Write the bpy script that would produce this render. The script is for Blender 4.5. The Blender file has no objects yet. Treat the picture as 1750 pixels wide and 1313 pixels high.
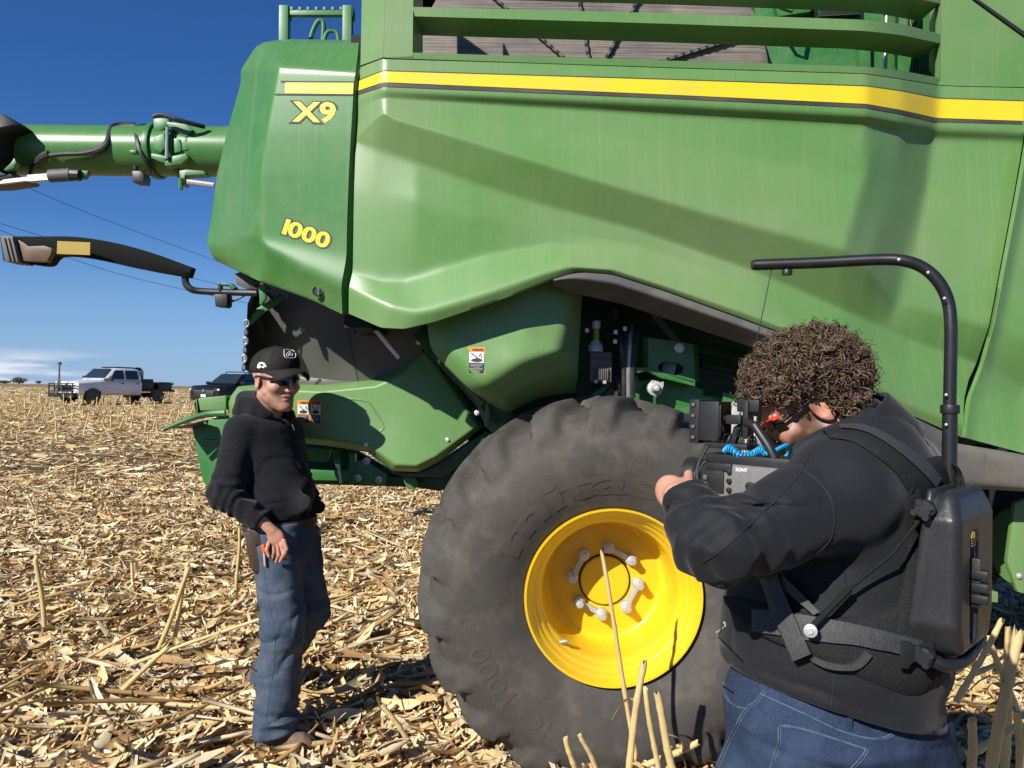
import bpy, bmesh, math, random
import numpy as np
from mathutils import Vector, Matrix, Euler
from mathutils.bvhtree import BVHTree

R = math.radians
scene = bpy.context.scene
COL = scene.collection
rng = np.random.default_rng(7)
random.seed(7)

# ------------------------------------------------------------------ camera
FPX, CX, CY = 1300.0, 875.0, 656.5           # focal length and centre in photo pixels (1750 x 1313)
EYE = np.array([0.0, 0.0, 1.66])
PITCH, ROLL = R(0.55), R(0.9)
_f = np.array([0, math.cos(PITCH), math.sin(PITCH)])
_u0 = np.array([0, -math.sin(PITCH), math.cos(PITCH)])
_r0 = np.array([1.0, 0, 0])
_r = math.cos(ROLL) * _r0 + math.sin(ROLL) * _u0
_u = -math.sin(ROLL) * _r0 + math.cos(ROLL) * _u0
cam_d = bpy.data.cameras.new("camera")
cam_d.sensor_width = 36.0
cam_d.lens = 36.0 * FPX / 1750.0
cam_d.clip_start = 0.05
cam_d.clip_end = 9000
cam = bpy.data.objects.new("camera", cam_d)
COL.objects.link(cam)
cam.matrix_world = Matrix(((_r[0], _u[0], -_f[0], EYE[0]), (_r[1], _u[1], -_f[1], EYE[1]),
                           (_r[2], _u[2], -_f[2], EYE[2]), (0, 0, 0, 1)))
scene.camera = cam

# ------------------------------------------------------------------ sky and sun
SUN_TO = np.array([-0.80, -1.0, 0.82])       # direction towards the sun
SUN_EL = math.atan2(SUN_TO[2], math.hypot(SUN_TO[0], SUN_TO[1]))
SUN_AZ = math.atan2(SUN_TO[0], SUN_TO[1])
world = bpy.data.worlds.new("World")
scene.world = world
world.use_nodes = True
nt = world.node_tree
bg = nt.nodes["Background"]
sky = nt.nodes.new("ShaderNodeTexSky")
sky.sky_type = 'NISHITA'
sky.sun_disc = False
sky.sun_elevation = SUN_EL
sky.sun_rotation = SUN_AZ % (2 * math.pi)
sky.altitude = 600
sky.air_density = 1.0
sky.dust_density = 0.0
sky.ozone_density = 3.0
# thin cloud bank low on the left of the horizon
tc = nt.nodes.new("ShaderNodeTexCoord")
sep = nt.nodes.new("ShaderNodeSeparateXYZ")
nt.links.new(tc.outputs["Generated"], sep.inputs[0])
mp = nt.nodes.new("ShaderNodeMapping")
mp.inputs["Scale"].default_value = (5, 5, 42)
nt.links.new(tc.outputs["Generated"], mp.inputs[0])
nz = nt.nodes.new("ShaderNodeTexNoise")
nz.inputs["Scale"].default_value = 1.6
nz.inputs["Detail"].default_value = 6
nt.links.new(mp.outputs[0], nz.inputs["Vector"])
def _range(a, b, src):
    n = nt.nodes.new("ShaderNodeMapRange")
    n.interpolation_type = 'SMOOTHSTEP'
    n.inputs["From Min"].default_value = a
    n.inputs["From Max"].default_value = b
    nt.links.new(src, n.inputs["Value"])
    return n.outputs[0]
def _mul(a, b):
    n = nt.nodes.new("ShaderNodeMath"); n.operation = 'MULTIPLY'
    nt.links.new(a, n.inputs[0])
    if isinstance(b, float): n.inputs[1].default_value = b
    else: nt.links.new(b, n.inputs[1])
    return n.outputs[0]
cl = _mul(_mul(_range(0.42, 0.62, nz.outputs["Fac"]), _range(0.045, 0.018, sep.outputs["Z"])),
          _mul(_range(-0.44, -0.54, sep.outputs["X"]), 0.75))
mixc = nt.nodes.new("ShaderNodeMixRGB")
mixc.inputs[2].default_value = (12.0, 12.0, 12.6, 1)
nt.links.new(cl, mixc.inputs[0])
hsv = nt.nodes.new("ShaderNodeHueSaturation")
hsv.inputs["Saturation"].default_value = 1.22
nt.links.new(sky.outputs[0], hsv.inputs["Color"])
tint = nt.nodes.new("ShaderNodeMixRGB"); tint.blend_type = 'MULTIPLY'; tint.inputs[0].default_value = 1.0
tint.inputs[2].default_value = (0.74, 0.95, 1.32, 1)
nt.links.new(hsv.outputs[0], tint.inputs[1])
hz = nt.nodes.new("ShaderNodeMixRGB"); hz.inputs[2].default_value = (3.4, 5.7, 9.6, 1)
nt.links.new(_mul(_range(0.20, -0.02, sep.outputs["Z"]), 0.75), hz.inputs[0])
nt.links.new(tint.outputs[0], hz.inputs[1])
nt.links.new(hz.outputs[0], mixc.inputs[1])
nt.links.new(mixc.outputs[0], bg.inputs["Color"])
bg.inputs["Strength"].default_value = 0.058

sun_d = bpy.data.lights.new("sun", 'SUN')
sun_d.energy = 5.0
sun_d.angle = R(0.53)
sun_d.color = (1.0, 0.962, 0.90)
sun = bpy.data.objects.new("sun", sun_d)
COL.objects.link(sun)
sun.rotation_euler = Vector(SUN_TO).to_track_quat('Z', 'Y').to_euler()
sun.location = (-6, -8, 8)
scene.view_settings.view_transform = 'Standard'
scene.view_settings.look = 'None'
scene.view_settings.gamma = 1
scene.view_settings.exposure = 0.45
scene.cycles.max_bounces = 6
scene.cycles.use_adaptive_sampling = True

# ------------------------------------------------------------------ helpers
def P(px, py, Y):
    """photo pixel at world depth Y -> world point"""
    d = _f + _r * ((px - CX) / FPX) - _u * ((py - CY) / FPX)
    return EYE + d * (Y / d[1])
def PV(pts):
    return np.array([P(*p) for p in pts])
def S(px, Y):
    """photo pixels -> metres at depth Y"""
    return px * Y / FPX
def ray_dir(px, py):
    return _f + _r * ((px - CX) / FPX) - _u * ((py - CY) / FPX)
def ground_z(y):
    y = np.asarray(y, float)
    return np.clip((y - 10) * 0.0172, 0, 1.55)

class MB:
    """collects shapes and links them as one mesh object"""
    def __init__(s): s.V, s.F, s.M, s.n = [], [], [], 0
    def add(s, V, F, mi=0):
        V = np.asarray(V, float).reshape(-1, 3)
        s.V.append(V)
        s.F.extend([tuple(int(i) + s.n for i in f) for f in F])
        s.M.extend([mi] * len(F))
        s.n += len(V)
        return s
    def box(s, c, size, rot=None, mi=0, taper=1.0):
        sx, sy, sz = np.array(size) / 2
        V = np.array([[x * (taper if z > 0 else 1), y * (taper if z > 0 else 1), z] for x in (-sx, sx) for y in (-sy, sy) for z in (-sz, sz)])
        if rot is not None: V = V @ np.array(Euler(rot).to_matrix()).T
        return s.add(V + np.asarray(c), [(0, 1, 3, 2), (4, 6, 7, 5), (0, 4, 5, 1), (2, 3, 7, 6), (0, 2, 6, 4), (1, 5, 7, 3)], mi)
    def obox(s, a, b, w, h, up=(0, 0, 1), mi=0):
        """a bar of w x h section from a to b"""
        a, b = np.asarray(a, float), np.asarray(b, float)
        t = (b - a) / np.linalg.norm(b - a)
        x = np.cross(t, up); x /= np.linalg.norm(x)
        z = np.cross(x, t)
        V = [p + x * i * w / 2 + z * j * h / 2 for p in (a, b) for i, j in ((-1, -1), (1, -1), (1, 1), (-1, 1))]
        return s.add(V, [(3, 2, 1, 0), (4, 5, 6, 7), (0, 1, 5, 4), (1, 2, 6, 5), (2, 3, 7, 6), (3, 0, 4, 7)], mi)
    def tube(s, pts, r, n=8, mi=0, caps=True, flat=1.0):
        pts = np.asarray(pts, float)
        m = len(pts)
        rr = np.full(m, r, float) if np.isscalar(r) else np.asarray(r, float)
        T = np.gradient(pts, axis=0)
        T /= np.linalg.norm(T, axis=1)[:, None] + 1e-12
        ref = np.array([0, 0, 1.0]) if abs(T[0][2]) < 0.9 else np.array([1.0, 0, 0])
        a = np.cross(T[0], ref); a /= np.linalg.norm(a)
        ang = np.linspace(0, 2 * np.pi, n, endpoint=False)
        V = []
        for i in range(m):
            a = a - T[i] * np.dot(a, T[i]); a /= np.linalg.norm(a)
            b = np.cross(T[i], a)
            V.append(pts[i] + rr[i] * (np.cos(ang)[:, None] * a + flat * np.sin(ang)[:, None] * b))
        V = np.concatenate(V)
        F = [(i * n + j, i * n + (j + 1) % n, (i + 1) * n + (j + 1) % n, (i + 1) * n + j) for i in range(m - 1) for j in range(n)]
        if caps:
            F.append(tuple(range(n - 1, -1, -1))); F.append(tuple(range((m - 1) * n, m * n)))
        return s.add(V, F, mi)
    def cyl(s, a, b, r, n=16, mi=0, r2=None):
        return s.tube([a, b], [r, r if r2 is None else r2], n, mi)
    def prism(s, front, depth, mi=0):
        """front: world points of a polygon; extruded by the vector / +Y depth"""
        front = np.asarray(front, float)
        d = np.array([0, depth, 0]) if np.isscalar(depth) else np.asarray(depth, float)
        n = len(front)
        V = np.concatenate([front, front + d])
        F = [tuple(range(n)), tuple(range(2 * n - 1, n - 1, -1))]
        F += [(i, i + n, (i + 1) % n + n, (i + 1) % n) for i in range(n)]
        return s.add(V, F, mi)
    def plate(s, pix, Y, depth, mi=0):
        return s.prism(PV([(p[0], p[1], p[2] if len(p) > 2 else Y) for p in pix]), depth, mi)
    def lathe(s, prof, c, axis=(0, 1, 0), n=48, mi=0, closed=False):
        """prof: (radius, along axis)"""
        ax = np.asarray(axis, float); ax /= np.linalg.norm(ax)
        ref = np.array([0, 0, 1.0]) if abs(ax[2]) < 0.9 else np.array([1.0, 0, 0])
        a = np.cross(ax, ref); a /= np.linalg.norm(a)
        b = np.cross(a, ax)
        ang = np.linspace(0, 2 * np.pi, n, endpoint=False)
        circ = np.cos(ang)[:, None] * a + np.sin(ang)[:, None] * b
        V = np.concatenate([np.asarray(c) + ax * h + circ * r for r, h in prof])
        m = len(prof)
        F = [(i * n + j, i * n + (j + 1) % n, (i + 1) * n + (j + 1) % n, (i + 1) * n + j) for i in range(m - 1) for j in range(n)]
        if not closed:
            if prof[0][0] > 1e-6 and False: F.append(tuple(range(n)))
        return s.add(V, F, mi)
    def ball(s, c, r, n=10, mi=0):
        r = np.array([r, r, r]) if np.isscalar(r) else np.asarray(r)
        th = np.linspace(0, np.pi, n // 2 + 2)
        ph = np.linspace(0, 2 * np.pi, n, endpoint=False)
        V = np.array([[np.sin(t) * np.cos(p), np.sin(t) * np.sin(p), np.cos(t)] for t in th for p in ph]) * r + np.asarray(c)
        m = len(th)
        F = [(i * n + j, (i + 1) * n + j, (i + 1) * n + (j + 1) % n, i * n + (j + 1) % n) for i in range(m - 1) for j in range(n)]
        return s.add(V, F, mi)
    def build(s, name, mats, parent=None, angle=35, bevel=0, bseg=2, smooth=True):
        V = np.concatenate(s.V) if s.V else np.zeros((0, 3))
        return mesh_obj(name, V, s.F, mats, parent, angle, bevel, bseg, s.M, smooth)

def root_loc(o):
    l = np.zeros(3)
    while o is not None:
        l += np.array(o.location); o = o.parent
    return l

def mesh_obj(name, V, F, mats, parent=None, angle=35, bevel=0, bseg=2, M=None, smooth=True, fix=True):
    V = np.asarray(V, float)
    if parent is not None: V = V - root_loc(parent)
    me = bpy.data.meshes.new(name)
    if isinstance(F, np.ndarray):
        k = F.shape[1]
        me.vertices.add(len(V)); me.vertices.foreach_set("co", V.astype(np.float32).ravel())
        me.loops.add(F.size); me.loops.foreach_set("vertex_index", F.astype(np.int32).ravel())
        me.polygons.add(len(F)); me.polygons.foreach_set("loop_start", np.arange(0, F.size, k, dtype=np.int32))
        me.update(calc_edges=True); me.validate()
    else:
        me.from_pydata([tuple(v) for v in V], [], F)
    mats = mats if isinstance(mats, (list, tuple)) else [mats]
    for m in mats: me.materials.append(m)
    if M is not None and len(mats) > 1 and len(M) == len(me.polygons):
        me.polygons.foreach_set("material_index", np.asarray(M, dtype=np.int32))
    if fix or bevel:
        bm = bmesh.new(); bm.from_mesh(me)
        bmesh.ops.recalc_face_normals(bm, faces=bm.faces[:])
        if bevel:
            ed = [e for e in bm.edges if len(e.link_faces) == 2 and e.calc_face_angle(0) > R(28)]
            bmesh.ops.bevel(bm, geom=ed, offset=bevel, segments=bseg, affect='EDGES', profile=0.6, clamp_overlap=True)
        bm.to_mesh(me); bm.free()
    if smooth:
        me.polygons.foreach_set("use_smooth", np.ones(len(me.polygons), dtype=bool))
        if angle < 179: me.set_sharp_from_angle(angle=R(angle))
    me.update()
    o = bpy.data.objects.new(name, me)
    COL.objects.link(o)
    if parent is not None: o.parent = parent
    return o

def thing(name, loc, label, cat, group=None):
    o = bpy.data.objects.new(name, None)
    o.empty_display_size = 0.2
    COL.objects.link(o)
    o.location = tuple(float(v) for v in loc)
    return tag(o, label, cat, group)
def tag(o, label=None, cat=None, group=None, kind=None):
    if label: o["label"] = label
    if cat: o["category"] = cat
    if group: o["group"] = group
    if kind: o["kind"] = kind
    return o

# smooth curve through points
def spline(pts, n=8, closed=False):
    pts = np.asarray(pts, float)
    out = []
    m = len(pts)
    for i in range(m if closed else m - 1):
        if closed: p0, p1, p2, p3 = pts[(i - 1) % m], pts[i], pts[(i + 1) % m], pts[(i + 2) % m]
        else: p0, p1, p2, p3 = pts[max(i - 1, 0)], pts[i], pts[i + 1], pts[min(i + 2, m - 1)]
        for t in np.linspace(0, 1, n, endpoint=False):
            out.append(0.5 * ((2 * p1) + (-p0 + p2) * t + (2 * p0 - 5 * p1 + 4 * p2 - p3) * t * t + (-p0 + 3 * p1 - 3 * p2 + p3) * t ** 3))
    if not closed: out.append(pts[-1])
    return np.array(out)

def loft(rows, nu=100, dv=0.012, smooth=2, su=0, th=0.02, curve=None):
    """rows of (px,py,Y) control points, left to right, top to bottom -> thick shell: (V, F, grid)"""
    us = np.linspace(0, 1, nu)
    RR = []
    for k, row in enumerate(rows):
        row = np.array(row, float)
        if curve and k in curve: row = spline(row, 6)
        u = (row[:, 0] - row[0, 0]) / (row[-1, 0] - row[0, 0])
        px = np.interp(us, u, row[:, 0]); py = np.interp(us, u, row[:, 1]); Y = np.interp(us, u, row[:, 2])
        RR.append(np.array([P(a, b, c) for a, b, c in zip(px, py, Y)]))
    G = [RR[0]]
    for a, b in zip(RR[:-1], RR[1:]):
        n = max(2, int(np.ceil(np.linalg.norm(b - a, axis=1).mean() / dv)))
        for i in range(1, n + 1): G.append(a + (b - a) * i / n)
    G = np.array(G)
    for _ in range(smooth):
        H = G.copy(); H[1:-1] = 0.25 * G[:-2] + 0.5 * G[1:-1] + 0.25 * G[2:]; G = H
    for _ in range(su):
        H = G.copy(); H[:, 1:-1] = 0.25 * G[:, :-2] + 0.5 * G[:, 1:-1] + 0.25 * G[:, 2:]; G = H
    return shell(G, th) + (G,)

def shell(G, th):
    m, n = G.shape[:2]
    front = G.reshape(-1, 3)
    F = [(i * n + j, (i + 1) * n + j, (i + 1) * n + j + 1, i * n + j + 1) for i in range(m - 1) for j in range(n - 1)]
    V = front
    if th:
        V = np.concatenate([front, front + np.array([0, th, 0])])
        N = m * n
        F += [(N + a, N + d, N + c, N + b) for a, b, c, d in F]
        loop = [j for j in range(n)] + [i * n + n - 1 for i in range(1, m)] + [(m - 1) * n + j for j in range(n - 2, -1, -1)] + [i * n for i in range(m - 2, 0, -1)]
        F += [(loop[k], loop[(k + 1) % len(loop)], loop[(k + 1) % len(loop)] + N, loop[k] + N) for k in range(len(loop))]
    return V, F

def bvh_of(*objs):
    V, F, n = [], [], 0
    for o in objs:
        off = root_loc(o)
        V += [tuple(np.array(v.co) + off) for v in o.data.vertices]
        F += [tuple(i + n for i in p.vertices) for p in o.data.polygons]
        n += len(o.data.vertices)
    return BVHTree.FromPolygons(V, F)

def on_surface(bvh, px, py, lift, fallback=3.2):
    """the point of a surface that shows at a photo pixel, lifted off along its normal"""
    d = ray_dir(px, py)
    h = bvh.ray_cast(Vector(EYE), Vector(d).normalized())
    if h[0] is None: return P(px, py, fallback)
    n = np.array(h[1])
    if np.dot(n, d) > 0: n = -n
    return np.array(h[0]) + n * lift

def band(bvh, top, bot, lift, n=60):
    """strip stuck on a surface between two pixel polylines"""
    def samp(pl):
        pl = np.array(pl, float); xs = np.linspace(pl[0, 0], pl[-1, 0], n)
        return np.stack([xs, np.interp(xs, pl[:, 0], pl[:, 1])], 1)
    a, b = samp(top), samp(bot)
    ks = 3
    V = [on_surface(bvh, *(a[i] + (b[i] - a[i]) * k / ks), lift) for k in range(ks + 1) for i in range(n)]
    F = [(k * n + i, (k + 1) * n + i, (k + 1) * n + i + 1, k * n + i + 1) for k in range(ks) for i in range(n - 1)]
    return np.array(V), F

def text_tight(s, offset=0.0, res=3, gap=0.07):
    """letters set close together by their own outlines"""
    Vs, Fs, n, x = [], [], 0, 0.0
    H0 = None
    for ch in s:
        V, F = text_mesh(ch, offset, res); V0, _ = text_mesh(ch, 0.0, res)
        w0 = np.ptp(V0[:, 0]); V = V + np.array([x + w0 / 2, 0]); x += w0 + gap
        Vs.append(V); Fs += [tuple(i + n for i in f) for f in F]; n += len(V)
    V = np.concatenate(Vs); V[:, 0] -= (x - gap) / 2
    return V, Fs
_text_cache = {}
def text_mesh(s, offset=0.0, res=3):
    """flat letters: vertices scaled so the capital height is 1, centred"""
    key = (s, offset, res)
    if key in _text_cache: return _text_cache[key]
    cu = bpy.data.curves.new("lettering", 'FONT')
    cu.body = s; cu.offset = offset; cu.resolution_u = res; cu.align_x = 'LEFT'; cu.fill_mode = 'FRONT'
    ob = bpy.data.objects.new("lettering", cu)
    COL.objects.link(ob)
    dg = bpy.context.evaluated_depsgraph_get(); dg.update()
    me = bpy.data.meshes.new_from_object(ob.evaluated_get(dg))
    V = np.array([v.co[:2] for v in me.vertices]); F = [tuple(p.vertices) for p in me.polygons]
    bpy.data.objects.remove(ob); bpy.data.curves.remove(cu); bpy.data.meshes.remove(me)
    V = V - np.array([(V[:, 0].min() + V[:, 0].max()) / 2, (V[:, 1].min() + V[:, 1].max()) / 2])
    _text_cache[key] = (V, F)
    return V, F

# ------------------------------------------------------------------ materials
def mat(name, base, rough=0.5, metal=0.0, spec=0.5, var=None, bump=None, streak=None, rvar=0.0, coat=0.0, attr=None, fuzz=0.0):
    """var: list of (colour, noise scale, low, high, strength); streak: (colour, (sx,sy,sz), low, high, strength)"""
    m = bpy.data.materials.new(name); m.use_nodes = True
    N, L = m.node_tree.nodes, m.node_tree.links
    b = N["Principled BSDF"]
    b.inputs["Roughness"].default_value = rough
    b.inputs["Metallic"].default_value = metal
    b.inputs["Specular IOR Level"].default_value = spec
    b.inputs["Coat Weight"].default_value = coat
    b.inputs["Coat Roughness"].default_value = 0.12
    if fuzz:
        b.inputs["Sheen Weight"].default_value = fuzz
        b.inputs["Sheen Roughness"].default_value = 0.5
    tcn = N.new("ShaderNodeTexCoord")
    if attr:
        an = N.new("ShaderNodeAttribute"); an.attribute_name = attr
        cur = an.outputs["Color"]
    else:
        rgb = N.new("ShaderNodeRGB"); rgb.outputs[0].default_value = (*base, 1)
        cur = rgb.outputs[0]
    lastfac = None
    layers = [(c, (s, s, s), lo, hi, st) for c, s, lo, hi, st in (var or [])] + list(streak or [])
    for c, sc, lo, hi, st in layers:
        mpn = N.new("ShaderNodeMapping"); mpn.inputs["Scale"].default_value = sc
        L.new(tcn.outputs["Object"], mpn.inputs[0])
        nzn = N.new("ShaderNodeTexNoise"); nzn.inputs["Scale"].default_value = 1.0
        nzn.inputs["Detail"].default_value = 5; nzn.inputs["Roughness"].default_value = 0.6
        L.new(mpn.outputs[0], nzn.inputs["Vector"])
        mr = N.new("ShaderNodeMapRange"); mr.inputs["From Min"].default_value = lo; mr.inputs["From Max"].default_value = hi
        mr.inputs["To Max"].default_value = st
        L.new(nzn.outputs["Fac"], mr.inputs["Value"])
        mx = N.new("ShaderNodeMixRGB"); mx.inputs[2].default_value = (*c, 1)
        L.new(mr.outputs[0], mx.inputs[0]); L.new(cur, mx.inputs[1])
        cur = mx.outputs[0]; lastfac = mr.outputs[0]
    L.new(cur, b.inputs["Base Color"])
    if rvar and lastfac is not None:
        ad = N.new("ShaderNodeMath"); ad.operation = 'MULTIPLY_ADD'; ad.inputs[1].default_value = rvar; ad.inputs[2].default_value = rough
        L.new(lastfac, ad.inputs[0]); L.new(ad.outputs[0], b.inputs["Roughness"])
    prev = None
    for sc, strength, dist in (bump or []):
        mpn = N.new("ShaderNodeMapping")
        mpn.inputs["Scale"].default_value = sc if isinstance(sc, tuple) else (sc, sc, sc)
        L.new(tcn.outputs["Object"], mpn.inputs[0])
        nzn = N.new("ShaderNodeTexNoise"); nzn.inputs["Scale"].default_value = 1.0; nzn.inputs["Detail"].default_value = 4
        L.new(mpn.outputs[0], nzn.inputs["Vector"])
        bn = N.new("ShaderNodeBump"); bn.inputs["Strength"].default_value = strength; bn.inputs["Distance"].default_value = dist
        L.new(nzn.outputs["Fac"], bn.inputs["Height"])
        if prev is not None: L.new(prev, bn.inputs["Normal"])
        prev = bn.outputs[0]
    if prev is not None: L.new(prev, b.inputs["Normal"])
    return m

DUST = (0.34, 0.315, 0.205)
M = {}
M['green'] = mat('green_paint', (0.042, 0.215, 0.025), 0.40, spec=0.45,
    var=[(DUST, 0.9, 0.12, 0.85, 0.54), (DUST, 5.0, 0.45, 0.85, 0.12), (DUST, 220.0, 0.5, 0.75, 0.18)],
    streak=[((0.38, 0.35, 0.21), (75, 3, 0.9), 0.52, 0.75, 0.13), ((0.030, 0.19, 0.024), (14, 3, 0.5), 0.55, 0.8, 0.16)], rvar=0.5, bump=[(300, 0.04, 0.002)])
M['green_clean'] = mat('green_gloss_paint', (0.030, 0.170, 0.026), 0.34, spec=0.45,
    var=[(DUST, 1.6, 0.25, 0.85, 0.30), (DUST, 9.0, 0.5, 0.8, 0.12), (DUST, 160.0, 0.55, 0.8, 0.12)],
    streak=[(DUST, (60, 3, 1.0), 0.54, 0.8, 0.16)], rvar=0.4, bump=[(240, 0.03, 0.002)])
M['green_frame'] = mat('green_frame_paint', (0.025, 0.150, 0.030), 0.42,
    var=[(DUST, 5.0, 0.45, 0.8, 0.22), (DUST, 60.0, 0.5, 0.8, 0.15)], rvar=0.3)
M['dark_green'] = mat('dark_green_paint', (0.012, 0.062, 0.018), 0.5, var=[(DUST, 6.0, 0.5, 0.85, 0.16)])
M['yellow'] = mat('yellow_paint', (0.74, 0.48, 0.014), 0.34, var=[((0.42, 0.30, 0.09), 3.0, 0.48, 0.8, 0.25), ((0.30, 0.22, 0.08), 40.0, 0.6, 0.75, 0.35)], rvar=0.3)
M['decal_yellow'] = mat('yellow_decal', (0.80, 0.58, 0.015), 0.4, var=[((0.42, 0.35, 0.16), 4.0, 0.5, 0.85, 0.3)], streak=[((0.55, 0.45, 0.2), (40, 40, 1.5), 0.55, 0.8, 0.25)])
M['decal_black'] = mat('dark_decal', (0.045, 0.043, 0.040), 0.6, spec=0.3, var=[(DUST, 3.0, 0.4, 0.8, 0.22)])
M['trim'] = mat('grey_plastic', (0.085, 0.080, 0.076), 0.6, var=[(DUST, 3.0, 0.42, 0.8, 0.35), ((0.02, 0.02, 0.02), 7.0, 0.55, 0.75, 0.4)], streak=[((0.015, 0.015, 0.015), (40, 40, 3), 0.6, 0.75, 0.35)], bump=[(400, 0.1, 0.002)])
M['arm_black'] = mat('dull_black_plastic', (0.009, 0.011, 0.009), 0.75, spec=0.15)
M['curtain'] = mat('grey_sheet', (0.085, 0.082, 0.076), 0.38, var=[(DUST, 2.5, 0.45, 0.8, 0.16)], bump=[(3, 0.2, 0.03)])
M['black'] = mat('black_plastic', (0.014, 0.014, 0.014), 0.45, var=[(DUST, 8.0, 0.5, 0.9, 0.10)])
M['black_matte'] = mat('black_interior', (0.008, 0.009, 0.008), 0.8)
M['rubber'] = mat('tyre_rubber', (0.048, 0.044, 0.040), 0.78, spec=0.3,
    var=[((0.115, 0.102, 0.083), 2.6, 0.36, 0.70, 0.50), ((0.20, 0.175, 0.125), 9.0, 0.50, 0.80, 0.34), ((0.22, 0.19, 0.135), 60.0, 0.56, 0.76, 0.16), ((0.026, 0.026, 0.026), 5.0, 0.55, 0.75, 0.35)],
    bump=[(14, 0.12, 0.006), (120, 0.16, 0.002)])
M['rubber_mark'] = mat('tyre_lettering', (0.066, 0.056, 0.047), 0.82, spec=0.25, var=[((0.11, 0.095, 0.075), 3.0, 0.38, 0.75, 0.5)])
M['steel'] = mat('dull_steel', (0.42, 0.41, 0.39), 0.42, metal=0.7, var=[((0.22, 0.20, 0.16), 14.0, 0.45, 0.8, 0.5)])
M['bolt'] = mat('zinc_bolt', (0.62, 0.62, 0.60), 0.4, metal=0.5, var=[((0.30, 0.27, 0.2), 30.0, 0.5, 0.8, 0.4)])
M['aluminium'] = mat('cast_aluminium', (0.50, 0.49, 0.46), 0.5, metal=0.35)
M['hose'] = mat('black_hose', (0.018, 0.018, 0.018), 0.5, var=[(DUST, 10, 0.5, 0.8, 0.15)])
M['orange'] = mat('orange_print', (0.75, 0.24, 0.02), 0.5)
M['white_print'] = mat('white_print', (0.72, 0.71, 0.66), 0.5)
M['black_print'] = mat('black_print', (0.02, 0.02, 0.02), 0.5)
# ================================================================== COMBINE HARVESTER
combine = thing("combine_harvester", (1.0, 4.6, 0.0), "huge dusty green combine harvester with a yellow stripe, parked on the corn stubble", "combine harvester")

# ---------------- main side panel
rows = [
 [(616,115,3.24),(655,100,3.165),(1150,117,3.20),(1480,127,3.235),(1540,136,3.33),(1605,147,3.515),(1762,151,3.53)],
 [(610,139,3.24),(655,122,3.160),(1150,137,3.19),(1480,148,3.225),(1540,157,3.32),(1603,169,3.505),(1756,174,3.52)],
 [(610,163,3.24),(655,148,3.158),(1150,169,3.19),(1480,185,3.225),(1540,196,3.32),(1600,208,3.505),(1752,213,3.52)],
 [(609,172,3.24),(655,156,3.158),(800,163,3.165),(1150,180,3.19),(1480,198,3.225),(1540,210,3.32),(1597,221,3.505),(1750,227,3.52)],
 [(609,184,3.245),(655,167,3.168),(800,176,3.19),(1150,197,3.228),(1480,214,3.265),(1540,226,3.37),(1592,238,3.54),(1748,243,3.55)],
 [(609,210,3.25),(655,182,3.162),(800,205,3.18),(1150,250,3.212),(1480,300,3.262),(1532,312,3.38),(1582,322,3.52),(1733,330,3.53)],
 [(608,239,3.25),(632,213,3.205),(655,193,3.155),(678,206,3.150),(803,242,3.145),(895,271,3.143),(1017,308,3.146),(1221,368,3.162),(1442,427,3.20),(1484,458,3.27),(1532,517,3.42),(1618,538,3.45),(1690,557,3.46)],
 [(608,243,3.250),(640,254,3.228),(712,279,3.212),(803,312,3.215),(925,350,3.226),(1090,393,3.242),(1300,468,3.285),(1440,530,3.35),(1550,580,3.46),(1640,612,3.53),(1668,622,3.55)],
 [(605,330,3.245),(712,345,3.20),(803,372,3.205),(925,390,3.225),(1090,420,3.245),(1300,492,3.27),(1440,560,3.32),(1550,612,3.42),(1655,650,3.49)],
 [(603,462,3.25),(650,478,3.235),(690,479,3.228),(757,457,3.222),(834,436,3.222),(940,417,3.225),(1016,421,3.225),(1090,438,3.225),(1300,512,3.235),(1440,585,3.28),(1550,642,3.36),(1648,680,3.42)],
 [(596,494,3.235),(666,524,3.160),(712,535,3.142),(742,530,3.138),(834,502,3.136),(925,469,3.140),(971,456,3.145),(1047,460,3.155),(1132,487,3.165),(1265,532,3.18),(1349,563,3.19),(1450,625,3.23),(1550,690,3.30),(1646,728,3.37)],
 [(596,536,3.255),(651,560,3.185),(690,562,3.165),(742,550,3.160),(864,509,3.158),(946,476,3.162),(985,463,3.168),(1047,468,3.175),(1135,496,3.185),(1265,543,3.20),(1349,574,3.21),(1450,638,3.25),(1550,706,3.32),(1645,748,3.39)],
]
V, F, G = loft(rows, nu=230, dv=0.010, smooth=2, su=1, th=0.03)
main_panel = mesh_obj("side_panel", V, F, M['green'], combine, angle=60)
bvh_main = bvh_of(main_panel)
V, F = band(bvh_main, [(610.5,140),(655,122.5),(1150,137.5),(1480,148.5),(1540,157),(1603,169.5),(1749,174)],
                      [(610.5,156),(655,141),(1150,162.5),(1480,178),(1540,188.5),(1600,202),(1749,207)], 0.0022, 150)
tag(mesh_obj("stripe", V, F, M['decal_yellow'], main_panel, fix=False), "yellow stripe along the side panel")
V, F = band(bvh_main, [(610.5,157),(655,142),(1150,163.5),(1480,179),(1540,189.5),(1600,203),(1747,208)],
                      [(610.5,163),(655,148.5),(1150,169),(1480,185),(1540,195.5),(1600,208.5),(1747,213)], 0.0022, 150)
tag(mesh_obj("stripe", V, F, M['decal_black'], main_panel, fix=False), "thin dark stripe under the yellow one")
V, F = band(bvh_main, [(611,137.5),(655,120.5),(1150,135.5),(1480,146.5),(1540,155),(1603,167.5),(1749,172)],
                      [(611,139.5),(655,122),(1150,137),(1480,148),(1540,156.5),(1603,169),(1749,173.5)], 0.0022, 150)
mesh_obj("stripe", V, F, M['decal_black'], main_panel, fix=False)

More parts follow.
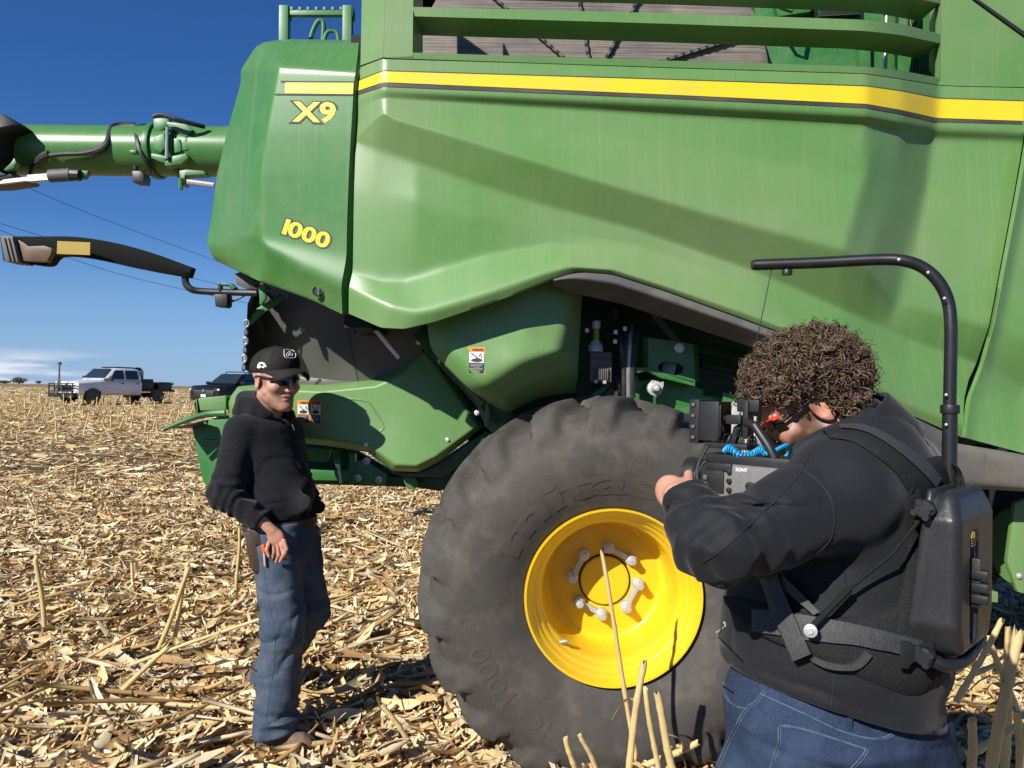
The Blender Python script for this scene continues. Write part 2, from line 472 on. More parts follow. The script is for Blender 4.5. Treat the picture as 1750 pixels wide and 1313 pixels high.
# ---------------- rear corner panel
rows = [
 [(472,69,3.66),(500,67,3.58),(613,69,3.50)],
 [(452,72,3.62),(490,72,3.46),(613,73,3.39)],
 [(437,80,3.62),(478,88,3.385),(612,88,3.305)],
 [(411,120,3.62),(472,112,3.2655),(608,122,3.2092)],
 [(412,140,3.63),(466,140,3.270),(605,141,3.212)],
 [(389,222,3.66),(450,222,3.280),(600,225,3.222)],
 [(370,301,3.69),(438,301,3.292),(596,300,3.234)],
 [(360,380,3.70),(433,370,3.304),(593,385,3.246)],
 [(355,405,3.69),(437,402,3.305),(592,440,3.250)],
 [(354,417,3.68),(450,422,3.296),(520,461,3.262),(583,488,3.235)],
 [(362,438,3.69),(446,450,3.340),(524,485,3.295),(584,512,3.262)],
 [(371,447,3.72),(442,480,3.385),(530,512,3.325),(585,537,3.285)],
]
us = None
def loft3(rows, nu=60, **k):
    R2 = []
    for r in rows:
        r = np.array(r, float)
        a, b, c = r[0], (r[1] if len(r) == 3 else r[1]), r[-1]
        # angled flank, rounded edge, then the flat face
        e0 = b + (a - b) * 0.16
        mid = r[2] if len(r) == 4 else (b + c) / 2
        n = nu // 2
        left = [a + (e0 - a) * t for t in np.linspace(0, 1, n, endpoint=False)]
        q = b + (mid - b) * 0.12
        arc = [(1 - t) ** 2 * e0 + 2 * t * (1 - t) * b + t * t * q for t in np.linspace(0, 1, 10, endpoint=False)]
        right = [q + (mid - q) * t for t in np.linspace(0, 1, n // 2, endpoint=False)] + [mid + (c - mid) * t for t in np.linspace(0, 1, n // 2)]
        R2.append(np.array(left + arc + right))
    G = []
    RR = [np.array([P(*p) for p in r]) for r in R2]
    G = [RR[0]]
    for a, b in zip(RR[:-1], RR[1:]):
        n = max(2, int(np.ceil(np.linalg.norm(b - a, axis=1).mean() / k.get('dv', 0.012))))
        for i in range(1, n + 1): G.append(a + (b - a) * i / n)
    G = np.array(G)
    for _ in range(k.get('smooth', 3)):
        H = G.copy(); H[1:-1] = 0.25 * G[:-2] + 0.5 * G[1:-1] + 0.25 * G[2:]; G = H
    for _ in range(2):
        H = G.copy(); H[:, 1:-1] = 0.25 * G[:, :-2] + 0.5 * G[:, 1:-1] + 0.25 * G[:, 2:]; G = H
    return shell(G, k.get('th', 0.03)) + (G,)
V, F, G = loft3(rows, 60, smooth=4)
rear_panel = mesh_obj("rear_panel", V, F, M['green_clean'], combine, angle=60)
bvh_rear = bvh_of(rear_panel)
# its right edge turns in towards the machine
g = G[:, -1]
Vr = np.concatenate([g + np.array([0.001, 0.004, 0]), g + np.array([0.035, 0.06, 0]), g + np.array([0.05, 0.4, 0])])
m_ = len(g)
mesh_obj("edge_return", Vr, [(k * m_ + i, k * m_ + i + 1, (k + 1) * m_ + i + 1, (k + 1) * m_ + i) for k in range(2) for i in range(m_ - 1)], M['green_frame'], rear_panel)
# top of the corner panel
g = G[0]
n_ = len(g)
Vt = np.concatenate([g + np.array([0, 0.006, -0.001]), g + np.array([0.0, 0.9, 0.04])])
mesh_obj("top_cover", Vt, [(i, i + 1, n_ + i + 1, n_ + i) for i in range(n_ - 1)], M['green_frame'], rear_panel)
def conform_text(bvh, s, cx, cy, w, h, rot, mats, parent, lift, bold, slant=0.0, name="lettering", dy=0.0, label=None):
    V, F = text_tight(s, bold)
    V0, _ = text_tight(s, 0.0)
    ext = V0.max(0) - V0.min(0)
    x = V[:, 0] / ext[0] * w; y = -V[:, 1] / ext[1] * h
    y = y + x * dy
    c, q = math.cos(rot), math.sin(rot)
    px = cx + c * x - q * y; py = cy + q * x + c * y
    W = [on_surface(bvh, a, b, lift) for a, b in zip(px, py)]
    o = mesh_obj(name, W, F, mats, parent, fix=False)
    if label: o["label"] = label
    return o
V, F = band(bvh_rear, [(488,141.5),(604.5,142)], [(487,160),(603.5,161)], 0.0022, 40)
tag(mesh_obj("stripe", V, F, M['decal_yellow'], rear_panel, fix=False), "yellow stripe on the rear corner panel")
V, F = band(bvh_rear, [(480,138.5),(605,139.5)], [(480,141),(604.5,141.5)], 0.0021, 40)
mesh_obj("stripe", V, F, M['decal_black'], rear_panel, fix=False)
V, F = band(bvh_rear, [(468,160.5),(603.5,161.5)], [(470,163),(603.5,164)], 0.0021, 40)
mesh_obj("stripe", V, F, M['decal_black'], rear_panel, fix=False)
conform_text(bvh_rear, "X9", 538.5, 193, 70, 33, R(1.5), M['decal_black'], rear_panel, 0.0009, 0.085)
conform_text(bvh_rear, "X9", 538, 192, 68, 32, R(1.5), M['decal_yellow'], rear_panel, 0.0015, 0.035, label="yellow X9 lettering")
conform_text(bvh_rear, "1000", 525, 400.5, 80, 26, R(19), M['decal_black'], rear_panel, 0.0009, 0.085)
conform_text(bvh_rear, "1000", 524.5, 400, 79, 25, R(19), M['decal_yellow'], rear_panel, 0.0015, 0.035, label="yellow 1000 lettering")
# round latch in the lower corner
c = on_surface(bvh_rear, 545, 498, 0.001)
mb = MB(); mb.lathe([(0.030, -0.004), (0.027, -0.006), (0.024, 0.0)], c, (0, 1, 0), 24)
mb.build("latch_ring", M['green_clean'], rear_panel)
mb = MB(); mb.lathe([(0.024, -0.001), (0.0, -0.002)], c, (0, 1, 0), 24); mb.cyl(c + [0.003, -0.010, -0.004], c + [0.003, 0, -0.004], 0.016, 14, 1); mb.box(c + [0.003, -0.013, -0.004], (0.006, 0.006, 0.03), None, 2)
mb.build("latch", [M['black_matte'], M['black'], M['trim']], rear_panel)

# ---------------- front side panel, beyond the slanting gap
rows = [
 [(1768,140,3.52),(1850,143,3.53),(2000,150,3.55)],
 [(1768,208,3.50),(1850,213,3.51),(2000,222,3.53)],
 [(1760,228,3.47),(1772,228,3.50),(1850,236,3.53),(2000,245,3.55)],
 [(1742,330,3.44),(1755,332,3.47),(1850,345,3.50),(2000,360,3.52)],
 [(1699,557,3.40),(1711,560,3.43),(1750,577,3.435),(2000,650,3.46)],
 [(1680,625,3.42),(1694,632,3.45),(1750,668,3.52),(2000,740,3.55)],
 [(1658,682,3.37),(1672,690,3.39),(1750,708,3.43),(2000,770,3.46)],
 [(1650,748,3.34),(1664,752,3.36),(1750,775,3.38),(2000,830,3.42)],
]
V, F, G = loft(rows, nu=60, dv=0.02, smooth=2, su=1, th=0.03)
front_panel = mesh_obj("front_panel", V, F, M['green'], combine, angle=60)

# ---------------- lower grey trim: the arch strip over the wheel and the straight bar in front of it
arch_t = [(946,477,3.165),(975,468,3.16),(1001,466,3.158),(1047,470,3.165),(1135,498,3.175),(1265,545,3.19),(1349,576,3.20),(1450,640,3.24),(1550,708,3.31),(1620,742,3.36)]
arch_b = [(946,486,3.21),(968,494,3.24),(1000,503,3.26),(1063,517,3.27),(1166,551,3.28),(1289,592,3.29),(1349,616,3.30),(1450,690,3.34),(1550,770,3.38),(1620,820,3.42)]
rows = [arch_t, [(a[0] * .7 + b[0] * .3, a[1] * .7 + b[1] * .3 , a[2] - 0.012) for a, b in zip(arch_t, arch_b)],
        [(a[0] * .3 + b[0] * .7, a[1] * .3 + b[1] * .7, (a[2] + b[2]) / 2 + 0.002) for a, b in zip(arch_t, arch_b)], arch_b]
V, F, G = loft(rows, nu=90, dv=0.012, smooth=2, su=1, th=0.05)
mesh_obj("arch_trim", V, F, M['trim'], combine, angle=60)
rows = [[(1600,752,3.37),(1750,777,3.39),(2000,833,3.43)], [(1600,760,3.345),(1750,786,3.365),(2000,842,3.40)],
        [(1600,822,3.36),(1750,834,3.38),(2000,890,3.42)], [(1600,832,3.40),(1750,840,3.42),(2000,900,3.45)]]
V, F, G = loft(rows, nu=20, dv=0.02, smooth=1, th=0.05)
mesh_obj("lower_trim", V, F, M['trim'], combine, angle=50)

# ---------------- engine deck surround with its open louvres
mb = MB()
def strip(top, bot, th, mi=0, n=40):
    """lofted bar with a real depth th (world Y)"""
    V, F, G = loft([top, bot], nu=n, dv=0.05, smooth=0, th=th)
    mb.add(V, F, mi)
# angled rear facet + post
strip([(622,-190,3.26),(663,-190,3.165)], [(616,112,3.235),(655,98,3.16)], 0.03)
strip([(663,-190,3.165),(709,-190,3.165)], [(655.3,98,3.16),(705,97,3.16)], 0.03)
for dy0, dy1, back in ((-68, -68, 0.17), (0, 0, 0.17)):
    top = [(705,12+dy0,3.155),(1150,23+dy0*1.0,3.185),(1480,34+dy0,3.225),(1540,41+dy0,3.32),(1606,58+dy0,3.50)]
    bot = [(709,28+dy1,3.155),(1150,41+dy1,3.185),(1480,53+dy1,3.225),(1540,60+dy1,3.32),(1606,74+dy1,3.50)]
    strip(top, bot, 0.17)
    ub = [(p[0], p[1], p[2]) for p in bot]
# inner returns of the openings (left side faces the light)
mb.plate([(709,-150,3.16),(722,-150,3.30),(722,96,3.30),(706,96,3.162)], 3.16, 0.012)
# bottom rail
strip([(705,90,3.160),(1150,104,3.195),(1480,114,3.23),(1540,121,3.325),(1604,133,3.51)], [(655.5,99,3.160),(1150,115.5,3.20),(1480,125.5,3.235),(1540,134.5,3.33),(1605,145.5,3.515)], 0.16)
# front post
strip([(1606,-190,3.50),(1640,-190,3.51),(1775,-190,3.53)], [(1604,145.5,3.513),(1640,147,3.515),(1765,149.5,3.528)], 0.03)
mb.plate([(1608,-150,3.50),(1592,-150,3.66),(1590,118,3.66),(1606,136,3.505)], 3.5, 0.012)
deck = mb.build("engine_deck_surround", M['green'], combine, angle=40)
mb = MB(); mb.prism(PV([(1662,-3,3.505),(1669,-3,3.505),(1762,62,3.518),(1762,70,3.518)]), 0.01); mb.build("panel_gap", M['black_matte'], deck)

# rotary screen and the machinery behind the louvres
c = P(1010, 150, 3.80); Rr = S(306, 3.80)
mb = MB(); mb.lathe([(Rr, 0.0), (Rr * 0.99, -0.03), (Rr * 0.94, -0.045), (Rr * 0.5, -0.05), (0.05, -0.05), (0.0, -0.05)], c, (0, 1, 0), 72)
M['mesh'] = mat('screen_mesh', (0.16, 0.135, 0.115), 0.7, var=[((0.30, 0.25, 0.19), 3.0, 0.4, 0.7, 0.6), ((0.07, 0.05, 0.05), 5.0, 0.5, 0.7, 0.4)], streak=[((0.05, 0.04, 0.04), (2, 2, 120), 0.5, 0.62, 0.55)], bump=[((3, 3, 160), 0.6, 0.01)])
screen = mb.build("rotary_screen", M['mesh'], combine)
mb = MB()
for a in (18, 62, 100, 140):
    d = np.array([math.cos(R(a)), 0, math.sin(R(a))])
    mb.obox(c + d * 0.08 + [0, -0.055, 0], c + d * Rr * 0.97 + [0, -0.055, 0], 0.012, 0.028, up=(0, 1, 0))
    for t in np.arange(0.12, 0.95, 0.045): mb.box(c + d * Rr * t + [0, -0.066, 0], (0.014, 0.012, 0.014), (0, -R(a), 0), 1)
mb.build("spoke", [M['trim'], M['black']], screen)
mb = MB()
mb.plate([(700,-200),(1330,-200),(1330,150),(700,150)], 4.05, 0.05, 1)
mb.plate([(1290,-200),(1640,-200),(1640,160),(1290,160)], 3.86, 0.05, 0)
mb.plate([(1318,-20),(1400,-20),(1385,20),(1330,28)], 3.80, 0.04, 0)
mb.plate([(1470,18),(1488,18),(1488,125),(1470,125)], 3.80, 0.04, 0)
mb.plate([(1535,-60),(1600,-60),(1600,140),(1535,140)], 3.80, 0.03, 0)
mb.plate([(1392,-40),(1470,-40),(1470,24),(1400,28)], 3.74, 0.05, 1)
mb.tube(PV([(1320,-5,3.7),(1335,14,3.68),(1352,20,3.68),(1362,-10,3.7)]), 0.01, 8, 1)
mb.tube(PV([(1560,-20,3.7),(1558,40,3.69),(1566,90,3.69),(1560,128,3.7)]), 0.02, 8, 1)
mb.build("engine_bay", [M['green_frame'], M['black_matte']], combine, bevel=0.004)
mb = MB(); a = P(1518, -60, 3.66); b = P(1512, 128, 3.66)
mb.cyl(a, b, 0.010, 12); d = b - a; mb.cyl(a + d * 0.20, a + d * 0.36, 0.019, 6); mb.cyl(a + d * .36, a + d * .46, 0.015, 12)
mb.build("support_rod", M['steel'], combine)

# rails of the service ladder above the rear corner
mb = MB()
for px, Y in ((487, 3.95), (595, 3.95)):
    mb.obox(P(px, 13, Y), P(px - 1, 110, Y), S(15, Y), 0.05, up=(0, 1, 0))
mb.obox(P(481, 24, 3.95), P(602, 24, 3.95), 0.03, S(8, 3.95), up=(0, 0, 1))
for k, px in enumerate(np.linspace(486, 598, 9)):
    mb.box(P(px, 17.5, 3.95), (0.014, 0.03, 0.02))
for px in (487, 597): mb.plate([(px - 8, 12), (px + 6, 12), (px + 6, 28), (px - 8, 28)], 3.93, 0.06)
mb.tube(spline(PV([(527,110,4.1),(531,66,4.1),(541,40,4.1),(549,36,4.1),(553,46,4.1),(549,100,4.1)])), 0.013, 8)
mb.tube(spline(PV([(549,100,4.0),(556,62,4.0),(566,53,4.0),(577,60,4.0),(580,100,4.0)])), 0.011, 8)
mb.build("ladder_rail", M['green_frame'], combine, bevel=0.003)

# ---------------- hull behind the panels
mb = MB()
xl = P(612, 300, 3.5)[0]
mb.box(((xl + 5.0) / 2, 5.2, 2.75), (5.0 - xl, 2.3, 2.3))
mb.box((2.3, 5.1, 1.15), (3.4, 2.0, 0.9))
mb.plate([(600,60),(632,60),(632,560),(588,560)], 3.40, 0.6)
mb.build("hull", M['black_matte'], combine)
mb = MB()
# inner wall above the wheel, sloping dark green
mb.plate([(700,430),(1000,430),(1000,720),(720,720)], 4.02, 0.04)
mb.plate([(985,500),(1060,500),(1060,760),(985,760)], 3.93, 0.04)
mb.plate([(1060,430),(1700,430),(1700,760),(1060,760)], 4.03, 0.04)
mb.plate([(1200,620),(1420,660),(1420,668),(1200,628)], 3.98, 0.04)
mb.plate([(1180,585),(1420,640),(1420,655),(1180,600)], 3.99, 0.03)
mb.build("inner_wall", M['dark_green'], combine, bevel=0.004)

# ---------------- rounded drum cover under the panel
rows = [
 [(726,470,3.385),(760,455,3.335),(900,440,3.325),(985,440,3.365),(1000,440,3.485)],
 [(728,540,3.365),(760,530,3.315),(900,520,3.305),(975,520,3.345),(994,520,3.485)],
 [(736,600,3.345),(770,600,3.285),(900,575,3.285),(968,570,3.325),(991,575,3.485)],
 [(800,664,3.335),(826,658,3.265),(890,618,3.255),(957,599,3.295),(989,606,3.485)],
 [(838,690,3.465),(856,684,3.385),(905,655,3.385),(965,630,3.425),(988,640,3.565)],
 [(866,706,3.665),(880,700,3.605),(920,680,3.605),(965,672,3.625),(984,672,3.685)],
]
V, F, G = loft(rows, nu=50, dv=0.012, smooth=8, su=5, th=0.03)
drum = mesh_obj("drum_cover", V, F, M['green'], combine, angle=70)
bvh_drum = bvh_of(drum)
def warn_label(bvh, x0, y0, x1, y1, parent, skew=0.0):
    """pictogram label: orange header and rim, white picture field with a hand, dark text block"""
    mb = MB()
    def q(u0, v0, u1, v1, lift, mi):
        pts = [(u0, v0), (u1, v0), (u1, v1), (u0, v1)]
        mb.add([on_surface(bvh, x0 + (x1 - x0) * a, y0 + (y1 - y0) * b + skew * a, lift) for a, b in pts], [(0, 3, 2, 1)], mi)
    def poly(pts, lift, mi):
        mb.add([on_surface(bvh, x0 + (x1 - x0) * a, y0 + (y1 - y0) * b + skew * a, lift) for a, b in pts], [tuple(range(len(pts)))[::-1]], mi)
    q(0, 0, 1, 1, 0.0015, 0)
    q(.07, .19, .93, .58, 0.0025, 1)
    q(.07, .60, .93, .96, 0.0025, 2)
    poly([(.14, .50), (.30, .44), (.55, .40), (.80, .44), (.86, .52), (.60, .56), (.30, .55)], 0.0035, 2)
    poly([(.14, .24), (.22, .22), (.60, .40), (.56, .43)], 0.0035, 2)
    for a, b in ((.62, .30), (.74, .34), (.70, .25)): poly([(a, b + .05), (a + .05, b - .03), (a + .1, b - .01), (a + .05, b + .07)], 0.0035, 2)
    for k in range(6): q(.12, .63 + k * .052, .88 - (k % 3) * .09, .648 + k * .052, 0.0035, 3)
    mb.build("warning_label", [M['orange'], M['white_print'], M['black_print'], M['label_grey']], parent, smooth=False).data
    conform_text(bvh, "WARNING", x0 + (x1 - x0) * .57, y0 + (y1 - y0) * .10 + skew * .5, (x1 - x0) * .66, (y1 - y0) * .09, 0, M['black_print'], parent, 0.003, 0.03)
M['label_grey'] = mat('label_text', (0.35, 0.33, 0.30), 0.6)
warn_label(bvh_drum, 800, 593, 829, 639, drum, 1)

# ---------------- chopper cover: the big faceted green housing behind the standing man
inner = [(398,690,3.885),(412,670,3.875),(470,666,3.865),(551,669,3.855),(641,660,3.845),(682,643,3.845),(727,602,3.87),(744,624,3.865),(816,728,3.875),(744,781,3.795),(713,796,3.78),(675,795,3.795),(632,763,3.825),(560,751,3.85),(470,744,3.865),(405,736,3.885)]
ip = np.array(inner)
ed = np.roll(ip[:, :2], -1, 0) - ip[:, :2]; nn = np.stack([ed[:, 1], -ed[:, 0]], 1); nn /= np.linalg.norm(nn, axis=1)[:, None]
vn = nn + np.roll(nn, 1, 0); vn /= np.maximum(np.linalg.norm(vn, axis=1)[:, None], 0.3)
op_ = np.concatenate([ip[:, :2] + vn * 11, ip[:, 2:] + 0.065], 1)
bp_ = np.concatenate([ip[:, :2] + vn * 9, ip[:, 2:] + 0.40], 1)
k_ = len(ip)
Vc = np.concatenate([PV([(690, 700, 3.838), (520, 705, 3.858)]), PV(ip), PV(op_), PV(bp_)])
Fc = []
for i in range(k_):
    j = (i + 1) % k_
    lft = lambda q: ip[q, 0] < 600
    Fc.append((1 if lft(i) and lft(j) else 0, 2 + i, 2 + j))
    if lft(i) != lft(j): Fc.append((0, 1, 2 + (j if lft(j) else i))) if False else None
Fc = [f for f in Fc if f]
# close the fan between the two centres
Lx = [i for i in range(k_) if ip[i, 0] < 600 and ip[(i + 1) % k_, 0] >= 600][0]; Rx = [i for i in range(k_) if ip[i, 0] >= 600 and ip[(i + 1) % k_, 0] < 600][0]
Fc += [(1, 2 + Lx, 0), (0, 2 + (Rx + 1) % k_, 1)]
Fc += [(2 + i, 2 + k_ + i, 2 + k_ + (i + 1) % k_, 2 + (i + 1) % k_) for i in range(k_)] + [(2 + k_ + i, 2 + 2 * k_ + i, 2 + 2 * k_ + (i + 1) % k_, 2 + k_ + (i + 1) % k_) for i in range(k_)]
chop = mesh_obj("chopper_cover", Vc, Fc, M['green'], combine, angle=40, bevel=0.012, bseg=3)
bvh_chop = bvh_of(chop)
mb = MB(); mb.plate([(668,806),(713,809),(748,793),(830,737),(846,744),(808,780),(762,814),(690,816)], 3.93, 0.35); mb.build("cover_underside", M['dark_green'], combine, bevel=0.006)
mb = MB(); mb.plate([(800,700),(842,690),(882,690),(880,740),(840,790),(808,800),(800,760)], 4.25, 0.10); mb.build("inner_plate", M['black_matte'], combine)
mb = MB()
path = [(560,681),(600,682),(628,687),(641,704),(655,728),(650,737),(632,747)]
pts = [on_surface(bvh_chop, *p, -0.003) for p in np.array(spline(path, 8))]
rr = 0.007 * np.minimum(1, np.minimum(np.arange(len(pts)), np.arange(len(pts))[::-1]) / 7.0 + 0.12)
mb.tube(pts, rr, 10)
mb.build("pressed_rib", M['green'], chop)
for k, (x, y) in enumerate([(626, 760), (765, 752), (815, 706)]):
    mb = MB(); p = on_surface(bvh_chop, x, y, 0.0)
    mb.lathe([(0.011, 0), (0.011, -0.004), (0.007, -0.006), (0.007, -0.012), (0, -0.013)], p, (0, 1, 0), 12)
    mb.build("bolt", M['bolt'], chop)
warn_label(bvh_chop, 508, 684, 529, 724, chop, 1)
warn_label(bvh_chop, 530, 684, 549, 725, chop, 1)

# tail end: bracket, lever and hanging plate left of the man
mb = MB()
mb.plate([(338,681),(386,676),(386,700),(342,702)], 3.92, 0.25, 0)
mb.plate([(330,690),(336,680),(338,702),(336,714)], 3.93, 0.2, 1)
mb.build("tail_bracket", [M['green'], M['black_matte']], combine, bevel=0.004)
mb = MB(); lever = spline(PV([(385,706,3.86),(355,708,3.85),(325,716,3.82),(279,734,3.78)]), 6)
mb.tube(lever, np.linspace(0.020, 0.010, len(lever)), 8)
mb.plate([(282,733,3.80),(330,724,3.85),(352,718,3.92),(335,732,4.05)], 3.8, 0.012, 1)
mb.build("tail_lever", [M['green_frame'], M['trim']], combine)
mb = MB()
mb.plate([(327,724),(384,710),(432,712),(432,830),(352,830),(346,822)], 3.98, 0.03)
mb.obox(P(346, 756, 3.975), P(384, 756, 3.975), 0.02, 0.03)
mb.build("tail_plate", M['green_frame'], combine, bevel=0.004)

# linkage under the cover
mb = MB()
mb.plate([(500,765),(565,768),(562,786),(556,790),(500,786)], 4.05, 0.03, 0)
mb.plate([(470,800),(600,806),(598,822),(470,820)], 4.10, 0.05, 0)
mb.plate([(596,772),(606,776),(606,826),(596,826)], 4.08, 0.06, 0)
mb.plate([(606,790),(616,786),(626,788),(662,812),(658,830),(612,826),(604,818)], 4.00, 0.02, 0)
mb.plate([(655,800),(690,814),(760,814),(800,790),(800,812),(752,840),(700,832),(660,826)], 4.2, 0.25, 1)
mb.plate([(688,818),(706,816),(716,828),(706,838),(694,832)], 4.02, 0.02, 0)
mb.plate([(735,818),(760,812),(826,770),(860,800),(800,880),(770,850)], 4.15, 0.4, 1)
mb.obox(P(470, 812, 4.3), P(720, 820, 4.3), 0.3, 0.05, mi=1)
mb.plate([(390,740),(600,765),(660,800),(650,812),(400,800)], 4.5, 0.05, 1)
mb.build("linkage_frame", [M['green_frame'], M['dark_green']], combine, bevel=0.004)
for x, y, Y in ((612, 817, 3.99), (648, 820, 3.99), (627, 788, 3.99)):
    mb = MB(); p = P(x, y, Y)
    mb.lathe([(0.019, 0), (0.019, -0.006), (0.011, -0.007), (0.011, -0.014), (0.006, -0.015), (0.005, -0.004), (0, -0.004)], p, (0, 1, 0), 14)
    mb.build("pivot_bolt", M['steel'], combine)
mb = MB(); t = np.linspace(0, 1, 90); a, b = P(575, 769, 3.99), P(577, 792, 3.99)
ang = t * 2 * np.pi * 6
mb.tube(a + (b - a) * t[:, None] + 0.016 * np.stack([np.cos(ang), np.sin(ang), 0 * t], 1), 0.0045, 6)
mb.build("spring", M['green_frame'], combine)
mb = MB(); mb.cyl(P(577, 786, 3.99), P(583, 826, 3.99), 0.008, 10); mb.cyl(P(577, 791, 3.99), P(578, 799, 3.99), 0.014, 6)
mb.build("spring_rod", M['bolt'], combine)

# dark struts between chopper cover and drum cover
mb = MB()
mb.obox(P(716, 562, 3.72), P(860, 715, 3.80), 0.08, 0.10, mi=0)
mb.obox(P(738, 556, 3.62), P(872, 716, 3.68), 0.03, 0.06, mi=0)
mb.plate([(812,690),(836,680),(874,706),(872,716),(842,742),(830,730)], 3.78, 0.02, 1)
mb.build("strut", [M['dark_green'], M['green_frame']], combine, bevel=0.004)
mb = MB(); mb.tube(spline(PV([(826,676,3.74),(832,682,3.71),(834,706,3.71),(832,728,3.74)])), 0.014, 8); mb.build("strut_handle", M['trim'], combine)
mb = MB(); mb.cyl(P(764, 622, 3.66), P(826, 690, 3.70), 0.017, 10); mb.cyl(P(752, 608, 3.65), P(764, 622, 3.66), 0.010, 10); mb.build("gas_strut", M['trim'], combine)
for x, y in ((716, 585), (858, 695)):
    mb = MB(); mb.lathe([(0.013, 0), (0.013, -0.006), (0.008, -0.008), (0, -0.014)], P(x, y, 3.66 if x > 800 else 3.70), (0, 1, 0), 12); mb.build("bolt", M['bolt'], combine)

# grey hood sheets under the rear corner panel
def patch(name, pix, mats, th=0.02, n=24, bulge=0.0):
    """bilinear sheet between four (px,py,Y) corners (tl,tr,br,bl)"""
    a, b, c, d = [P(*p) for p in pix]
    u = np.linspace(0, 1, n)[None, :, None]; v = np.linspace(0, 1, n)[:, None, None]
    G = (a * (1 - u) + b * u) * (1 - v) + (d * (1 - u) + c * u) * v
    G = G + bulge * np.array([0, -1, 0]) * (np.sin(np.pi * u) * np.sin(np.pi * v))
    V, F = shell(G, th)
    return mesh_obj(name, V, F, mats, combine, angle=50)
patch("hood_sheet", [(428,470,3.98),(585,520,3.84),(612,655,3.95),(470,640,4.14)], M['curtain'], bulge=0.04)
patch("hood_sheet", [(470,640,4.13),(608,652,3.96),(560,666,3.92),(496,664,4.02)], M['curtain'], bulge=-0.02)
patch("hood_sheet", [(578,520,3.85),(750,530,3.85),(700,650,3.93),(611,656,3.955)], M['curtain'])
patch("hood_side", [(423,520,3.80),(440,480,4.10),(474,655,4.30),(418,632,3.88)], M['black'], bulge=0.0)
patch("hood_back", [(430,470,4.34),(770,470,4.30),(770,690,4.30),(424,640,4.36)], M['black_matte'], bulge=0.0)
mb = MB()
mb.plate([(424,545),(438,528),(478,502),(486,510),(446,538),(428,556)], 3.84, 0.02)
mb.build("hood_bracket", M['green_frame'], combine, bevel=0.003)
mb = MB(); mb.plate([(443,486),(454,486),(454,510),(446,522),(443,520)], 3.64, 0.02)
mb.build("arm_bracket", M['green_frame'], combine, bevel=0.003)
mb = MB(); mb.obox(P(640, 562, 3.60), P(682, 612, 3.64), 0.02, 0.032, up=(0, 1, 0)); mb.build("clear_strip", M['white_print'], combine, bevel=0.004)
mb = MB(); mb.tube(spline(PV([(593,520,3.40),(594,545,3.50),(602,560,3.55),(607,572,3.56)])), 0.005, 6); mb.build("loose_cable", M['hose'], combine)
for k in range(6):
    mb = MB(); p0 = P(421.5 - k * 1.0, 553 + k * 15, 3.69)
    ang = np.linspace(0, 2 * np.pi, 13)
    ring = np.stack([np.cos(ang) * 0.011 * (0.35 if k % 2 else 1), np.sin(ang) * 0.011 * (1 if k % 2 else .35), np.sin(ang) * 0 + np.where(True, 0, 0)], 1)
    ring = np.stack([np.cos(ang) * (0.005 if k % 2 else 0.014), np.cos(ang) * (0.012 if k % 2 else 0.0), np.sin(ang) * 0.021], 1) * 0.8
    mb.tube(p0 + ring, 0.0045, 6, caps=False); mb.build("chain_link", M['steel'], combine)

# ---------------- light arm reaching out to the rear
top = spline([(0,404),(60,404.5),(130,405),(200,416),(265,434),(328,457)], 6)
bot = spline([(6,446),(45,450),(82,453),(100,437),(150,440),(220,455),(270,465),(322,474)], 6)
n = 60
tx = np.linspace(0, 328, n); tyy = np.interp(tx, top[:, 0], top[:, 1]); bx = np.interp(tx, np.linspace(0, 328, len(bot)), bot[:, 0])
bx = np.linspace(6, 322, n); by = np.interp(bx, bot[:, 0], bot[:, 1])
Ya = np.linspace(3.45, 3.66, n)
front = np.array([[P(tx[i], tyy[i], Ya[i]) for i in range(n)], [P((tx[i] + bx[i]) / 2, (tyy[i] + by[i]) / 2, Ya[i] - 0.012) for i in range(n)], [P(bx[i], by[i], Ya[i]) for i in range(n)]])
V, F = shell(front, 0.05)
arm = mesh_obj("light_arm", V, F, M['arm_black'], combine, angle=50)
mb = MB(); mb.plate([(0,403),(22,404),(34,449),(8,447)], 3.41, 0.10, 0)
for k in range(3): mb.plate([(4 + 7 * k, 406), (7 + 7 * k, 406), (17 + 7 * k, 447), (14 + 7 * k, 447)], 3.402, 0.02, 0)
mb.build("lamp_housing", M['lamp_grey'] if 'lamp_grey' in M else M['trim'], arm, bevel=0.003)
M['brown_lens'] = mat('amber_lens', (0.085, 0.036, 0.012), 0.5, var=[(DUST, 5, 0.4, 0.8, 0.3)])
mb = MB(); mb.plate([(30,409),(42,416),(48,421),(75,420),(88,424),(88,432),(80,448),(38,446)], 3.425, 0.03)
mb.build("lamp_lens", M['brown_lens'], arm, bevel=0.004)
M['reflector'] = mat('yellow_reflector', (0.34, 0.23, 0.012), 0.5)
mb = MB(); mb.plate([(98,412),(154,414.5),(153.5,436),(97,434)], 3.485, 0.008)
mb.build("reflector", M['reflector'], arm)
mb = MB(); mb.tube(spline(PV([(318,462,3.68),(317,482,3.68),(326,494,3.68),(345,498,3.69),(400,500,3.70),(440,501,3.70)])), 0.017, 10)
mb.build("arm_tube", M['black'], arm)
mb = MB()
mb.plate([(366,503),(388,503),(388,521),(384,525),(368,524)], 3.66, 0.07, 0)
mb.cyl(P(377, 484, 3.69), P(377, 503, 3.69), 0.012, 8, 0)
mb.plate([(371,483),(395,484),(404,492),(396,496),(390,488),(371,488)], 3.68, 0.03, 1)
mb.tube(spline(PV([(385,519,3.69),(405,512,3.70),(425,501,3.70)])), 0.006, 6, 0)
mb.build("work_light", [M['black'], M['green_frame']], combine, bevel=0.003)
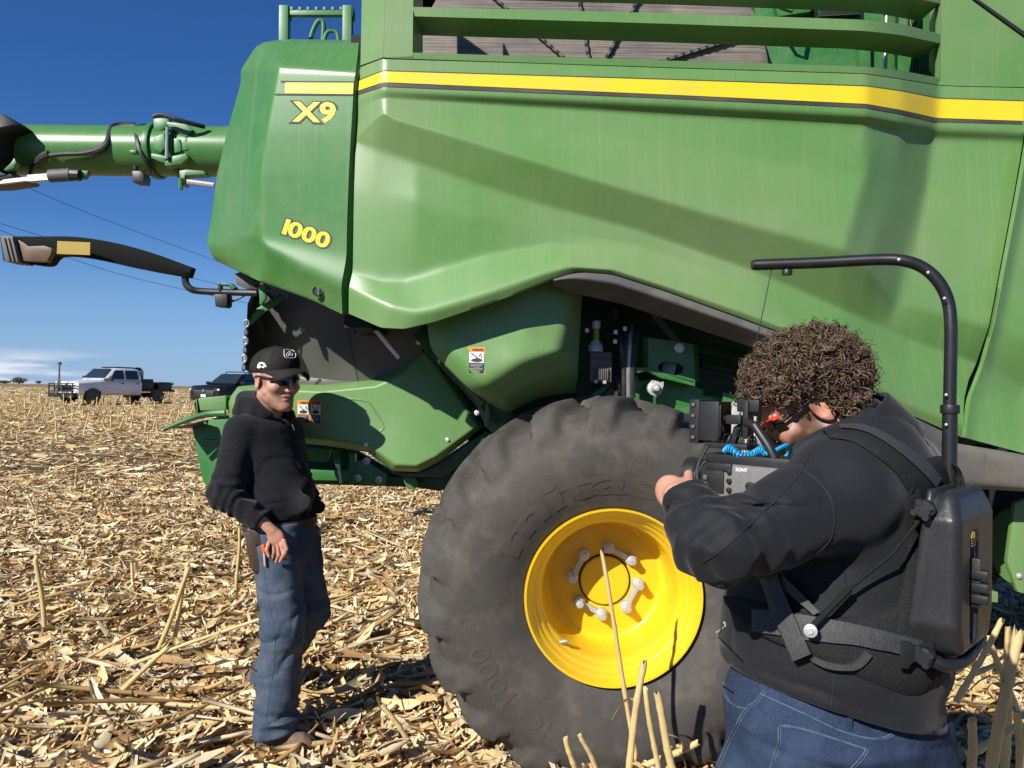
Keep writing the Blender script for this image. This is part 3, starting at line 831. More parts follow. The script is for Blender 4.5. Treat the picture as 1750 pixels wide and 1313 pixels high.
mb = MB(); mb.plate([(400,468),(412,464),(436,478),(432,494),(420,494),(404,486)], 3.72, 0.08); mb.build("rear_lamp", M['trim'], combine, bevel=0.006)
mb = MB(); mb.tube(spline(PV([(432,490,3.68),(440,482,3.66),(452,484,3.66),(455,500,3.68),(468,512,3.7)])), 0.006, 6); mb.tube(spline(PV([(425,488,3.70),(438,494,3.67),(446,488,3.66),(462,494,3.68)])), 0.005, 6); mb.build("loose_cable", M['hose'], combine)

# ---------------- unloading auger folded back along the far side
YA = 6.3
auger = mesh_obj("unloading_auger", *(lambda m: (np.concatenate(m.V), m.F))(MB().tube([P(2, 256.5, YA), P(420, 260, YA), P(700, 263, YA)], S(42, YA), 40, caps=True)), M['green_clean'], combine)
ctr = lambda px: P(px, 256.5 + (px - 2) * 3.5 / 418, YA)
mb = MB()
for dy in (-36, -27, 28, 37): pass
for px, w in ((268, 10), (310, 8)):
    a = ctr(px); mb.lathe([(S(43, YA), -w / 2 * YA / FPX), (S(47, YA), -w / 2 * YA / FPX), (S(47, YA), w / 2 * YA / FPX), (S(43, YA), w / 2 * YA / FPX)], a, (1, 0, 0.008), 40)
Yf = YA - S(46, YA)
mb.plate([(262,202),(288,202),(290,212),(272,226),(262,222)], Yf + 0.05, 0.2); mb.plate([(284,208),(318,212),(330,222),(318,236),(302,226),(286,216)], Yf + 0.02, 0.2)
mb.plate([(258,262),(290,268),(292,274),(278,278),(258,270)], Yf, 0.12); mb.plate([(280,270),(318,262),(322,270),(310,280),(282,284)], Yf, 0.1)
mb.plate([(262,235),(280,228),(284,250),(274,262),(262,254)], Yf + 0.005, 0.08); mb.plate([(296,236),(308,238),(310,258),(298,262)], Yf + 0.01, 0.08)
mb.plate([(308,238),(320,236),(322,256),(310,258)], Yf + 0.02, 0.08)
mb.build("auger_joint", M['green_frame'], auger, bevel=0.006)
mb = MB(); mb.cyl(P(286, 218, Yf - 0.02), P(285, 272, Yf - 0.02), 0.014, 8); mb.build("hinge_pin", M['steel'], auger)
mb = MB()
def hug(px, py, out=4):
    """a point just outside the tube, seen at this pixel"""
    cy = 256.5 + (px - 2) * 3.5 / 418
    t = np.clip((py - cy) / (42 + out), -0.999, 0.999)
    return P(px, py, YA - S(42 + out, YA) * math.sqrt(1 - t * t))
h1 = [(52,300),(56,286),(68,274),(86,266),(112,263),(140,262),(160,258),(175,251),(184,240),(188,224),(193,216),(206,213.5),(230,213)]
mb.tube(spline([hug(*p) for p in h1], 5), 0.021, 8)
mb.tube(spline([hug(x + 1, y + 3) for x, y in h1[5:]], 5), 0.015, 8)
mb.tube(spline([hug(*p) for p in [(258,213),(238,216),(232,226),(234,244),(240,262),(250,276),(257,290),(252,301),(240,305)]], 5), 0.013, 8)
mb.tube(spline([hug(*p) for p in [(238,216),(235,232),(238,252),(246,272),(252,284)]], 5), 0.011, 8)
mb.tube(spline(PV([(262,200,6.0),(276,197,6.0),(300,204,6.0),(330,212,6.05),(350,217,6.1)]), 5), 0.018, 8)
mb.tube(spline([hug(*p) for p in [(66,276),(74,268),(84,264)]], 5), 0.032, 8)
mb.build("hose", M['hose'], auger)
mb = MB(); mb.cyl(P(86, 301, 5.95), P(122, 299, 5.95), 0.050, 16, 0); mb.cyl(P(122, 299, 5.95), P(137, 300, 5.95), 0.045, 10, 1)
mb.obox(P(50, 306, 5.95), P(90, 303, 5.95), 0.05, 0.05, mi=2); mb.obox(P(0, 312, 5.95), P(52, 306, 5.95), 0.03, 0.03, mi=2)
mb.build("actuator", [M['trim'], M['black'], M['aluminium']], auger)
for pl, Yq, dq in (([(115,291),(150,292),(150,296),(142,306),(136,300),(115,297)], 5.96, 0.05), ([(6,290),(18,279),(24,270),(28,278),(22,288),(10,292)], 5.9, 0.05),
        ([(306,292),(318,290),(348,292),(352,298),(316,300),(314,316),(309,316)], 5.95, 0.1), ([(221,257),(232,256),(232,262),(222,262)], 5.9, 0.05)):
    mb = MB(); mb.plate(pl, Yq, dq); mb.build("auger_bracket", M['green_frame'], auger, bevel=0.004)
mb = MB(); mb.cyl(P(309, 305, 5.95), P(309, 324, 5.95), 0.018, 8, 1); mb.cyl(P(320, 311, 5.98), P(366, 317, 6.0), 0.022, 8, 0); mb.build("linkage_rod", [M['aluminium'], M['green_frame']], auger)
mb = MB(); mb.plate([(225,292),(240,292),(246,298),(245,312),(226,311)], 5.9, 0.12); mb.cyl(P(232, 284, 5.95), P(232, 293, 5.95), 0.02, 8); mb.build("work_light", M['black'], auger, bevel=0.008)
mb = MB()
mb.prism(PV([(-80,204,5.9),(-40,193,5.9),(4,194,5.9),(34,213,5.95),(-4,221,5.88),(-14,240,5.85),(-18,262,5.85),(-12,285,5.88),(10,297,5.95),(30,298,5.95),(26,303,5.95),(-20,309,5.9),(-80,312,5.9)]), 0.30)
mb.build("auger_spout", M['rubber_dark'] if 'rubber_dark' in M else M['black'], auger, bevel=0.03)

# ---------------- chassis, brackets and plumbing above the wheel
mb = MB()
mb.plate([(1000,682),(1062,640),(1090,640),(1092,652),(1120,646),(1172,655),(1202,666),(1202,676),(1238,680),(1240,694),(1118,704),(1092,688),(1012,692)], 3.73, 0.05, 0)
mb.plate([(1080,628),(1106,628),(1188,652),(1188,662),(1186,660),(1130,646),(1106,634),(1080,640)], 3.60, 0.10, 0)
mb.plate([(1108,702),(1240,690),(1238,700),(1150,712)], 3.68, 0.10, 0)
mb.plate([(1236,670),(1276,680),(1330,684),(1330,700),(1236,692)], 3.66, 0.03, 0)
mb.plate([(1225,700),(1420,702),(1420,790),(1250,790)], 3.78, 0.05, 0)
mb.build("chassis_frame", M['green_frame'], combine, bevel=0.004)
mb = MB()
# winch box with a slotted hole: plate built as a frame round the slot
Yb = 3.60
o = [(1108,577),(1183,588),(1188,655),(1108,629)]
sl = [(1124,625),(1134,618),(1158,620),(1168,628),(1166,637),(1156,642),(1136,638),(1126,633)]
oo = [(1108,612),(1108,577),(1183,588),(1186,610),(1188,655),(1150,643),(1125,634.5),(1108,629)]
fr = [P(x, y, Yb) for x, y in oo + sl]
mb.add(fr, [(0, 1, 9, 8), (1, 2, 10, 9), (2, 3, 11, 10), (3, 4, 12, 11), (4, 5, 13, 12), (5, 6, 14, 13), (6, 7, 15, 14), (7, 0, 8, 15)])
mb.prism(PV([(1080,575,3.60),(1092,575,3.66),(1092,632,3.66),(1080,628,3.60)]), 0.01)
mb.prism(PV([(1092,576,3.68),(1108,577,3.60),(1108,629,3.60),(1092,632,3.68)]), 0.01)
mb.prism(PV([(1183,588,3.60),(1192,590,3.72),(1196,652,3.72),(1188,655,3.60)]), 0.01)
mb.build("winch_box", M['green_frame'], combine)
mb = MB()
for k in range(6): mb.cyl(P(1136 + k * 4, 619, 3.66), P(1130 + k * 4, 643, 3.66), 0.006, 6)
mb.build("coiled_wire", M['steel'], combine)
mb = MB(); p = P(1161, 595, 3.59)
mb.lathe([(0.024, 0), (0.024, -0.006), (0.017, -0.008), (0.017, -0.003), (0.008, -0.003), (0.008, -0.016), (0, -0.016)], p, (0, 1, 0), 20); mb.build("pulley", M['bolt'], combine)
mb = MB(); mb.obox(P(1114, 536, 3.72), P(1160, 592, 3.64), 0.03, 0.055, up=(0, 1, 0)); mb.build("hanger_strap", M['trim'], combine)
mb = MB(); p = P(1116, 534, 3.76); mb.lathe([(0.02, 0), (0.02, -0.008), (0.009, -0.01), (0, -0.02)], p, (0, 1, 0), 14); mb.build("bolt", M['bolt'], combine)
mb = MB(); p = P(1120, 664, 3.63)
mb.lathe([(0.036, 0.03), (0.036, 0), (0.024, -0.004), (0.022, -0.01), (0.020, -0.03), (0.012, -0.045), (0, -0.048)], p, (0, 1, 0), 24)
mb.plate([(1114,650),(1122,651),(1124,656),(1134,652),(1134,660),(1128,672),(1112,664)], 3.625, 0.03)
mb.build("pivot_ball", M['aluminium'], combine)
mb = MB()
for k, x in enumerate((1068, 1075, 1082)): mb.tube(spline(PV([(x + 6, 560, 3.70), (x + 2, 580, 3.60), (x - 1, 630, 3.59), (x - 1, 680, 3.60)])), 0.013, 8, mi=1 if k == 1 else 0)
mb.tube(spline(PV([(1040,520,3.74),(1046,560,3.70),(1060,580,3.60),(1064,620,3.59),(1056,650,3.66),(1052,690,3.60)])), 0.014, 8)
mb.tube(spline(PV([(1022,560,3.72),(1040,600,3.70),(1066,602,3.70),(1070,570,3.72)])), 0.012, 8)
mb.tube(spline(PV([(1036,610,3.62),(1044,640,3.62),(1052,650,3.64),(1030,676,3.66),(1016,690,3.60)])), 0.008, 6)
mb.tube(spline(PV([(1052,640,3.64),(1058,670,3.64),(1056,692,3.66)])), 0.010, 6)
mb.build("hydraulic_hose", [M['hose'], M['steel']], combine)
mb = MB(); mb.cyl(P(1019, 549, 3.58), P(1019, 562, 3.58), 0.020, 14, 0); mb.cyl(P(1019, 562, 3.58), P(1019, 588, 3.58), 0.014, 12, 1); mb.lathe([(0.016, -0.03), (0.034, 0.0), (0.036, 0.025), (0, 0.025)], P(1018, 592, 3.58), (0, 0, -1), 16, 0)
mb.build("sensor", [M['aluminium'], M['reflector']], combine)
mb = MB(); mb.box(P(1026, 628, 3.60), (0.10, 0.05, 0.14), None, 0)
for k in range(8): mb.box(P(1013 + k * 3.6, 640, 3.57), (0.005, 0.02, 0.055), None, 1)
mb.box(P(1018, 652, 3.58), (0.018, 0.03, 0.02), None, 1); mb.box(P(1033, 653, 3.58), (0.018, 0.03, 0.02), None, 1)
mb.box(P(1026, 619, 3.57), (0.085, 0.01, 0.03), None, 0)
mb.build("control_box", [M['trim'], M['aluminium']], combine, bevel=0.003)
mb = MB(); mb.box(P(1047, 538, 3.76), (0.05, 0.04, 0.06)); mb.build("relay", M['brown_lens'], combine, bevel=0.01)
for x, y in ((1003, 565), (1052, 568), (1068, 562), (1051, 584)):
    mb = MB(); mb.box(P(x, y, 3.58), (0.018, 0.02, 0.022)); mb.build("connector", M['bolt'], combine, bevel=0.003)
# cylinder and plumbing just past the camera, in front of the tyre top
mb = MB()
mb.obox(P(1262, 690, 3.64), P(1240, 778, 3.60), 0.06, 0.05, up=(0, 1, 0), mi=0)
mb.cyl(P(1283, 700, 3.62), P(1272, 790, 3.62), 0.022, 12, 1)
mb.plate([(1300,726),(1322,724),(1330,760),(1300,766)], 3.60, 0.06, 2)
mb.tube(spline(PV([(1290,712,3.60),(1292,748,3.57),(1312,764,3.56),(1336,752,3.58)])), 0.012, 8, mi=2)
mb.build("steering_cylinder", [M['aluminium'], M['trim'], M['hose']], combine, bevel=0.003)

# right-hand end: tank and frame seen past the back of the camera man
mb = MB(); mb.lathe([(0.0, -0.02), (0.18, -0.02), (0.20, 0.0), (0.20, 0.9), (0, 0.9)], P(1700, 935, 3.9) + np.array([0.1, 0, 0]), (1, 0, 0), 40)
tank = mb.build("tank", M['green'], combine)
mb = MB()
mb.plate([(1640,862),(1690,850),(1692,905),(1650,890)], 3.62, 0.02, 0)
mb.plate([(1735,860),(1760,850),(1770,1020),(1740,1012),(1722,960)], 3.62, 0.03, 0)
mb.plate([(1660,1008),(1706,1012),(1706,1030),(1660,1028)], 3.66, 0.05, 0)
mb.plate([(1600,820),(2000,830),(2000,1000),(1600,960)], 4.15, 0.05, 1)
mb.build("lower_frame", [M['green'], M['black_matte']], combine, bevel=0.004)
mb = MB(); mb.lathe([(0.014, 0), (0.014, -0.006), (0.008, -0.008), (0, -0.014)], P(1741, 984, 3.615), (0, 1, 0), 12); mb.build("bolt", M['bolt'], combine)
mb = MB(); mb.cyl(P(1030, 1000, 3.6), P(1030, 1000, 3.6) + np.array([0, 2.2, 0]), 0.13, 20); mb.obox(P(1040, 960, 3.9), P(1040, 760, 3.9), 0.3, 0.3, up=(0, 1, 0))
mb.build("axle", M['dark_green'], combine)

# ---------------- wheel
Y0 = 3.14
wc = P(1046, 1017, 3.18); wc = np.array([wc[0], Y0, wc[2]])
wheel = bpy.data.objects.new("wheel", None); COL.objects.link(wheel); wheel.parent = combine; wheel.location = tuple(wc - root_loc(combine))
prof = np.array([(0.350,0.055),(0.356,0.030),(0.368,0.012),(0.385,0.004),(0.42,-0.016),(0.46,-0.034),(0.50,-0.046),(0.54,-0.052),(0.58,-0.053),(0.62,-0.050),(0.655,-0.043),(0.69,-0.028),(0.72,-0.008),(0.742,0.014),(0.76,0.042),(0.772,0.075),(0.778,0.11),(0.782,0.16),(0.785,0.22),(0.787,0.29),(0.788,0.36),
 (0.788,0.37),(0.787,0.44),(0.785,0.51),(0.782,0.57),(0.778,0.62),(0.772,0.655),(0.76,0.69),(0.74,0.715),(0.70,0.745),(0.62,0.765),(0.50,0.75),(0.42,0.72),(0.36,0.68)])
prof[:, 0] = 0.37 + (prof[:, 0] - 0.37) * np.where(prof[:, 0] > 0.37, 0.972, 1)
from_s = np.linspace(0, 1, len(prof)); s2 = np.linspace(0, 1, 110)
pr = np.stack([np.interp(s2, from_s, prof[:, 0]), np.interp(s2, from_s, prof[:, 1])], 1)
for _ in range(2): pr[1:-1] = 0.25 * pr[:-2] + 0.5 * pr[1:-1] + 0.25 * pr[2:]
tn = np.gradient(pr, axis=0); tn /= np.linalg.norm(tn, axis=1)[:, None]
nr = np.stack([tn[:, 1], -tn[:, 0]], 1)       # outward normal in (r, y)
NL = 19; NA = NL * 16
th = np.linspace(0, 2 * np.pi, NA, endpoint=False)
def sst(x, a, b):
    t = np.clip((x - a) / (b - a), 0, 1); return t * t * (3 - 2 * t)
Vt = np.zeros((len(pr), NA, 3))
for i, (r_, y_) in enumerate(pr):
    yc = y_ - 0.365
    half = 0.0 if yc < 0 else 0.5
    ph = th * NL / (2 * np.pi) + half + (0.365 - abs(yc)) * 1.7
    if y_ < 0.14 and False: pass
    cth = np.cos(2 * np.pi * ph)
    # steep leading flank, soft trailing one
    cth = cth + 0.25 * np.sin(4 * np.pi * ph)
    m_l = sst(cth, -0.22, 0.34)
    out = sst(r_, 0.665, 0.755) if abs(yc) > 0.2 else 1.0
    mid = sst(abs(yc), 0.0, 0.05)
    h = 0.055 * out * (0.35 + 0.65 * mid if abs(yc) < 0.05 else 1)
    rr_ = r_ + nr[i, 0] * h * m_l; yy_ = y_ + nr[i, 1] * h * m_l * 0.8
    Vt[i] = np.stack([np.cos(th) * rr_, np.full(NA, 0.0) + yy_, np.sin(th) * rr_], 1)
Ft = [(i * NA + j, i * NA + (j + 1) % NA, (i + 1) * NA + (j + 1) % NA, (i + 1) * NA + j) for i in range(len(pr) - 1) for j in range(NA)]
tyre = mesh_obj("tyre", Vt.reshape(-1, 3) + wc, Ft, M['rubber'], wheel, angle=55)
def side_y(r): return np.interp(r, prof[:20, 0], prof[:20, 1])
def arc_text(s, a0, a1, r0, hgt, bold, lift=0.004):
    V, F = text_mesh(s, bold, 4)
    bm = bmesh.new()
    vs = [bm.verts.new((v[0], v[1], 0)) for v in V]
    for f in F:
        try: bm.faces.new([vs[i] for i in f])
        except ValueError: pass
    for k in range(2): bmesh.ops.subdivide_edges(bm, edges=[e for e in bm.edges if e.calc_length() > 0.12], cuts=1, use_grid_fill=False)
    bmesh.ops.triangulate(bm, faces=bm.faces[:])
    bm.verts.index_update()
    V = np.array([v.co[:2] for v in bm.verts]); F = [tuple(v.index for v in f.verts) for f in bm.faces]
    bd = [(e.verts[0].index, e.verts[1].index) for e in bm.edges if len(e.link_faces) == 1]
    bm.free()
    u = (V[:, 0] - V[:, 0].min()) / np.ptp(V[:, 0]); v = (V[:, 1] - V[:, 1].min()) / np.ptp(V[:, 1])
    a = R(a0) + (R(a1) - R(a0)) * u; r = r0 + hgt * v
    def pos(l): return np.stack([np.cos(a) * r, side_y(r) - l, np.sin(a) * r], 1) + wc
    n = len(V)
    W = np.concatenate([pos(lift), pos(-0.004)])
    F = F + [(x, y, y + n, x + n) for x, y in bd]
    o = mesh_obj("sidewall_lettering", W, F, M['rubber_mark'], wheel, angle=30)
    return o
arc_text("mitas", 158, 68, 0.425, 0.115, 0.03, 0.0022)["label"] = "raised lettering on the tyre sidewall"
arc_text("HC 1000", 250, 199, 0.545, 0.085, 0.01, 0.0018)["label"] = "raised size lettering low on the tyre sidewall"
mb = MB()
mb.lathe([(0.343,0.075),(0.350,0.03),(0.360,0.004),(0.368,-0.010),(0.366,-0.017),(0.358,-0.016),(0.351,-0.004),(0.346,0.018),(0.338,0.028),(0.331,0.034),(0.329,0.050),(0.320,0.058),(0.312,0.064),(0.309,0.085),(0.300,0.095),(0.292,0.104),(0.288,0.14),(0.284,0.18),(0.278,0.235),(0.272,0.275),(0.264,0.297),(0.250,0.306),(0.236,0.304),(0.20,0.300),(0.15,0.298),(0.118,0.298),(0.114,0.310)], wc, (0, 1, 0), 96)
rim = mb.build("rim", M['yellow'], wheel, angle=50)
mb = MB(); mb.lathe([(0.118,0.306),(0.109,0.304)], wc, (0, 1, 0), 48, 1); mb.lathe([(0.109,0.310),(0.109,0.286),(0.104,0.281),(0.06,0.279),(0.0,0.278)], wc, (0, 1, 0), 48, 0)
mb.build("hub_cap", [M['yellow'], M['black_matte']], wheel)
def hp(a, r, y): return wc + np.array([math.cos(R(a)) * r, y, math.sin(R(a)) * r])
for a, b in ((85, 40), (-5, -50), (-95, -140), (175, 130)):
    mb = MB(); r = 0.150
    A, B = hp(a, r, 0.285), hp(b, r, 0.285)
    mb.obox(A, B, 0.022, 0.030, up=(0, 1, 0))
    for q in (A, B): mb.lathe([(0.027, 0.015), (0.027, -0.012), (0.023, -0.016), (0.0, -0.017)], q, (0, 1, 0), 16)
    mb.build("clamp_plate", M['aluminium'], wheel, bevel=0.003)
    for q in (A, B):
        mb = MB(); mb.cyl(q + [0, -0.015, 0], q + [0, -0.03, 0], 0.021, 16, 0); mb.cyl(q + [0, -0.03, 0], q + [0, -0.055, 0], 0.018, 6, 0)
        mb.build("wheel_bolt", M['bolt'], wheel, bevel=0.002)
mb = MB(); v0 = hp(226, 0.300, 0.09); mb.cyl(v0, v0 + np.array([0.03, -0.02, 0.012]), 0.009, 8); mb.cyl(v0 + np.array([0.018, -0.012, 0.007]), v0 + np.array([0.024, -0.016, 0.01]), 0.013, 8)
mb.build("valve_stem", M['steel'], wheel)
# ================================================================== GROUND
NS, NX = 90, 60
ys = np.concatenate([np.linspace(-40, 0, 10), np.linspace(0.5, 14, 60), np.linspace(16, 120, 40), np.array([160, 240, 400, 800, 1600, 4000, 8000])])
def lump(x, y):
    return 0.022 * np.sin(1.9 * x + 0.7 * y) * np.sin(1.3 * y - 0.5 * x) + 0.014 * np.sin(5.1 * x + 1.0) * np.sin(4.3 * y + 2.0 * x)
def gz(x, y):
    return ground_z(y) + lump(x, y) * np.clip(1.3 - np.asarray(y, float) / 60, 0, 1) - 0.02
V = []
for y in ys:
    w = max(14, abs(y) * 1.6 + 12)
    for t in np.linspace(-1, 1, NX * 2 + 1):
        x = w * np.sign(t) * abs(t) ** 1.6
        V.append((x, y, float(gz(x, y))))
n = NX * 2 + 1
F = [(i * n + j, i * n + j + 1, (i + 1) * n + j + 1, (i + 1) * n + j) for i in range(len(ys) - 1) for j in range(n - 1)]
def ground_mat():
    m = bpy.data.materials.new("field_soil_and_residue"); m.use_nodes = True
    N, L = m.node_tree.nodes, m.node_tree.links
    b = N["Principled BSDF"]; b.inputs["Roughness"].default_value = 0.9; b.inputs["Specular IOR Level"].default_value = 0.15
    t = N.new("ShaderNodeTexCoord")
    def noise(sc, det=6, rough=0.65):
        mpn = N.new("ShaderNodeMapping"); mpn.inputs["Scale"].default_value = sc; L.new(t.outputs["Object"], mpn.inputs[0])
        k = N.new("ShaderNodeTexNoise"); k.inputs["Scale"].default_value = 1; k.inputs["Detail"].default_value = det; k.inputs["Roughness"].default_value = rough
        L.new(mpn.outputs[0], k.inputs["Vector"]); return k.outputs["Fac"]
    def ramp(src, stops):
        r = N.new("ShaderNodeValToRGB"); L.new(src, r.inputs[0])
        el = r.color_ramp.elements
        el[0].position, el[0].color = stops[0][0], (*stops[0][1], 1)
        el[1].position, el[1].color = stops[-1][0], (*stops[-1][1], 1)
        for p, c in stops[1:-1]:
            e = el.new(p); e.color = (*c, 1)
        return r.outputs[0]
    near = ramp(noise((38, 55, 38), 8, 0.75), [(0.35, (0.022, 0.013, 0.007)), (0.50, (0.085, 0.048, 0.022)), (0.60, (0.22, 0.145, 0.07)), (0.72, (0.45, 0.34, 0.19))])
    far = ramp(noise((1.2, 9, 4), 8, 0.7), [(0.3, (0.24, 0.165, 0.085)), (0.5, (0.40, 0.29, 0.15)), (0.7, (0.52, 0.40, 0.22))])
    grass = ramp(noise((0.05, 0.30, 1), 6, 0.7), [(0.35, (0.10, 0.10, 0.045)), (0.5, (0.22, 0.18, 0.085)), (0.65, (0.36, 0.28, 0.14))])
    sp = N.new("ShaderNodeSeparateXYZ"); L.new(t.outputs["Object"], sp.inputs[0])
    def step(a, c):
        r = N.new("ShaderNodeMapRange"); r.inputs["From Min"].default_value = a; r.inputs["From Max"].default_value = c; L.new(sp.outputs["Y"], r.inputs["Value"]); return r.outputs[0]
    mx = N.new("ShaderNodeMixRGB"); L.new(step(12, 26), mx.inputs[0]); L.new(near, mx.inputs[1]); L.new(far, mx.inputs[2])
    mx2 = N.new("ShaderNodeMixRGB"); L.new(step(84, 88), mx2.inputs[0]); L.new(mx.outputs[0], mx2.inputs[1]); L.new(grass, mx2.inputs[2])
    L.new(mx2.outputs[0], b.inputs["Base Color"])
    bn = N.new("ShaderNodeBump"); bn.inputs["Strength"].default_value = 0.8; bn.inputs["Distance"].default_value = 0.03
    L.new(noise((30, 45, 30), 6), bn.inputs["Height"]); L.new(bn.outputs[0], b.inputs["Normal"])
    return m
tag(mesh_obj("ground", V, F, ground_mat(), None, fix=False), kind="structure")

# ---------------- corn residue: one mass of husks, leaf strips and chopped stalk
PAL = np.array([(0.68, 0.50, 0.24), (0.76, 0.61, 0.35), (0.60, 0.41, 0.17), (0.52, 0.33, 0.13), (0.40, 0.235, 0.09), (0.72, 0.58, 0.36), (0.27, 0.145, 0.06), (0.55, 0.44, 0.28), (0.31, 0.12, 0.055), (0.80, 0.69, 0.46)])
PW = np.array([0.22, 0.20, 0.15, 0.10, 0.08, 0.10, 0.06, 0.05, 0.02, 0.07]); PW = PW / PW.sum()
def litter(n, ymin, ymax, leaf, zmax, seed, lscale=1.0, xs=0.72, pile=0.05, outer=False):
    """vectorised scatter of curved strips; returns V, F, colours"""
    g = np.random.default_rng(seed)
    # even in area over the wedge the camera can see, a little beyond its sides
    y = np.sqrt(g.uniform(ymin ** 2, ymax ** 2, n))
    x = g.uniform(-1, 1, n) * (y * xs + 0.5)
    if outer: x = np.sign(x) * (y * 0.72 + 0.5 + np.abs(x) * 1.1)
    bx, by = -1.09, 3.40                     # trodden flat round the standing man's front boot
    tread = ((x - bx) / 0.30) ** 2 + ((y - by) / 0.22) ** 2 < 1
    nseg = 5 if leaf else 3
    if leaf:
        Ln = np.exp(g.normal(-2.3, 0.60, n)) * lscale; Ln = np.clip(Ln, 0.03, 0.60)
        W = np.clip(Ln * g.uniform(0.05, 0.20, n), 0.003, 0.030)
    else:
        Ln = np.exp(g.normal(-2.6, 0.5, n)) * lscale; W = np.clip(g.uniform(0.004, 0.012, n) * lscale ** 0.5, 0.003, 0.02)
    yaw = g.normal(0.25, 0.75, n) + np.pi * g.integers(0, 2, n)
    yaw = np.where(g.random(n) < 0.3, g.uniform(0, 2 * np.pi, n), yaw)
    pit = g.normal(0, 0.19, n) * np.where(Ln > 0.2, 0.5, 1); roll = g.normal(0, 0.42, n)
    up = (g.random(n) < 0.015) & ~tread & (Ln < 0.11)
    pit = np.where(up, g.uniform(0.4, 1.1, n), pit)
    bend = g.normal(0, 1.5, n) * np.clip(0.10 / Ln, 0.15, 1); twist = g.normal(0, 1.3, n)
    clump = 0.5 + 0.5 * np.sin(2.3 * x + 1.1 * y + np.sin(3.1 * y)) * np.sin(1.7 * y - 0.9 * x)
    z0 = gz(x, y) + 0.02 + g.random(n) ** 1.4 * zmax * np.where(tread, 0.1, 1) + 1.8 * pile * clump ** 2 * g.random(n) * np.where(tread, 0.1, 1)
    u = np.linspace(-0.5, 0.5, nseg + 1)
    cross = np.array([-1.0, 0.0, 1.0]) if leaf else np.array([-1.0, 1.0])
    nc = len(cross)
    wprof = (1 - (2 * np.abs(u + 0.08)) ** 2.6) ** 0.7 if leaf else np.ones(nseg + 1)
    wprof = np.nan_to_num(np.clip(wprof, 0.12, 1), nan=0.12)
    # local coords: along (a), side (b), up (c)
    a = Ln[:, None, None] * u[None, :, None] + 0 * cross[None, None, :]
    taper = g.uniform(0.15, 1.6, n)[:, None]
    wp = np.clip(wprof[None, :], 0.1, 1) ** taper * g.uniform(0.65, 1.15, (n, nseg + 1))
    b = W[:, None, None] * wp[:, :, None] * cross[None, None, :]
    c = (bend * Ln)[:, None, None] * (u ** 2)[None, :, None] * 0.9 + (np.abs(cross) * 0.8)[None, None, :] * W[:, None, None] * g.uniform(-1, 1, n)[:, None, None]
    tw = roll[:, None, None] + twist[:, None, None] * u[None, :, None]
    b2 = b * np.cos(tw) - c * np.sin(tw) * 0.0 ; c2 = c + b * np.sin(tw)
    a2 = a * np.cos(pit)[:, None, None] - c2 * np.sin(pit)[:, None, None]
    c3 = a * np.sin(pit)[:, None, None] + c2 * np.cos(pit)[:, None, None]
    X = x[:, None, None] + a2 * np.cos(yaw)[:, None, None] - b2 * np.sin(yaw)[:, None, None]
    Yw = y[:, None, None] + a2 * np.sin(yaw)[:, None, None] + b2 * np.cos(yaw)[:, None, None]
    lift = np.where(up, np.abs(np.sin(pit)) * Ln * 0.45, 0)
    Z = z0[:, None, None] + c3 + lift[:, None, None]
    V = np.stack([X, Yw, Z], -1).reshape(-1, 3)
    k = (nseg + 1) * nc
    base = np.array([(i * nc + j, i * nc + j + 1, (i + 1) * nc + j + 1, (i + 1) * nc + j) for i in range(nseg) for j in range(nc - 1)])
    F = (base[None] + (np.arange(n) * k)[:, None, None]).reshape(-1, 4)
    col = PAL[g.choice(len(PAL), n, p=PW)] * g.uniform(0.72, 1.15, n)[:, None]
    C = np.repeat(col, k, axis=0)
    return V, F, C
def stalks(n, ymin, ymax, seed, xs=0.72):
    g = np.random.default_rng(seed)
    y = np.sqrt(g.uniform(ymin ** 2, ymax ** 2, n)); x = g.uniform(-1, 1, n) * (y * xs + 0.5)
    Ln = np.clip(np.exp(g.normal(-1.5, 0.55, n)), 0.07, 0.75); r = g.uniform(0.006, 0.0125, n)
    yaw = g.normal(0.35, 0.7, n); pit = g.normal(0, 0.16, n)
    z0 = gz(x, y) + 0.03 + g.random(n) * 0.07 + np.abs(np.sin(pit)) * Ln * 0.4
    ns, nr = 4, 6
    u = np.linspace(-0.5, 0.5, ns + 1); ang = np.linspace(0, 2 * np.pi, nr, endpoint=False)
    bul = np.array([1.0, 0.92, 1.12, 0.92, 1.0])
    a = Ln[:, None, None] * u[None, :, None] + 0 * ang[None, None, :]
    b = r[:, None, None] * bul[None, :, None] * np.cos(ang)[None, None, :]
    c = r[:, None, None] * bul[None, :, None] * np.sin(ang)[None, None, :] + (g.normal(0, 0.08, n) * Ln)[:, None, None] * (u ** 2)[None, :, None]
    a2 = a * np.cos(pit)[:, None, None] - c * np.sin(pit)[:, None, None]; c2 = a * np.sin(pit)[:, None, None] + c * np.cos(pit)[:, None, None]
    X = x[:, None, None] + a2 * np.cos(yaw)[:, None, None] - b * np.sin(yaw)[:, None, None]
    Yw = y[:, None, None] + a2 * np.sin(yaw)[:, None, None] + b * np.cos(yaw)[:, None, None]
    V = np.stack([X, Yw, z0[:, None, None] + c2], -1).reshape(-1, 3)
    k = (ns + 1) * nr
    base = [(i * nr + j, i * nr + (j + 1) % nr, (i + 1) * nr + (j + 1) % nr, (i + 1) * nr + j) for i in range(ns) for j in range(nr)]
    base += [(0, 1, 2, 3), (0, 3, 4, 5), (24, 25, 26, 27), (24, 27, 28, 29)]
    F = (np.array(base)[None] + (np.arange(n) * k)[:, None, None]).reshape(-1, 4)
    col = PAL[g.choice([0, 2, 3, 2, 4, 5], n)] * g.uniform(0.75, 1.1, n)[:, None]
    return V, F, np.repeat(col, k, axis=0)
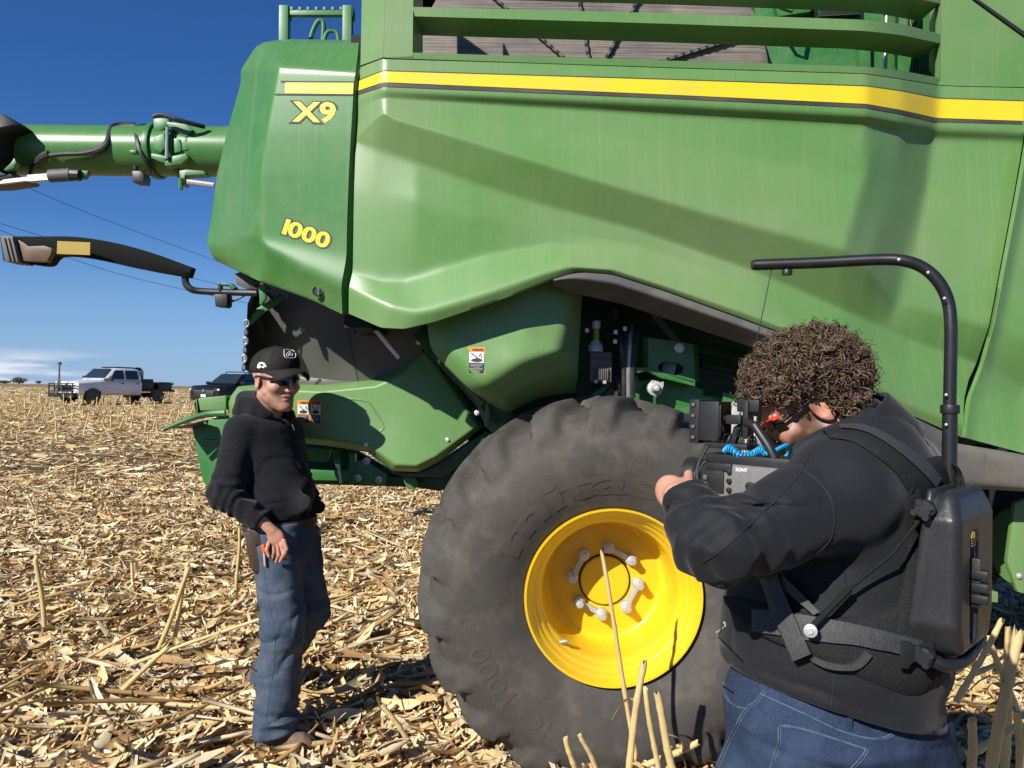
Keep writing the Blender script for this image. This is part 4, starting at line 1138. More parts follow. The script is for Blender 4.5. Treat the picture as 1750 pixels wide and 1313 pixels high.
M['litter'] = mat('dry_corn_residue', (0.5, 0.4, 0.2), 0.62, spec=0.35, attr='tint', var=[((0.20, 0.11, 0.05), 26.0, 0.52, 0.78, 0.45)], streak=[((0.75, 0.66, 0.48), (9, 9, 9), 0.5, 0.8, 0.25)])
def litter_obj(name, parts):
    V, F, C, off = [], [], [], 0
    for v, f, c in parts:
        V.append(v); F.append(f + off); C.append(c); off += len(v)
    V, F, C = np.concatenate(V), np.concatenate(F), np.concatenate(C)
    o = mesh_obj(name, V, F, M['litter'], None, smooth=False, fix=False)
    at = o.data.attributes.new("tint", 'FLOAT_COLOR', 'POINT')
    at.data.foreach_set("color", np.concatenate([C, np.ones((len(C), 1))], 1).astype(np.float32).ravel())
    return tag(o, kind="stuff", label="loose dry husks, leaves and chopped stalk covering the field", cat="corn residue")
litter_obj("corn_residue", [
    litter(24000, 1.2, 6.0, True, 0.065, 11, 1.15), litter(27000, 1.2, 6.0, False, 0.06, 12), stalks(1900, 1.2, 6.0, 13),
    litter(3600, 1.2, 7.0, True, 0.07, 31, 1.9),
    litter(26000, 6.0, 13.0, True, 0.07, 14, 1.3), litter(40000, 6.0, 13.0, False, 0.07, 15, 1.6), stalks(1800, 6.0, 13.0, 16),
    litter(26000, 13.0, 34.0, True, 0.07, 17, 1.9), stalks(3500, 13.0, 40.0, 18), litter(14000, 34.0, 80.0, True, 0.09, 19, 3.2),
    litter(16000, 1.0, 8.0, True, 0.07, 51, 1.5, outer=True), litter(14000, 8.0, 20.0, True, 0.07, 52, 2.2, outer=True), litter(9000, 20.0, 50.0, True, 0.08, 53, 3.4, outer=True)])

# ---------------- standing and leaning cut stalks
M['stalk'] = mat('corn_stalk', (0.60, 0.44, 0.19), 0.55, var=[((0.34, 0.20, 0.08), 12.0, 0.48, 0.75, 0.5), ((0.74, 0.62, 0.38), 5.0, 0.5, 0.75, 0.5)], streak=[((0.36, 0.24, 0.10), (160, 160, 4), 0.5, 0.7, 0.35)])
def stalk_mesh(h, r, seed, leaf=True, lean=0.0):
    """cut stalk with nodes, a torn slanting top and a bit of dry sheath; base at the origin"""
    g = np.random.default_rng(seed)
    mb = MB()
    ns = max(8, int(h / 0.025))
    z = np.linspace(-0.04, h, ns + 1)
    node = np.zeros_like(z)
    for zn in np.arange(0.03 + g.uniform(0, 0.05), h, 0.13): node += np.exp(-((z - zn) / 0.012) ** 2)
    rad = r * (1 - 0.12 * z / max(h, .1)) * (1 + 0.20 * node)
    off = np.stack([0.004 * np.sin(z * 9 + g.uniform(0, 6)) + lean * z, 0.003 * np.sin(z * 7 + g.uniform(0, 6)), z], 1)
    mb.tube(off, rad, 9)
    V = mb.V[0]
    top = V[-9:]; V[-9:, 2] += g.uniform(-0.018, 0.028, 9); 
    for k in range(g.integers(2, 5) if leaf else 0):
        z0 = g.uniform(0.05, h * 0.95); a = g.uniform(0, 6.28); L = g.uniform(0.06, 0.22); w = g.uniform(0.008, 0.02)
        p0 = np.array([np.interp(z0, z, off[:, 0]), np.interp(z0, z, off[:, 1]), z0])
        t = np.linspace(0, 1, 6)
        d = np.array([math.cos(a), math.sin(a), 0]); sd = np.array([-math.sin(a), math.cos(a), 0])
        up = g.uniform(0.2, 0.9)
        path = p0 + d * r * 0.8 + d * (L * t * 0.7)[:, None] + np.array([0, 0, 1]) * (up * L * t - 1.3 * L * t ** 2)[:, None]
        wid = w * (1 - t * 0.85)
        Vv = np.concatenate([path - sd * wid[:, None], path + sd * wid[:, None] + np.array([0, 0, 0.004])])
        mb.add(Vv, [(i, i + 1, 7 + i, 6 + i) for i in range(5)])
    return mb
def stalk_data(name, h, r, seed, **k):
    mb = stalk_mesh(h, r, seed, **k)
    o = mb.build(name, M['stalk'], None, angle=60)
    return o
def put(o, p0, p1, h):
    """stand a stalk of height h so that it runs from p0 to p1"""
    p0, p1 = np.asarray(p0), np.asarray(p1)
    d = Vector(p1 - p0); q = Vector((0, 0, 1)).rotation_difference(d.normalized())
    o.rotation_mode = 'QUATERNION'; o.rotation_quaternion = q; o.location = tuple(p0); s = d.length / h
    o.scale = (min(1.3, max(0.8, s)),) * 2 + (s,)
    return o
hero = [  # base px, base py, top px, top py, Y, r, label
 (1095,1330,1029,956,2.78,0.0085,"longest pale stalk leaning left across the yellow rim"),
 (1072,1325,1100,1135,2.72,0.013,"ragged split stalk standing close right of the longest leaning stalk"),
 (1154,1330,1122,1188,2.62,0.014,"thick blunt stalk in front of the tyre, rightmost of its clump"),
 (1126,1330,1104,1180,2.70,0.010,"thin stalk between the ragged split stalk and the thick blunt one"),
 (1085,1320,1190,1268,2.75,0.012,"fallen stalk sloping up to the right beside the camera man's jeans"),
 (1022,1325,992,1256,2.70,0.009,"short stalk leaning left under the tyre"),
 (75,1062,62,952,4.5,0.014,"single upright stalk at the far left edge of the field"),
 (1606,1340,1608,1225,1.95,0.010,"upright stalk cut short below the black support pack"),
 (1607,1240,1610,1120,2.0,0.007,"grey thin stalk right under the black support pack"),
 (1658,1340,1662,1232,2.1,0.012,"upright blunt stalk right of the camera man's hip"),
 (1690,1330,1740,1080,2.35,0.017,"thick leaning stalk at the right edge behind the support pack"),
 (1716,1300,1726,1080,2.6,0.014,"stalk standing behind the thick leaning one at the right edge"),
 (1640,1190,1712,1062,2.75,0.011,"thin stalk leaning right, lowest behind the support pack"),
 (1735,1210,1690,1090,2.9,0.012,"stalk leaning left across the thick one at the right edge"),
 (1660,1285,1748,1238,2.5,0.013,"fallen stalk sloping up to the right edge of the field"),
 (1672,1150,1748,1118,3.0,0.010,"pale fallen stalk lying under the green tank"),
 (1745,1330,1738,1215,2.2,0.011,"short upright stalk in the lower right corner"),
 (985,1330,968,1262,2.66,0.010,"short stalk leaning left, leftmost in front of the tyre"),
 (700,1270,655,1205,3.4,0.012,"broken stalk leaning left between the standing man and the tyre"),
 (560,1150,700,1128,4.4,0.011,"fallen stalk lying in the shadow between the standing man and the tyre"),
 (275,1098,325,970,4.35,0.014,"stalk leaning right, left of the standing man"),
 (300,1078,322,960,4.4,0.012,"stalk crossing behind the one that leans right near the standing man"),
 (180,1205,290,1105,3.9,0.014,"fallen stalk lying up to the right, left of the standing man's boots"),
 (230,1197,410,1213,3.75,0.012,"pale fallen stalk lying level beside the standing man's front boot"),
 (405,1000,409,902,4.2,0.009,"upright stalk just behind the standing man's hip"),
 (240,1130,450,1055,4.15,0.010,"long pale fallen stalk that points at the standing man's knee"),
]
stalk_n = 0
for bx, by, tx_, ty_, Y, r, lab in hero:
    h = 0.5
    o = stalk_data("corn_stalk", h, r, 100 + stalk_n, leaf=(stalk_n % 3 == 1)); stalk_n += 1
    Yt = Y - 0.02 if ty_ < by - 60 else Y
    put(o, P(bx, by, Y), P(tx_, ty_, Yt), h)
    o.scale = (1, 1, o.scale[2])
    tag(o, lab, "corn stalk", "cut corn stalks")
# dry ears still in their husks
M['husk'] = mat('dry_husk', (0.50, 0.40, 0.24), 0.7, var=[((0.30, 0.22, 0.12), 14.0, 0.45, 0.75, 0.5)], streak=[((0.34, 0.26, 0.15), (90, 90, 6), 0.48, 0.7, 0.5)])
def corn_ear(px0, py0, px1, py1, Y, r, lab):
    t = thing("corn_ear", P(px0, py0, Y), lab, "corn ear", "dropped corn ears")
    a, b = P(px0, py0, Y), P(px1, py1, Y - 0.03)
    u = np.linspace(0, 1, 12)
    mb = MB(); mb.tube(a + (b - a) * u[:, None], r * np.sin(np.pi * (0.06 + 0.90 * u) ** 0.8) ** 0.7, 14); mb.build("husk", M['husk'], t, angle=60)
    d = b - a; sd = np.cross(d, [0, 0, 1]); sd /= np.linalg.norm(sd)
    for k, (f, g_) in enumerate(((0.3, 1), (0.5, -1), (0.1, 1))):
        v = np.linspace(0, 1, 7)
        path = a + d * (f + 0.75 * v)[:, None] + sd * g_ * (r * (0.7 + 0.6 * v))[:, None] + np.array([0, 0, 1]) * (r * (0.8 - 0.5 * v + 0.5 * np.sin(3 * v)))[:, None]
        w = 0.016 * (1 - v * 0.85)
        mb = MB(); mb.add(np.concatenate([path - sd * w[:, None], path + sd * w[:, None] + [0, 0, 0.006]]), [(i, i + 1, 8 + i, 7 + i) for i in range(6)]); mb.build("husk_leaf", M['husk'], t, angle=70)
corn_ear(44, 1278, 108, 1250, 3.45, 0.030, "grey dried corn ear in its husk lying in the lower left corner")
corn_ear(640, 1290, 700, 1262, 3.35, 0.024, "pale open corn ear lying left of the tyre's foot")
# rows of stubble running away from the camera
variants = [stalk_data("corn_stalk", h, r, 40 + k, lean=l) for k, (h, r, l) in enumerate([(0.30, 0.012, 0.05), (0.42, 0.011, -0.12), (0.22, 0.013, 0.2), (0.50, 0.010, 0.12), (0.36, 0.012, -0.25)])]
gs = np.random.default_rng(5)
spots = []
for rowi in range(-40, 12):
    yy = 5.2
    while yy < 46:
        yy += gs.uniform(0.5, 2.2) * (0.55 if yy > 18 else 0.9)
        xx = rowi * 0.76 - 0.25 * yy + gs.normal(0, 0.06)
        px = CX + FPX * xx / yy
        if -40 < px < 700 and gs.random() < (0.42 if yy < 18 else 0.65):
            if px > 330 + 0 and yy > 30: continue
            spots.append((yy, xx))
spots = sorted(spots)
step = max(1, len(spots) / 270.0)
spots = [spots[int(i * step)] for i in range(min(270, len(spots)))]
for k, (yy, xx) in enumerate(spots):
    src = variants[k % 5]
    o = src if k < 5 else src.copy()
    if k >= 5: COL.objects.link(o)
    o.location = (xx, yy, float(gz(xx, yy)) + 0.01)
    o.rotation_euler = (gs.normal(0, 0.14), gs.normal(0, 0.14), gs.uniform(0, 6.28))
    s = gs.uniform(0.7, 1.15) * (1.0 if yy < 20 else 1.25)
    o.scale = (s * (1 + yy / 40), s * (1 + yy / 40), s)
    tag(o, "cut corn stalk standing among many others in the stubble rows behind the standing man", "corn stalk", "cut corn stalks in the stubble rows")
# ================================================================== implicit surfaces for people and cloth
def sd_cap(p, a, b, ra, rb):
    a = np.asarray(a, np.float32); b = np.asarray(b, np.float32)
    ab = b - a; t = np.clip(((p - a) @ ab) / float(ab @ ab), 0, 1)
    return np.linalg.norm(p - a - t[..., None] * ab, axis=-1) - (ra + (rb - ra) * t), t
def cap(p, a, b, ra, rb): return sd_cap(p, a, b, ra, rb)[0]
def ell(p, c, r, B=None):
    q = p - np.asarray(c, np.float32)
    if B is not None: q = q @ np.asarray(B, np.float32).T
    r = np.asarray(r, np.float32)
    k0 = np.linalg.norm(q / r, axis=-1); k1 = np.linalg.norm(q / (r * r), axis=-1)
    return k0 * (k0 - 1) / np.maximum(k1, 1e-6)
def smin(a, b, k):
    h = np.clip(0.5 + 0.5 * (b - a) / k, 0, 1)
    return b + (a - b) * h - k * h * (1 - h)
def smax(a, b, k): return -smin(-a, -b, k)
def half(p, c, n):
    n = np.asarray(n, np.float32); n = n / np.linalg.norm(n)
    return (p - np.asarray(c, np.float32)) @ n
_LAT = np.random.default_rng(3).uniform(-1, 1, (32, 32, 32)).astype(np.float32)
def vnoise(p, f, seed=0.0):
    q = p * np.asarray(f, np.float32) + np.float32(seed * 7.31 + 50)
    i = np.floor(q).astype(np.int32); w = q - i; w = w * w * (3 - 2 * w); i &= 31; j = (i + 1) & 31
    x0, y0, z0, x1, y1, z1 = i[..., 0], i[..., 1], i[..., 2], j[..., 0], j[..., 1], j[..., 2]
    wx, wy, wz = w[..., 0], w[..., 1], w[..., 2]
    a = _LAT[x0, y0, z0] * (1 - wx) + _LAT[x1, y0, z0] * wx; b = _LAT[x0, y1, z0] * (1 - wx) + _LAT[x1, y1, z0] * wx
    c = _LAT[x0, y0, z1] * (1 - wx) + _LAT[x1, y0, z1] * wx; d = _LAT[x0, y1, z1] * (1 - wx) + _LAT[x1, y1, z1] * wx
    return (a * (1 - wy) + b * wy) * (1 - wz) + (c * (1 - wy) + d * wy) * wz
def ridge(p, f, seed=0.0):
    return 1 - np.abs(vnoise(p, f, seed)) * 2.2
def crease(p, f, seed=0.0, w=0.07):
    return np.exp(-np.abs(vnoise(p, f, seed)) / w)
def frame_of(d, ref=(0, 0, 1)):
    d = np.asarray(d, float); d = d / np.linalg.norm(d)
    x = np.cross(ref, d); x /= np.linalg.norm(x); y = np.cross(d, x)
    return np.stack([x, y, d])
def nets(f, lo, hi, h):
    lo = np.asarray(lo, float); hi = np.asarray(hi, float)
    n = np.ceil((hi - lo) / h).astype(int) + 1
    ax = [(lo[k] + h * np.arange(n[k])).astype(np.float32) for k in range(3)]
    val = np.empty(n, np.float32)
    st = max(1, 400000 // (n[1] * n[2]))
    for i in range(0, n[0], st):
        X, Y, Z = np.meshgrid(ax[0][i:i + st], ax[1], ax[2], indexing='ij')
        val[i:i + st] = f(np.stack([X, Y, Z], -1))
    ins = val < 0
    cs = [(a, b, c) for a in (0, 1) for b in (0, 1) for c in (0, 1)]
    sl = lambda A, o: A[o[0]:A.shape[0] - 1 + o[0], o[1]:A.shape[1] - 1 + o[1], o[2]:A.shape[2] - 1 + o[2]]
    cnt = sum(sl(ins, o).astype(np.int8) for o in cs)
    act = (cnt > 0) & (cnt < 8)
    idx = -np.ones(act.shape, np.int64); I = np.argwhere(act); idx[act] = np.arange(len(I))
    pos = np.zeros((len(I), 3)); w = np.zeros(len(I))
    cv = {o: val[I[:, 0] + o[0], I[:, 1] + o[1], I[:, 2] + o[2]] for o in cs}
    for o in cs:
        for k in range(3):
            if o[k] == 0:
                q = list(o); q[k] = 1; q = tuple(q)
                a, b = cv[o], cv[q]; m = (a < 0) != (b < 0)
                t = np.where(m, a / np.where(m, a - b, 1), 0)
                pt = np.tile(np.array(o, float), (len(I), 1)); pt[:, k] = t
                pos[m] += pt[m]; w[m] += 1
    V = lo + h * (I + pos / w[:, None])
    Fs = []
    for k in range(3):
        u, v = (k + 1) % 3, (k + 2) % 3
        A = np.moveaxis(ins, (k, u, v), (0, 1, 2)); D = np.moveaxis(idx, (k, u, v), (0, 1, 2))
        e = A[:-1, 1:-1, 1:-1] != A[1:, 1:-1, 1:-1]
        q = np.argwhere(e)
        a, b, c = q[:, 0], q[:, 1] + 1, q[:, 2] + 1
        quad = np.stack([D[a, b - 1, c - 1], D[a, b, c - 1], D[a, b, c], D[a, b - 1, c]], 1)
        flip = A[a + 1, b, c]
        quad[flip] = quad[flip][:, ::-1]
        Fs.append(quad)
    F = np.concatenate(Fs); F = F[(F >= 0).all(1)]
    return V, F
def relax(V, F, it=2, k=0.5):
    E = np.concatenate([F[:, [0, 1]], F[:, [1, 2]], F[:, [2, 3]], F[:, [3, 0]]])
    for _ in range(it):
        s = np.zeros_like(V); c = np.zeros(len(V))
        np.add.at(s, E[:, 0], V[E[:, 1]]); np.add.at(s, E[:, 1], V[E[:, 0]])
        np.add.at(c, E[:, 0], 1); np.add.at(c, E[:, 1], 1)
        V = V * (1 - k) + k * s / np.maximum(c, 1)[:, None]
    return V
def sdf_obj(name, f, lo, hi, h, mats, parent, it=1, tint=None):
    V, F = nets(f, lo, hi, h)
    V = relax(V, F, it)
    o = mesh_obj(name, V, F, mats, parent, angle=180, fix=False)
    if tint is not None: set_tint(o, tint(V))
    return o
def set_tint(o, C):
    at = o.data.attributes.new("tint", 'FLOAT_COLOR', 'POINT')
    at.data.foreach_set("color", np.concatenate([C, np.ones((len(C), 1))], 1).astype(np.float32).ravel())
def joined(name, parts, mats, parent, tints=None):
    """several closed shells that interpenetrate, as one mesh"""
    V = np.concatenate([p[0] for p in parts]); off = 0; Fs = []
    for p in parts: Fs.append(p[1] + off); off += len(p[0])
    o = mesh_obj(name, V, np.concatenate(Fs), mats, parent, angle=180, fix=False)
    if tints is not None: set_tint(o, np.concatenate(tints))
    return o

# materials for people
M['skin'] = mat('skin', (0.5, 0.3, 0.2), 0.48, spec=0.4, attr='tint', var=[((0.42, 0.16, 0.10), 45.0, 0.52, 0.8, 0.18)], bump=[(380, 0.12, 0.001)])
M['skin'].node_tree.nodes["Principled BSDF"].inputs["Subsurface Weight"].default_value = 0.08
M['skin'].node_tree.nodes["Principled BSDF"].inputs["Subsurface Radius"].default_value = (0.02, 0.008, 0.004)
M['hoodie'] = mat('charcoal_fleece', (0.0085, 0.0088, 0.0110), 0.95, spec=0.2, var=[((0.035, 0.033, 0.031), 5.0, 0.5, 0.8, 0.25), ((0.03, 0.03, 0.032), 120.0, 0.45, 0.7, 0.35)], bump=[(24, 0.25, 0.012), (420, 0.4, 0.001)], fuzz=0.10)
M['jacket'] = mat('black_softshell', (0.0085, 0.0088, 0.0108), 0.75, spec=0.28, var=[((0.020, 0.020, 0.022), 260.0, 0.45, 0.7, 0.35), ((0.05, 0.048, 0.042), 7.0, 0.6, 0.85, 0.2)], bump=[(13, 0.22, 0.014), (520, 0.3, 0.0008)], fuzz=0.08)
M['denim'] = mat('faded_denim', (0.044, 0.062, 0.094), 0.85, spec=0.2, var=[((0.13, 0.155, 0.185), 4.5, 0.45, 0.68, 0.8), ((0.21, 0.19, 0.16), 7.0, 0.54, 0.78, 0.45), ((0.016, 0.024, 0.045), 6.0, 0.52, 0.75, 0.5), ((0.10, 0.14, 0.20), 180.0, 0.45, 0.7, 0.4)], bump=[(16, 0.3, 0.015), (350, 0.3, 0.001)])
M['denim_dark'] = mat('blue_denim', (0.019, 0.032, 0.064), 0.85, spec=0.2, var=[((0.085, 0.12, 0.19), 4.0, 0.46, 0.75, 0.55), ((0.045, 0.07, 0.125), 200.0, 0.45, 0.7, 0.45)], bump=[(14, 0.3, 0.015), (420, 0.3, 0.001)])
M['seam'] = mat('seam_thread', (0.085, 0.11, 0.16), 0.9, var=[((0.03, 0.05, 0.10), 60.0, 0.45, 0.65, 0.8)])
M['cap'] = mat('cap_cloth', (0.016, 0.0150, 0.0140), 0.9, spec=0.2, var=[((0.075, 0.062, 0.048), 9.0, 0.45, 0.8, 0.35)], bump=[(350, 0.35, 0.001)])
M['boot'] = mat('brown_boot', (0.13, 0.075, 0.048), 0.8, var=[((0.26, 0.19, 0.13), 14.0, 0.45, 0.75, 0.6)], bump=[(40, 0.3, 0.004)])
M['sole'] = mat('boot_sole', (0.10, 0.085, 0.07), 0.9)
M['leather'] = mat('brown_leather', (0.045, 0.024, 0.015), 0.5, var=[((0.10, 0.065, 0.04), 12.0, 0.5, 0.8, 0.4)], bump=[(90, 0.2, 0.002)])
M['glass_dark'] = mat('dark_lens', (0.012, 0.010, 0.008), 0.08, spec=0.6)
M['webbing'] = mat('black_webbing', (0.034, 0.034, 0.033), 0.55, spec=0.35, var=[((0.06, 0.055, 0.05), 9.0, 0.5, 0.8, 0.3)], streak=[((0.075, 0.075, 0.073), (230, 230, 230), 0.48, 0.6, 0.4)], bump=[((330, 330, 60), 0.5, 0.002)])
M['mesh_pad'] = mat('black_mesh_padding', (0.012, 0.012, 0.012), 0.9, spec=0.2, var=[((0.032, 0.032, 0.031), 420.0, 0.47, 0.6, 0.6)], bump=[(430, 0.7, 0.002), (10, 0.2, 0.01)])
M['leatherette'] = mat('grained_shell', (0.020, 0.020, 0.021), 0.42, spec=0.5, var=[((0.07, 0.066, 0.06), 11.0, 0.5, 0.85, 0.25)], bump=[((110, 110, 70), 0.25, 0.003), (300, 0.25, 0.0012)])
M['tube_black'] = mat('black_tube', (0.014, 0.014, 0.014), 0.36, spec=0.5, var=[((0.06, 0.06, 0.058), 40.0, 0.55, 0.8, 0.25)])
M['hair'] = mat('brown_hair', (0.075, 0.046, 0.026), 0.48, spec=0.45, var=[((0.19, 0.12, 0.068), 60.0, 0.4, 0.7, 0.7), ((0.02, 0.012, 0.007), 25.0, 0.5, 0.75, 0.6)])
M['camera_grey'] = mat('camera_body', (0.17, 0.165, 0.155), 0.45, spec=0.5, var=[((0.10, 0.10, 0.095), 90.0, 0.45, 0.7, 0.3)])
M['red_frame'] = mat('red_frame', (0.75, 0.07, 0.03), 0.35)
M['cyan_cord'] = mat('blue_cord', (0.015, 0.30, 0.58), 0.45)

SKIN = np.array([0.49, 0.275, 0.19])
def head_sdf(q, hair_pad=0.0):
    """q: head-local points, x towards the face, y to the left, z up, origin between the ears"""
    a = np.abs(q[..., 1])
    s = np.stack([q[..., 0], a, q[..., 2]], -1)
    d = ell(q, (-0.012, 0, 0.042), (0.100, 0.079, 0.087))
    d = smin(d, ell(q, (0.036, 0, -0.028), (0.060, 0.060, 0.088)), 0.03)
    d = smin(d, cap(s, (0.005, 0.050, -0.055), (0.072, 0.016, -0.100), 0.024, 0.020), 0.028)
    d = smin(d, ell(q, (0.083, 0, -0.100), (0.019, 0.022, 0.018)), 0.015)
    d = smin(d, ell(s, (0.064, 0.046, -0.022), (0.028, 0.026, 0.024)), 0.02)
    d = smin(d, cap(s, (0.090, 0.010, 0.024), (0.074, 0.046, 0.024), 0.013, 0.011), 0.012)
    d = smax(d, -ell(s, (0.104, 0.033, 0.004), (0.022, 0.019, 0.013)), 0.012)
    d = smin(d, ell(s, (0.080, 0.033, 0.004), (0.013, 0.013, 0.012)), 0.004)
    d = smin(d, cap(q, (0.094, 0, 0.016), (0.119, 0, -0.028), 0.0085, 0.0115), 0.012)
    d = smin(d, ell(s, (0.106, 0.012, -0.034), (0.013, 0.009, 0.009)), 0.007)
    d = smin(d, ell(q, (0.090, 0, -0.058), (0.013, 0.026, 0.0075)), 0.006)
    d = smin(d, ell(q, (0.088, 0, -0.072), (0.013, 0.022, 0.0085)), 0.006)
    d = smax(d, -cap(s, (0.106, 0.0, -0.0645), (0.086, 0.026, -0.0655), 0.0018, 0.0014), 0.003)
    # ears
    e = ell(s, (-0.010, 0.078, -0.006), (0.019, 0.0085, 0.033), Euler((0, R(-12), R(-18))).to_matrix())
    e = smax(e, -ell(s, (-0.007, 0.0885, -0.003), (0.0125, 0.0075, 0.024)), 0.003)
    d = smin(d, e, 0.006)
    d = smin(d, cap(q, (-0.022, 0, -0.05), (-0.048, 0, -0.20), 0.056, 0.062), 0.03)
    return d
def skin_tint(q, beard=0.0, seed=1, hi=0.0):
    C = np.tile(SKIN, (len(q), 1))
    n = vnoise(q.astype(np.float32), (60, 60, 60), seed)
    a = np.abs(q[:, 1])
    ear = np.exp(-(((q[:, 0] + 0.01) / 0.025) ** 2 + ((a - 0.083) / 0.012) ** 2 + ((q[:, 2]) / 0.04) ** 2))
    cheek = np.exp(-(((q[:, 0] - 0.08) / 0.03) ** 2 + ((a - 0.045) / 0.03) ** 2 + ((q[:, 2] + 0.03) / 0.03) ** 2))
    nose = np.exp(-(((q[:, 0] - 0.118) / 0.02) ** 2 + (q[:, 1] / 0.02) ** 2 + ((q[:, 2] + 0.025) / 0.02) ** 2))
    red = np.clip(0.55 * ear + 0.35 * cheek + 0.4 * nose, 0, 1)[:, None]
    C = C * (1 - red) + np.array([0.55, 0.20, 0.14]) * red
    lip = np.exp(-(((q[:, 0] - 0.1) / 0.012) ** 4 + (q[:, 1] / 0.024) ** 4 + ((q[:, 2] + 0.065) / 0.013) ** 4))[:, None] * 0.6
    C = C * (1 - lip) + np.array([0.40, 0.17, 0.13]) * lip
    jaw = 1 / (1 + np.exp((q[:, 2] + 0.045 - hi - 0.35 * np.clip(q[:, 0] - 0.06, -1, 0.03) + (20 * hi) * np.clip(q[:, 0] - 0.055, 0, 0.05)) / (0.010 - 0.09 * hi))) * (q[:, 0] > 0.004) * (1 / (1 + np.exp(-(q[:, 2] + 0.118) / 0.006)))
    side = np.exp(-((q[:, 0] - 0.018) / (0.016 + 0.3 * hi)) ** 2) * (a > 0.045) * (q[:, 2] > -0.06) * (q[:, 2] < 0.03)
    b = np.clip((np.clip(jaw, 0, 1) + 0.8 * side) * beard * (0.75 + 0.5 * n), 0, 0.95)[:, None]
    C = C * (1 - b) + np.array([0.085, 0.045, 0.026]) * b
    return C
def basis(fwd, up=(0, 0, 1), roll=0.0):
    x = np.asarray(fwd, float); x = x / np.linalg.norm(x)
    y = np.cross(up, x); y /= np.linalg.norm(y); z = np.cross(x, y)
    return np.stack([x, y, z])            # rows: world -> local

# ================================================================== STANDING MAN
H = np.array
man = thing("person", P(480, 1270, 3.55) * [1, 1, 0], "man in black cap, sunglasses, charcoal hoodie and faded jeans standing side-on in the stubble", "person")
hb = basis((0.80, -0.60, -0.05)); hs = H([1.12, 1.10, 1.14])
ho = P(470, 651, 3.55)
def to_head(p): return ((p - ho.astype(np.float32)) @ hb.T.astype(np.float32)) / hs.astype(np.float32)
def from_head(q): return (np.asarray(q, float) * hs) @ hb + ho
headV, headF = nets(lambda p: head_sdf(to_head(p)) * 1.1, ho - [0.20, 0.20, 0.26], ho + [0.22, 0.20, 0.20], 0.0032)
headV = relax(headV, headF, 1, 0.4)
# joints
J = dict(neck=P(462, 712, 3.60), chest=P(462, 770, 3.60), waist=P(478, 870, 3.58), pelv=P(482, 915, 3.58),
    rs=P(412, 738, 3.45), re=P(384, 848, 3.36), rw=P(452, 893, 3.36), ls=P(494, 738, 3.76), le=P(515, 838, 3.86), lw=P(545, 872, 3.72),
    rh=P(470, 915, 3.50), rk=P(484, 1062, 3.47), ra=P(470, 1238, 3.50), lh=P(500, 915, 3.68), lk=P(527, 1045, 3.72), la=P(450, 1163, 4.05))
def body_f(p):
    d = cap(p, J['neck'], J['chest'], 0.055, 0.11)
    d = smin(d, cap(p, J['chest'], J['pelv'], 0.12, 0.11), 0.05)
    for s in 'rl':
        d = smin(d, cap(p, J[s + 's'], J[s + 'e'], 0.050, 0.040), 0.04); d = smin(d, cap(p, J[s + 'e'], J[s + 'e'] + (J[s + 'w'] - J[s + 'e']) * 0.78, 0.040, 0.026), 0.01)
        d = smin(d, cap(p, J[s + 'h'], J[s + 'k'], 0.075, 0.050), 0.04); d = smin(d, cap(p, J[s + 'k'], J[s + 'a'], 0.050, 0.036), 0.01)
    return d
bV, bF = nets(body_f, P(340, 700, 3.6) * [1, 0, 0] + [0, 3.2, 0.08], P(580, 640, 3.6) * [1, 0, 0] + [0, 4.2, 1.62], 0.012)
# right hand, hanging relaxed
Yh = 3.355
hand_pts = dict(w=P(453, 894, Yh), p=P(473, 920, Yh))
fing = [  # base, mid, tip, radius
 ([(461, 930, 3.37), (456, 945, 3.36), (460, 957, 3.36)], 0.0100),    # thumb
 ([(489, 928, 3.335), (494, 944, 3.325), (489, 958, 3.335)], 0.0098),
 ([(484, 935, 3.34), (488, 954, 3.33), (482, 967, 3.345)], 0.0100),
 ([(477, 937, 3.35), (479, 955, 3.345), (474, 968, 3.36)], 0.0096),
 ([(470, 936, 3.36), (470, 950, 3.36), (467, 962, 3.375)], 0.0086)]
def hand_f(p):
    d = cap(p, hand_pts['w'] + H([-0.04, 0, 0.03]), P(466, 908, Yh), 0.030, 0.027)
    d = smin(d, ell(p, P(474, 921, Yh), (0.047, 0.022, 0.040), basis(P(484, 936, Yh) - P(455, 900, Yh))), 0.014)
    for k, (pts, r) in enumerate(fing):
        a, b, c = [P(*q) for q in pts]
        f = smin(cap(p, a, b, r * 1.08, r * 0.98), cap(p, b, c, r * 0.98, r * 0.80), 0.003)
        d = smin(d, f, 0.007 if k else 0.010)
    return d
hV, hF = nets(hand_f, P(446, 980, Yh) - [0.09, 0.10, 0.0], P(500, 870, Yh) + [0.04, 0.10, 0.03], 0.0026)
hV = hand_pts['w'] + (hV - hand_pts['w']) * 0.90
body = joined("body", [(headV, headF), (bV, bF), (hV, hF)], M['skin'], man,
    [skin_tint(to_head(headV.astype(np.float32)).astype(float), 0.60), np.tile(SKIN, (len(bV), 1)), np.tile(SKIN * [0.92, 0.82, 0.78], (len(hV), 1)) * (1 + 0.12 * vnoise(hV.astype(np.float32), (90, 90, 90))[:, None])])

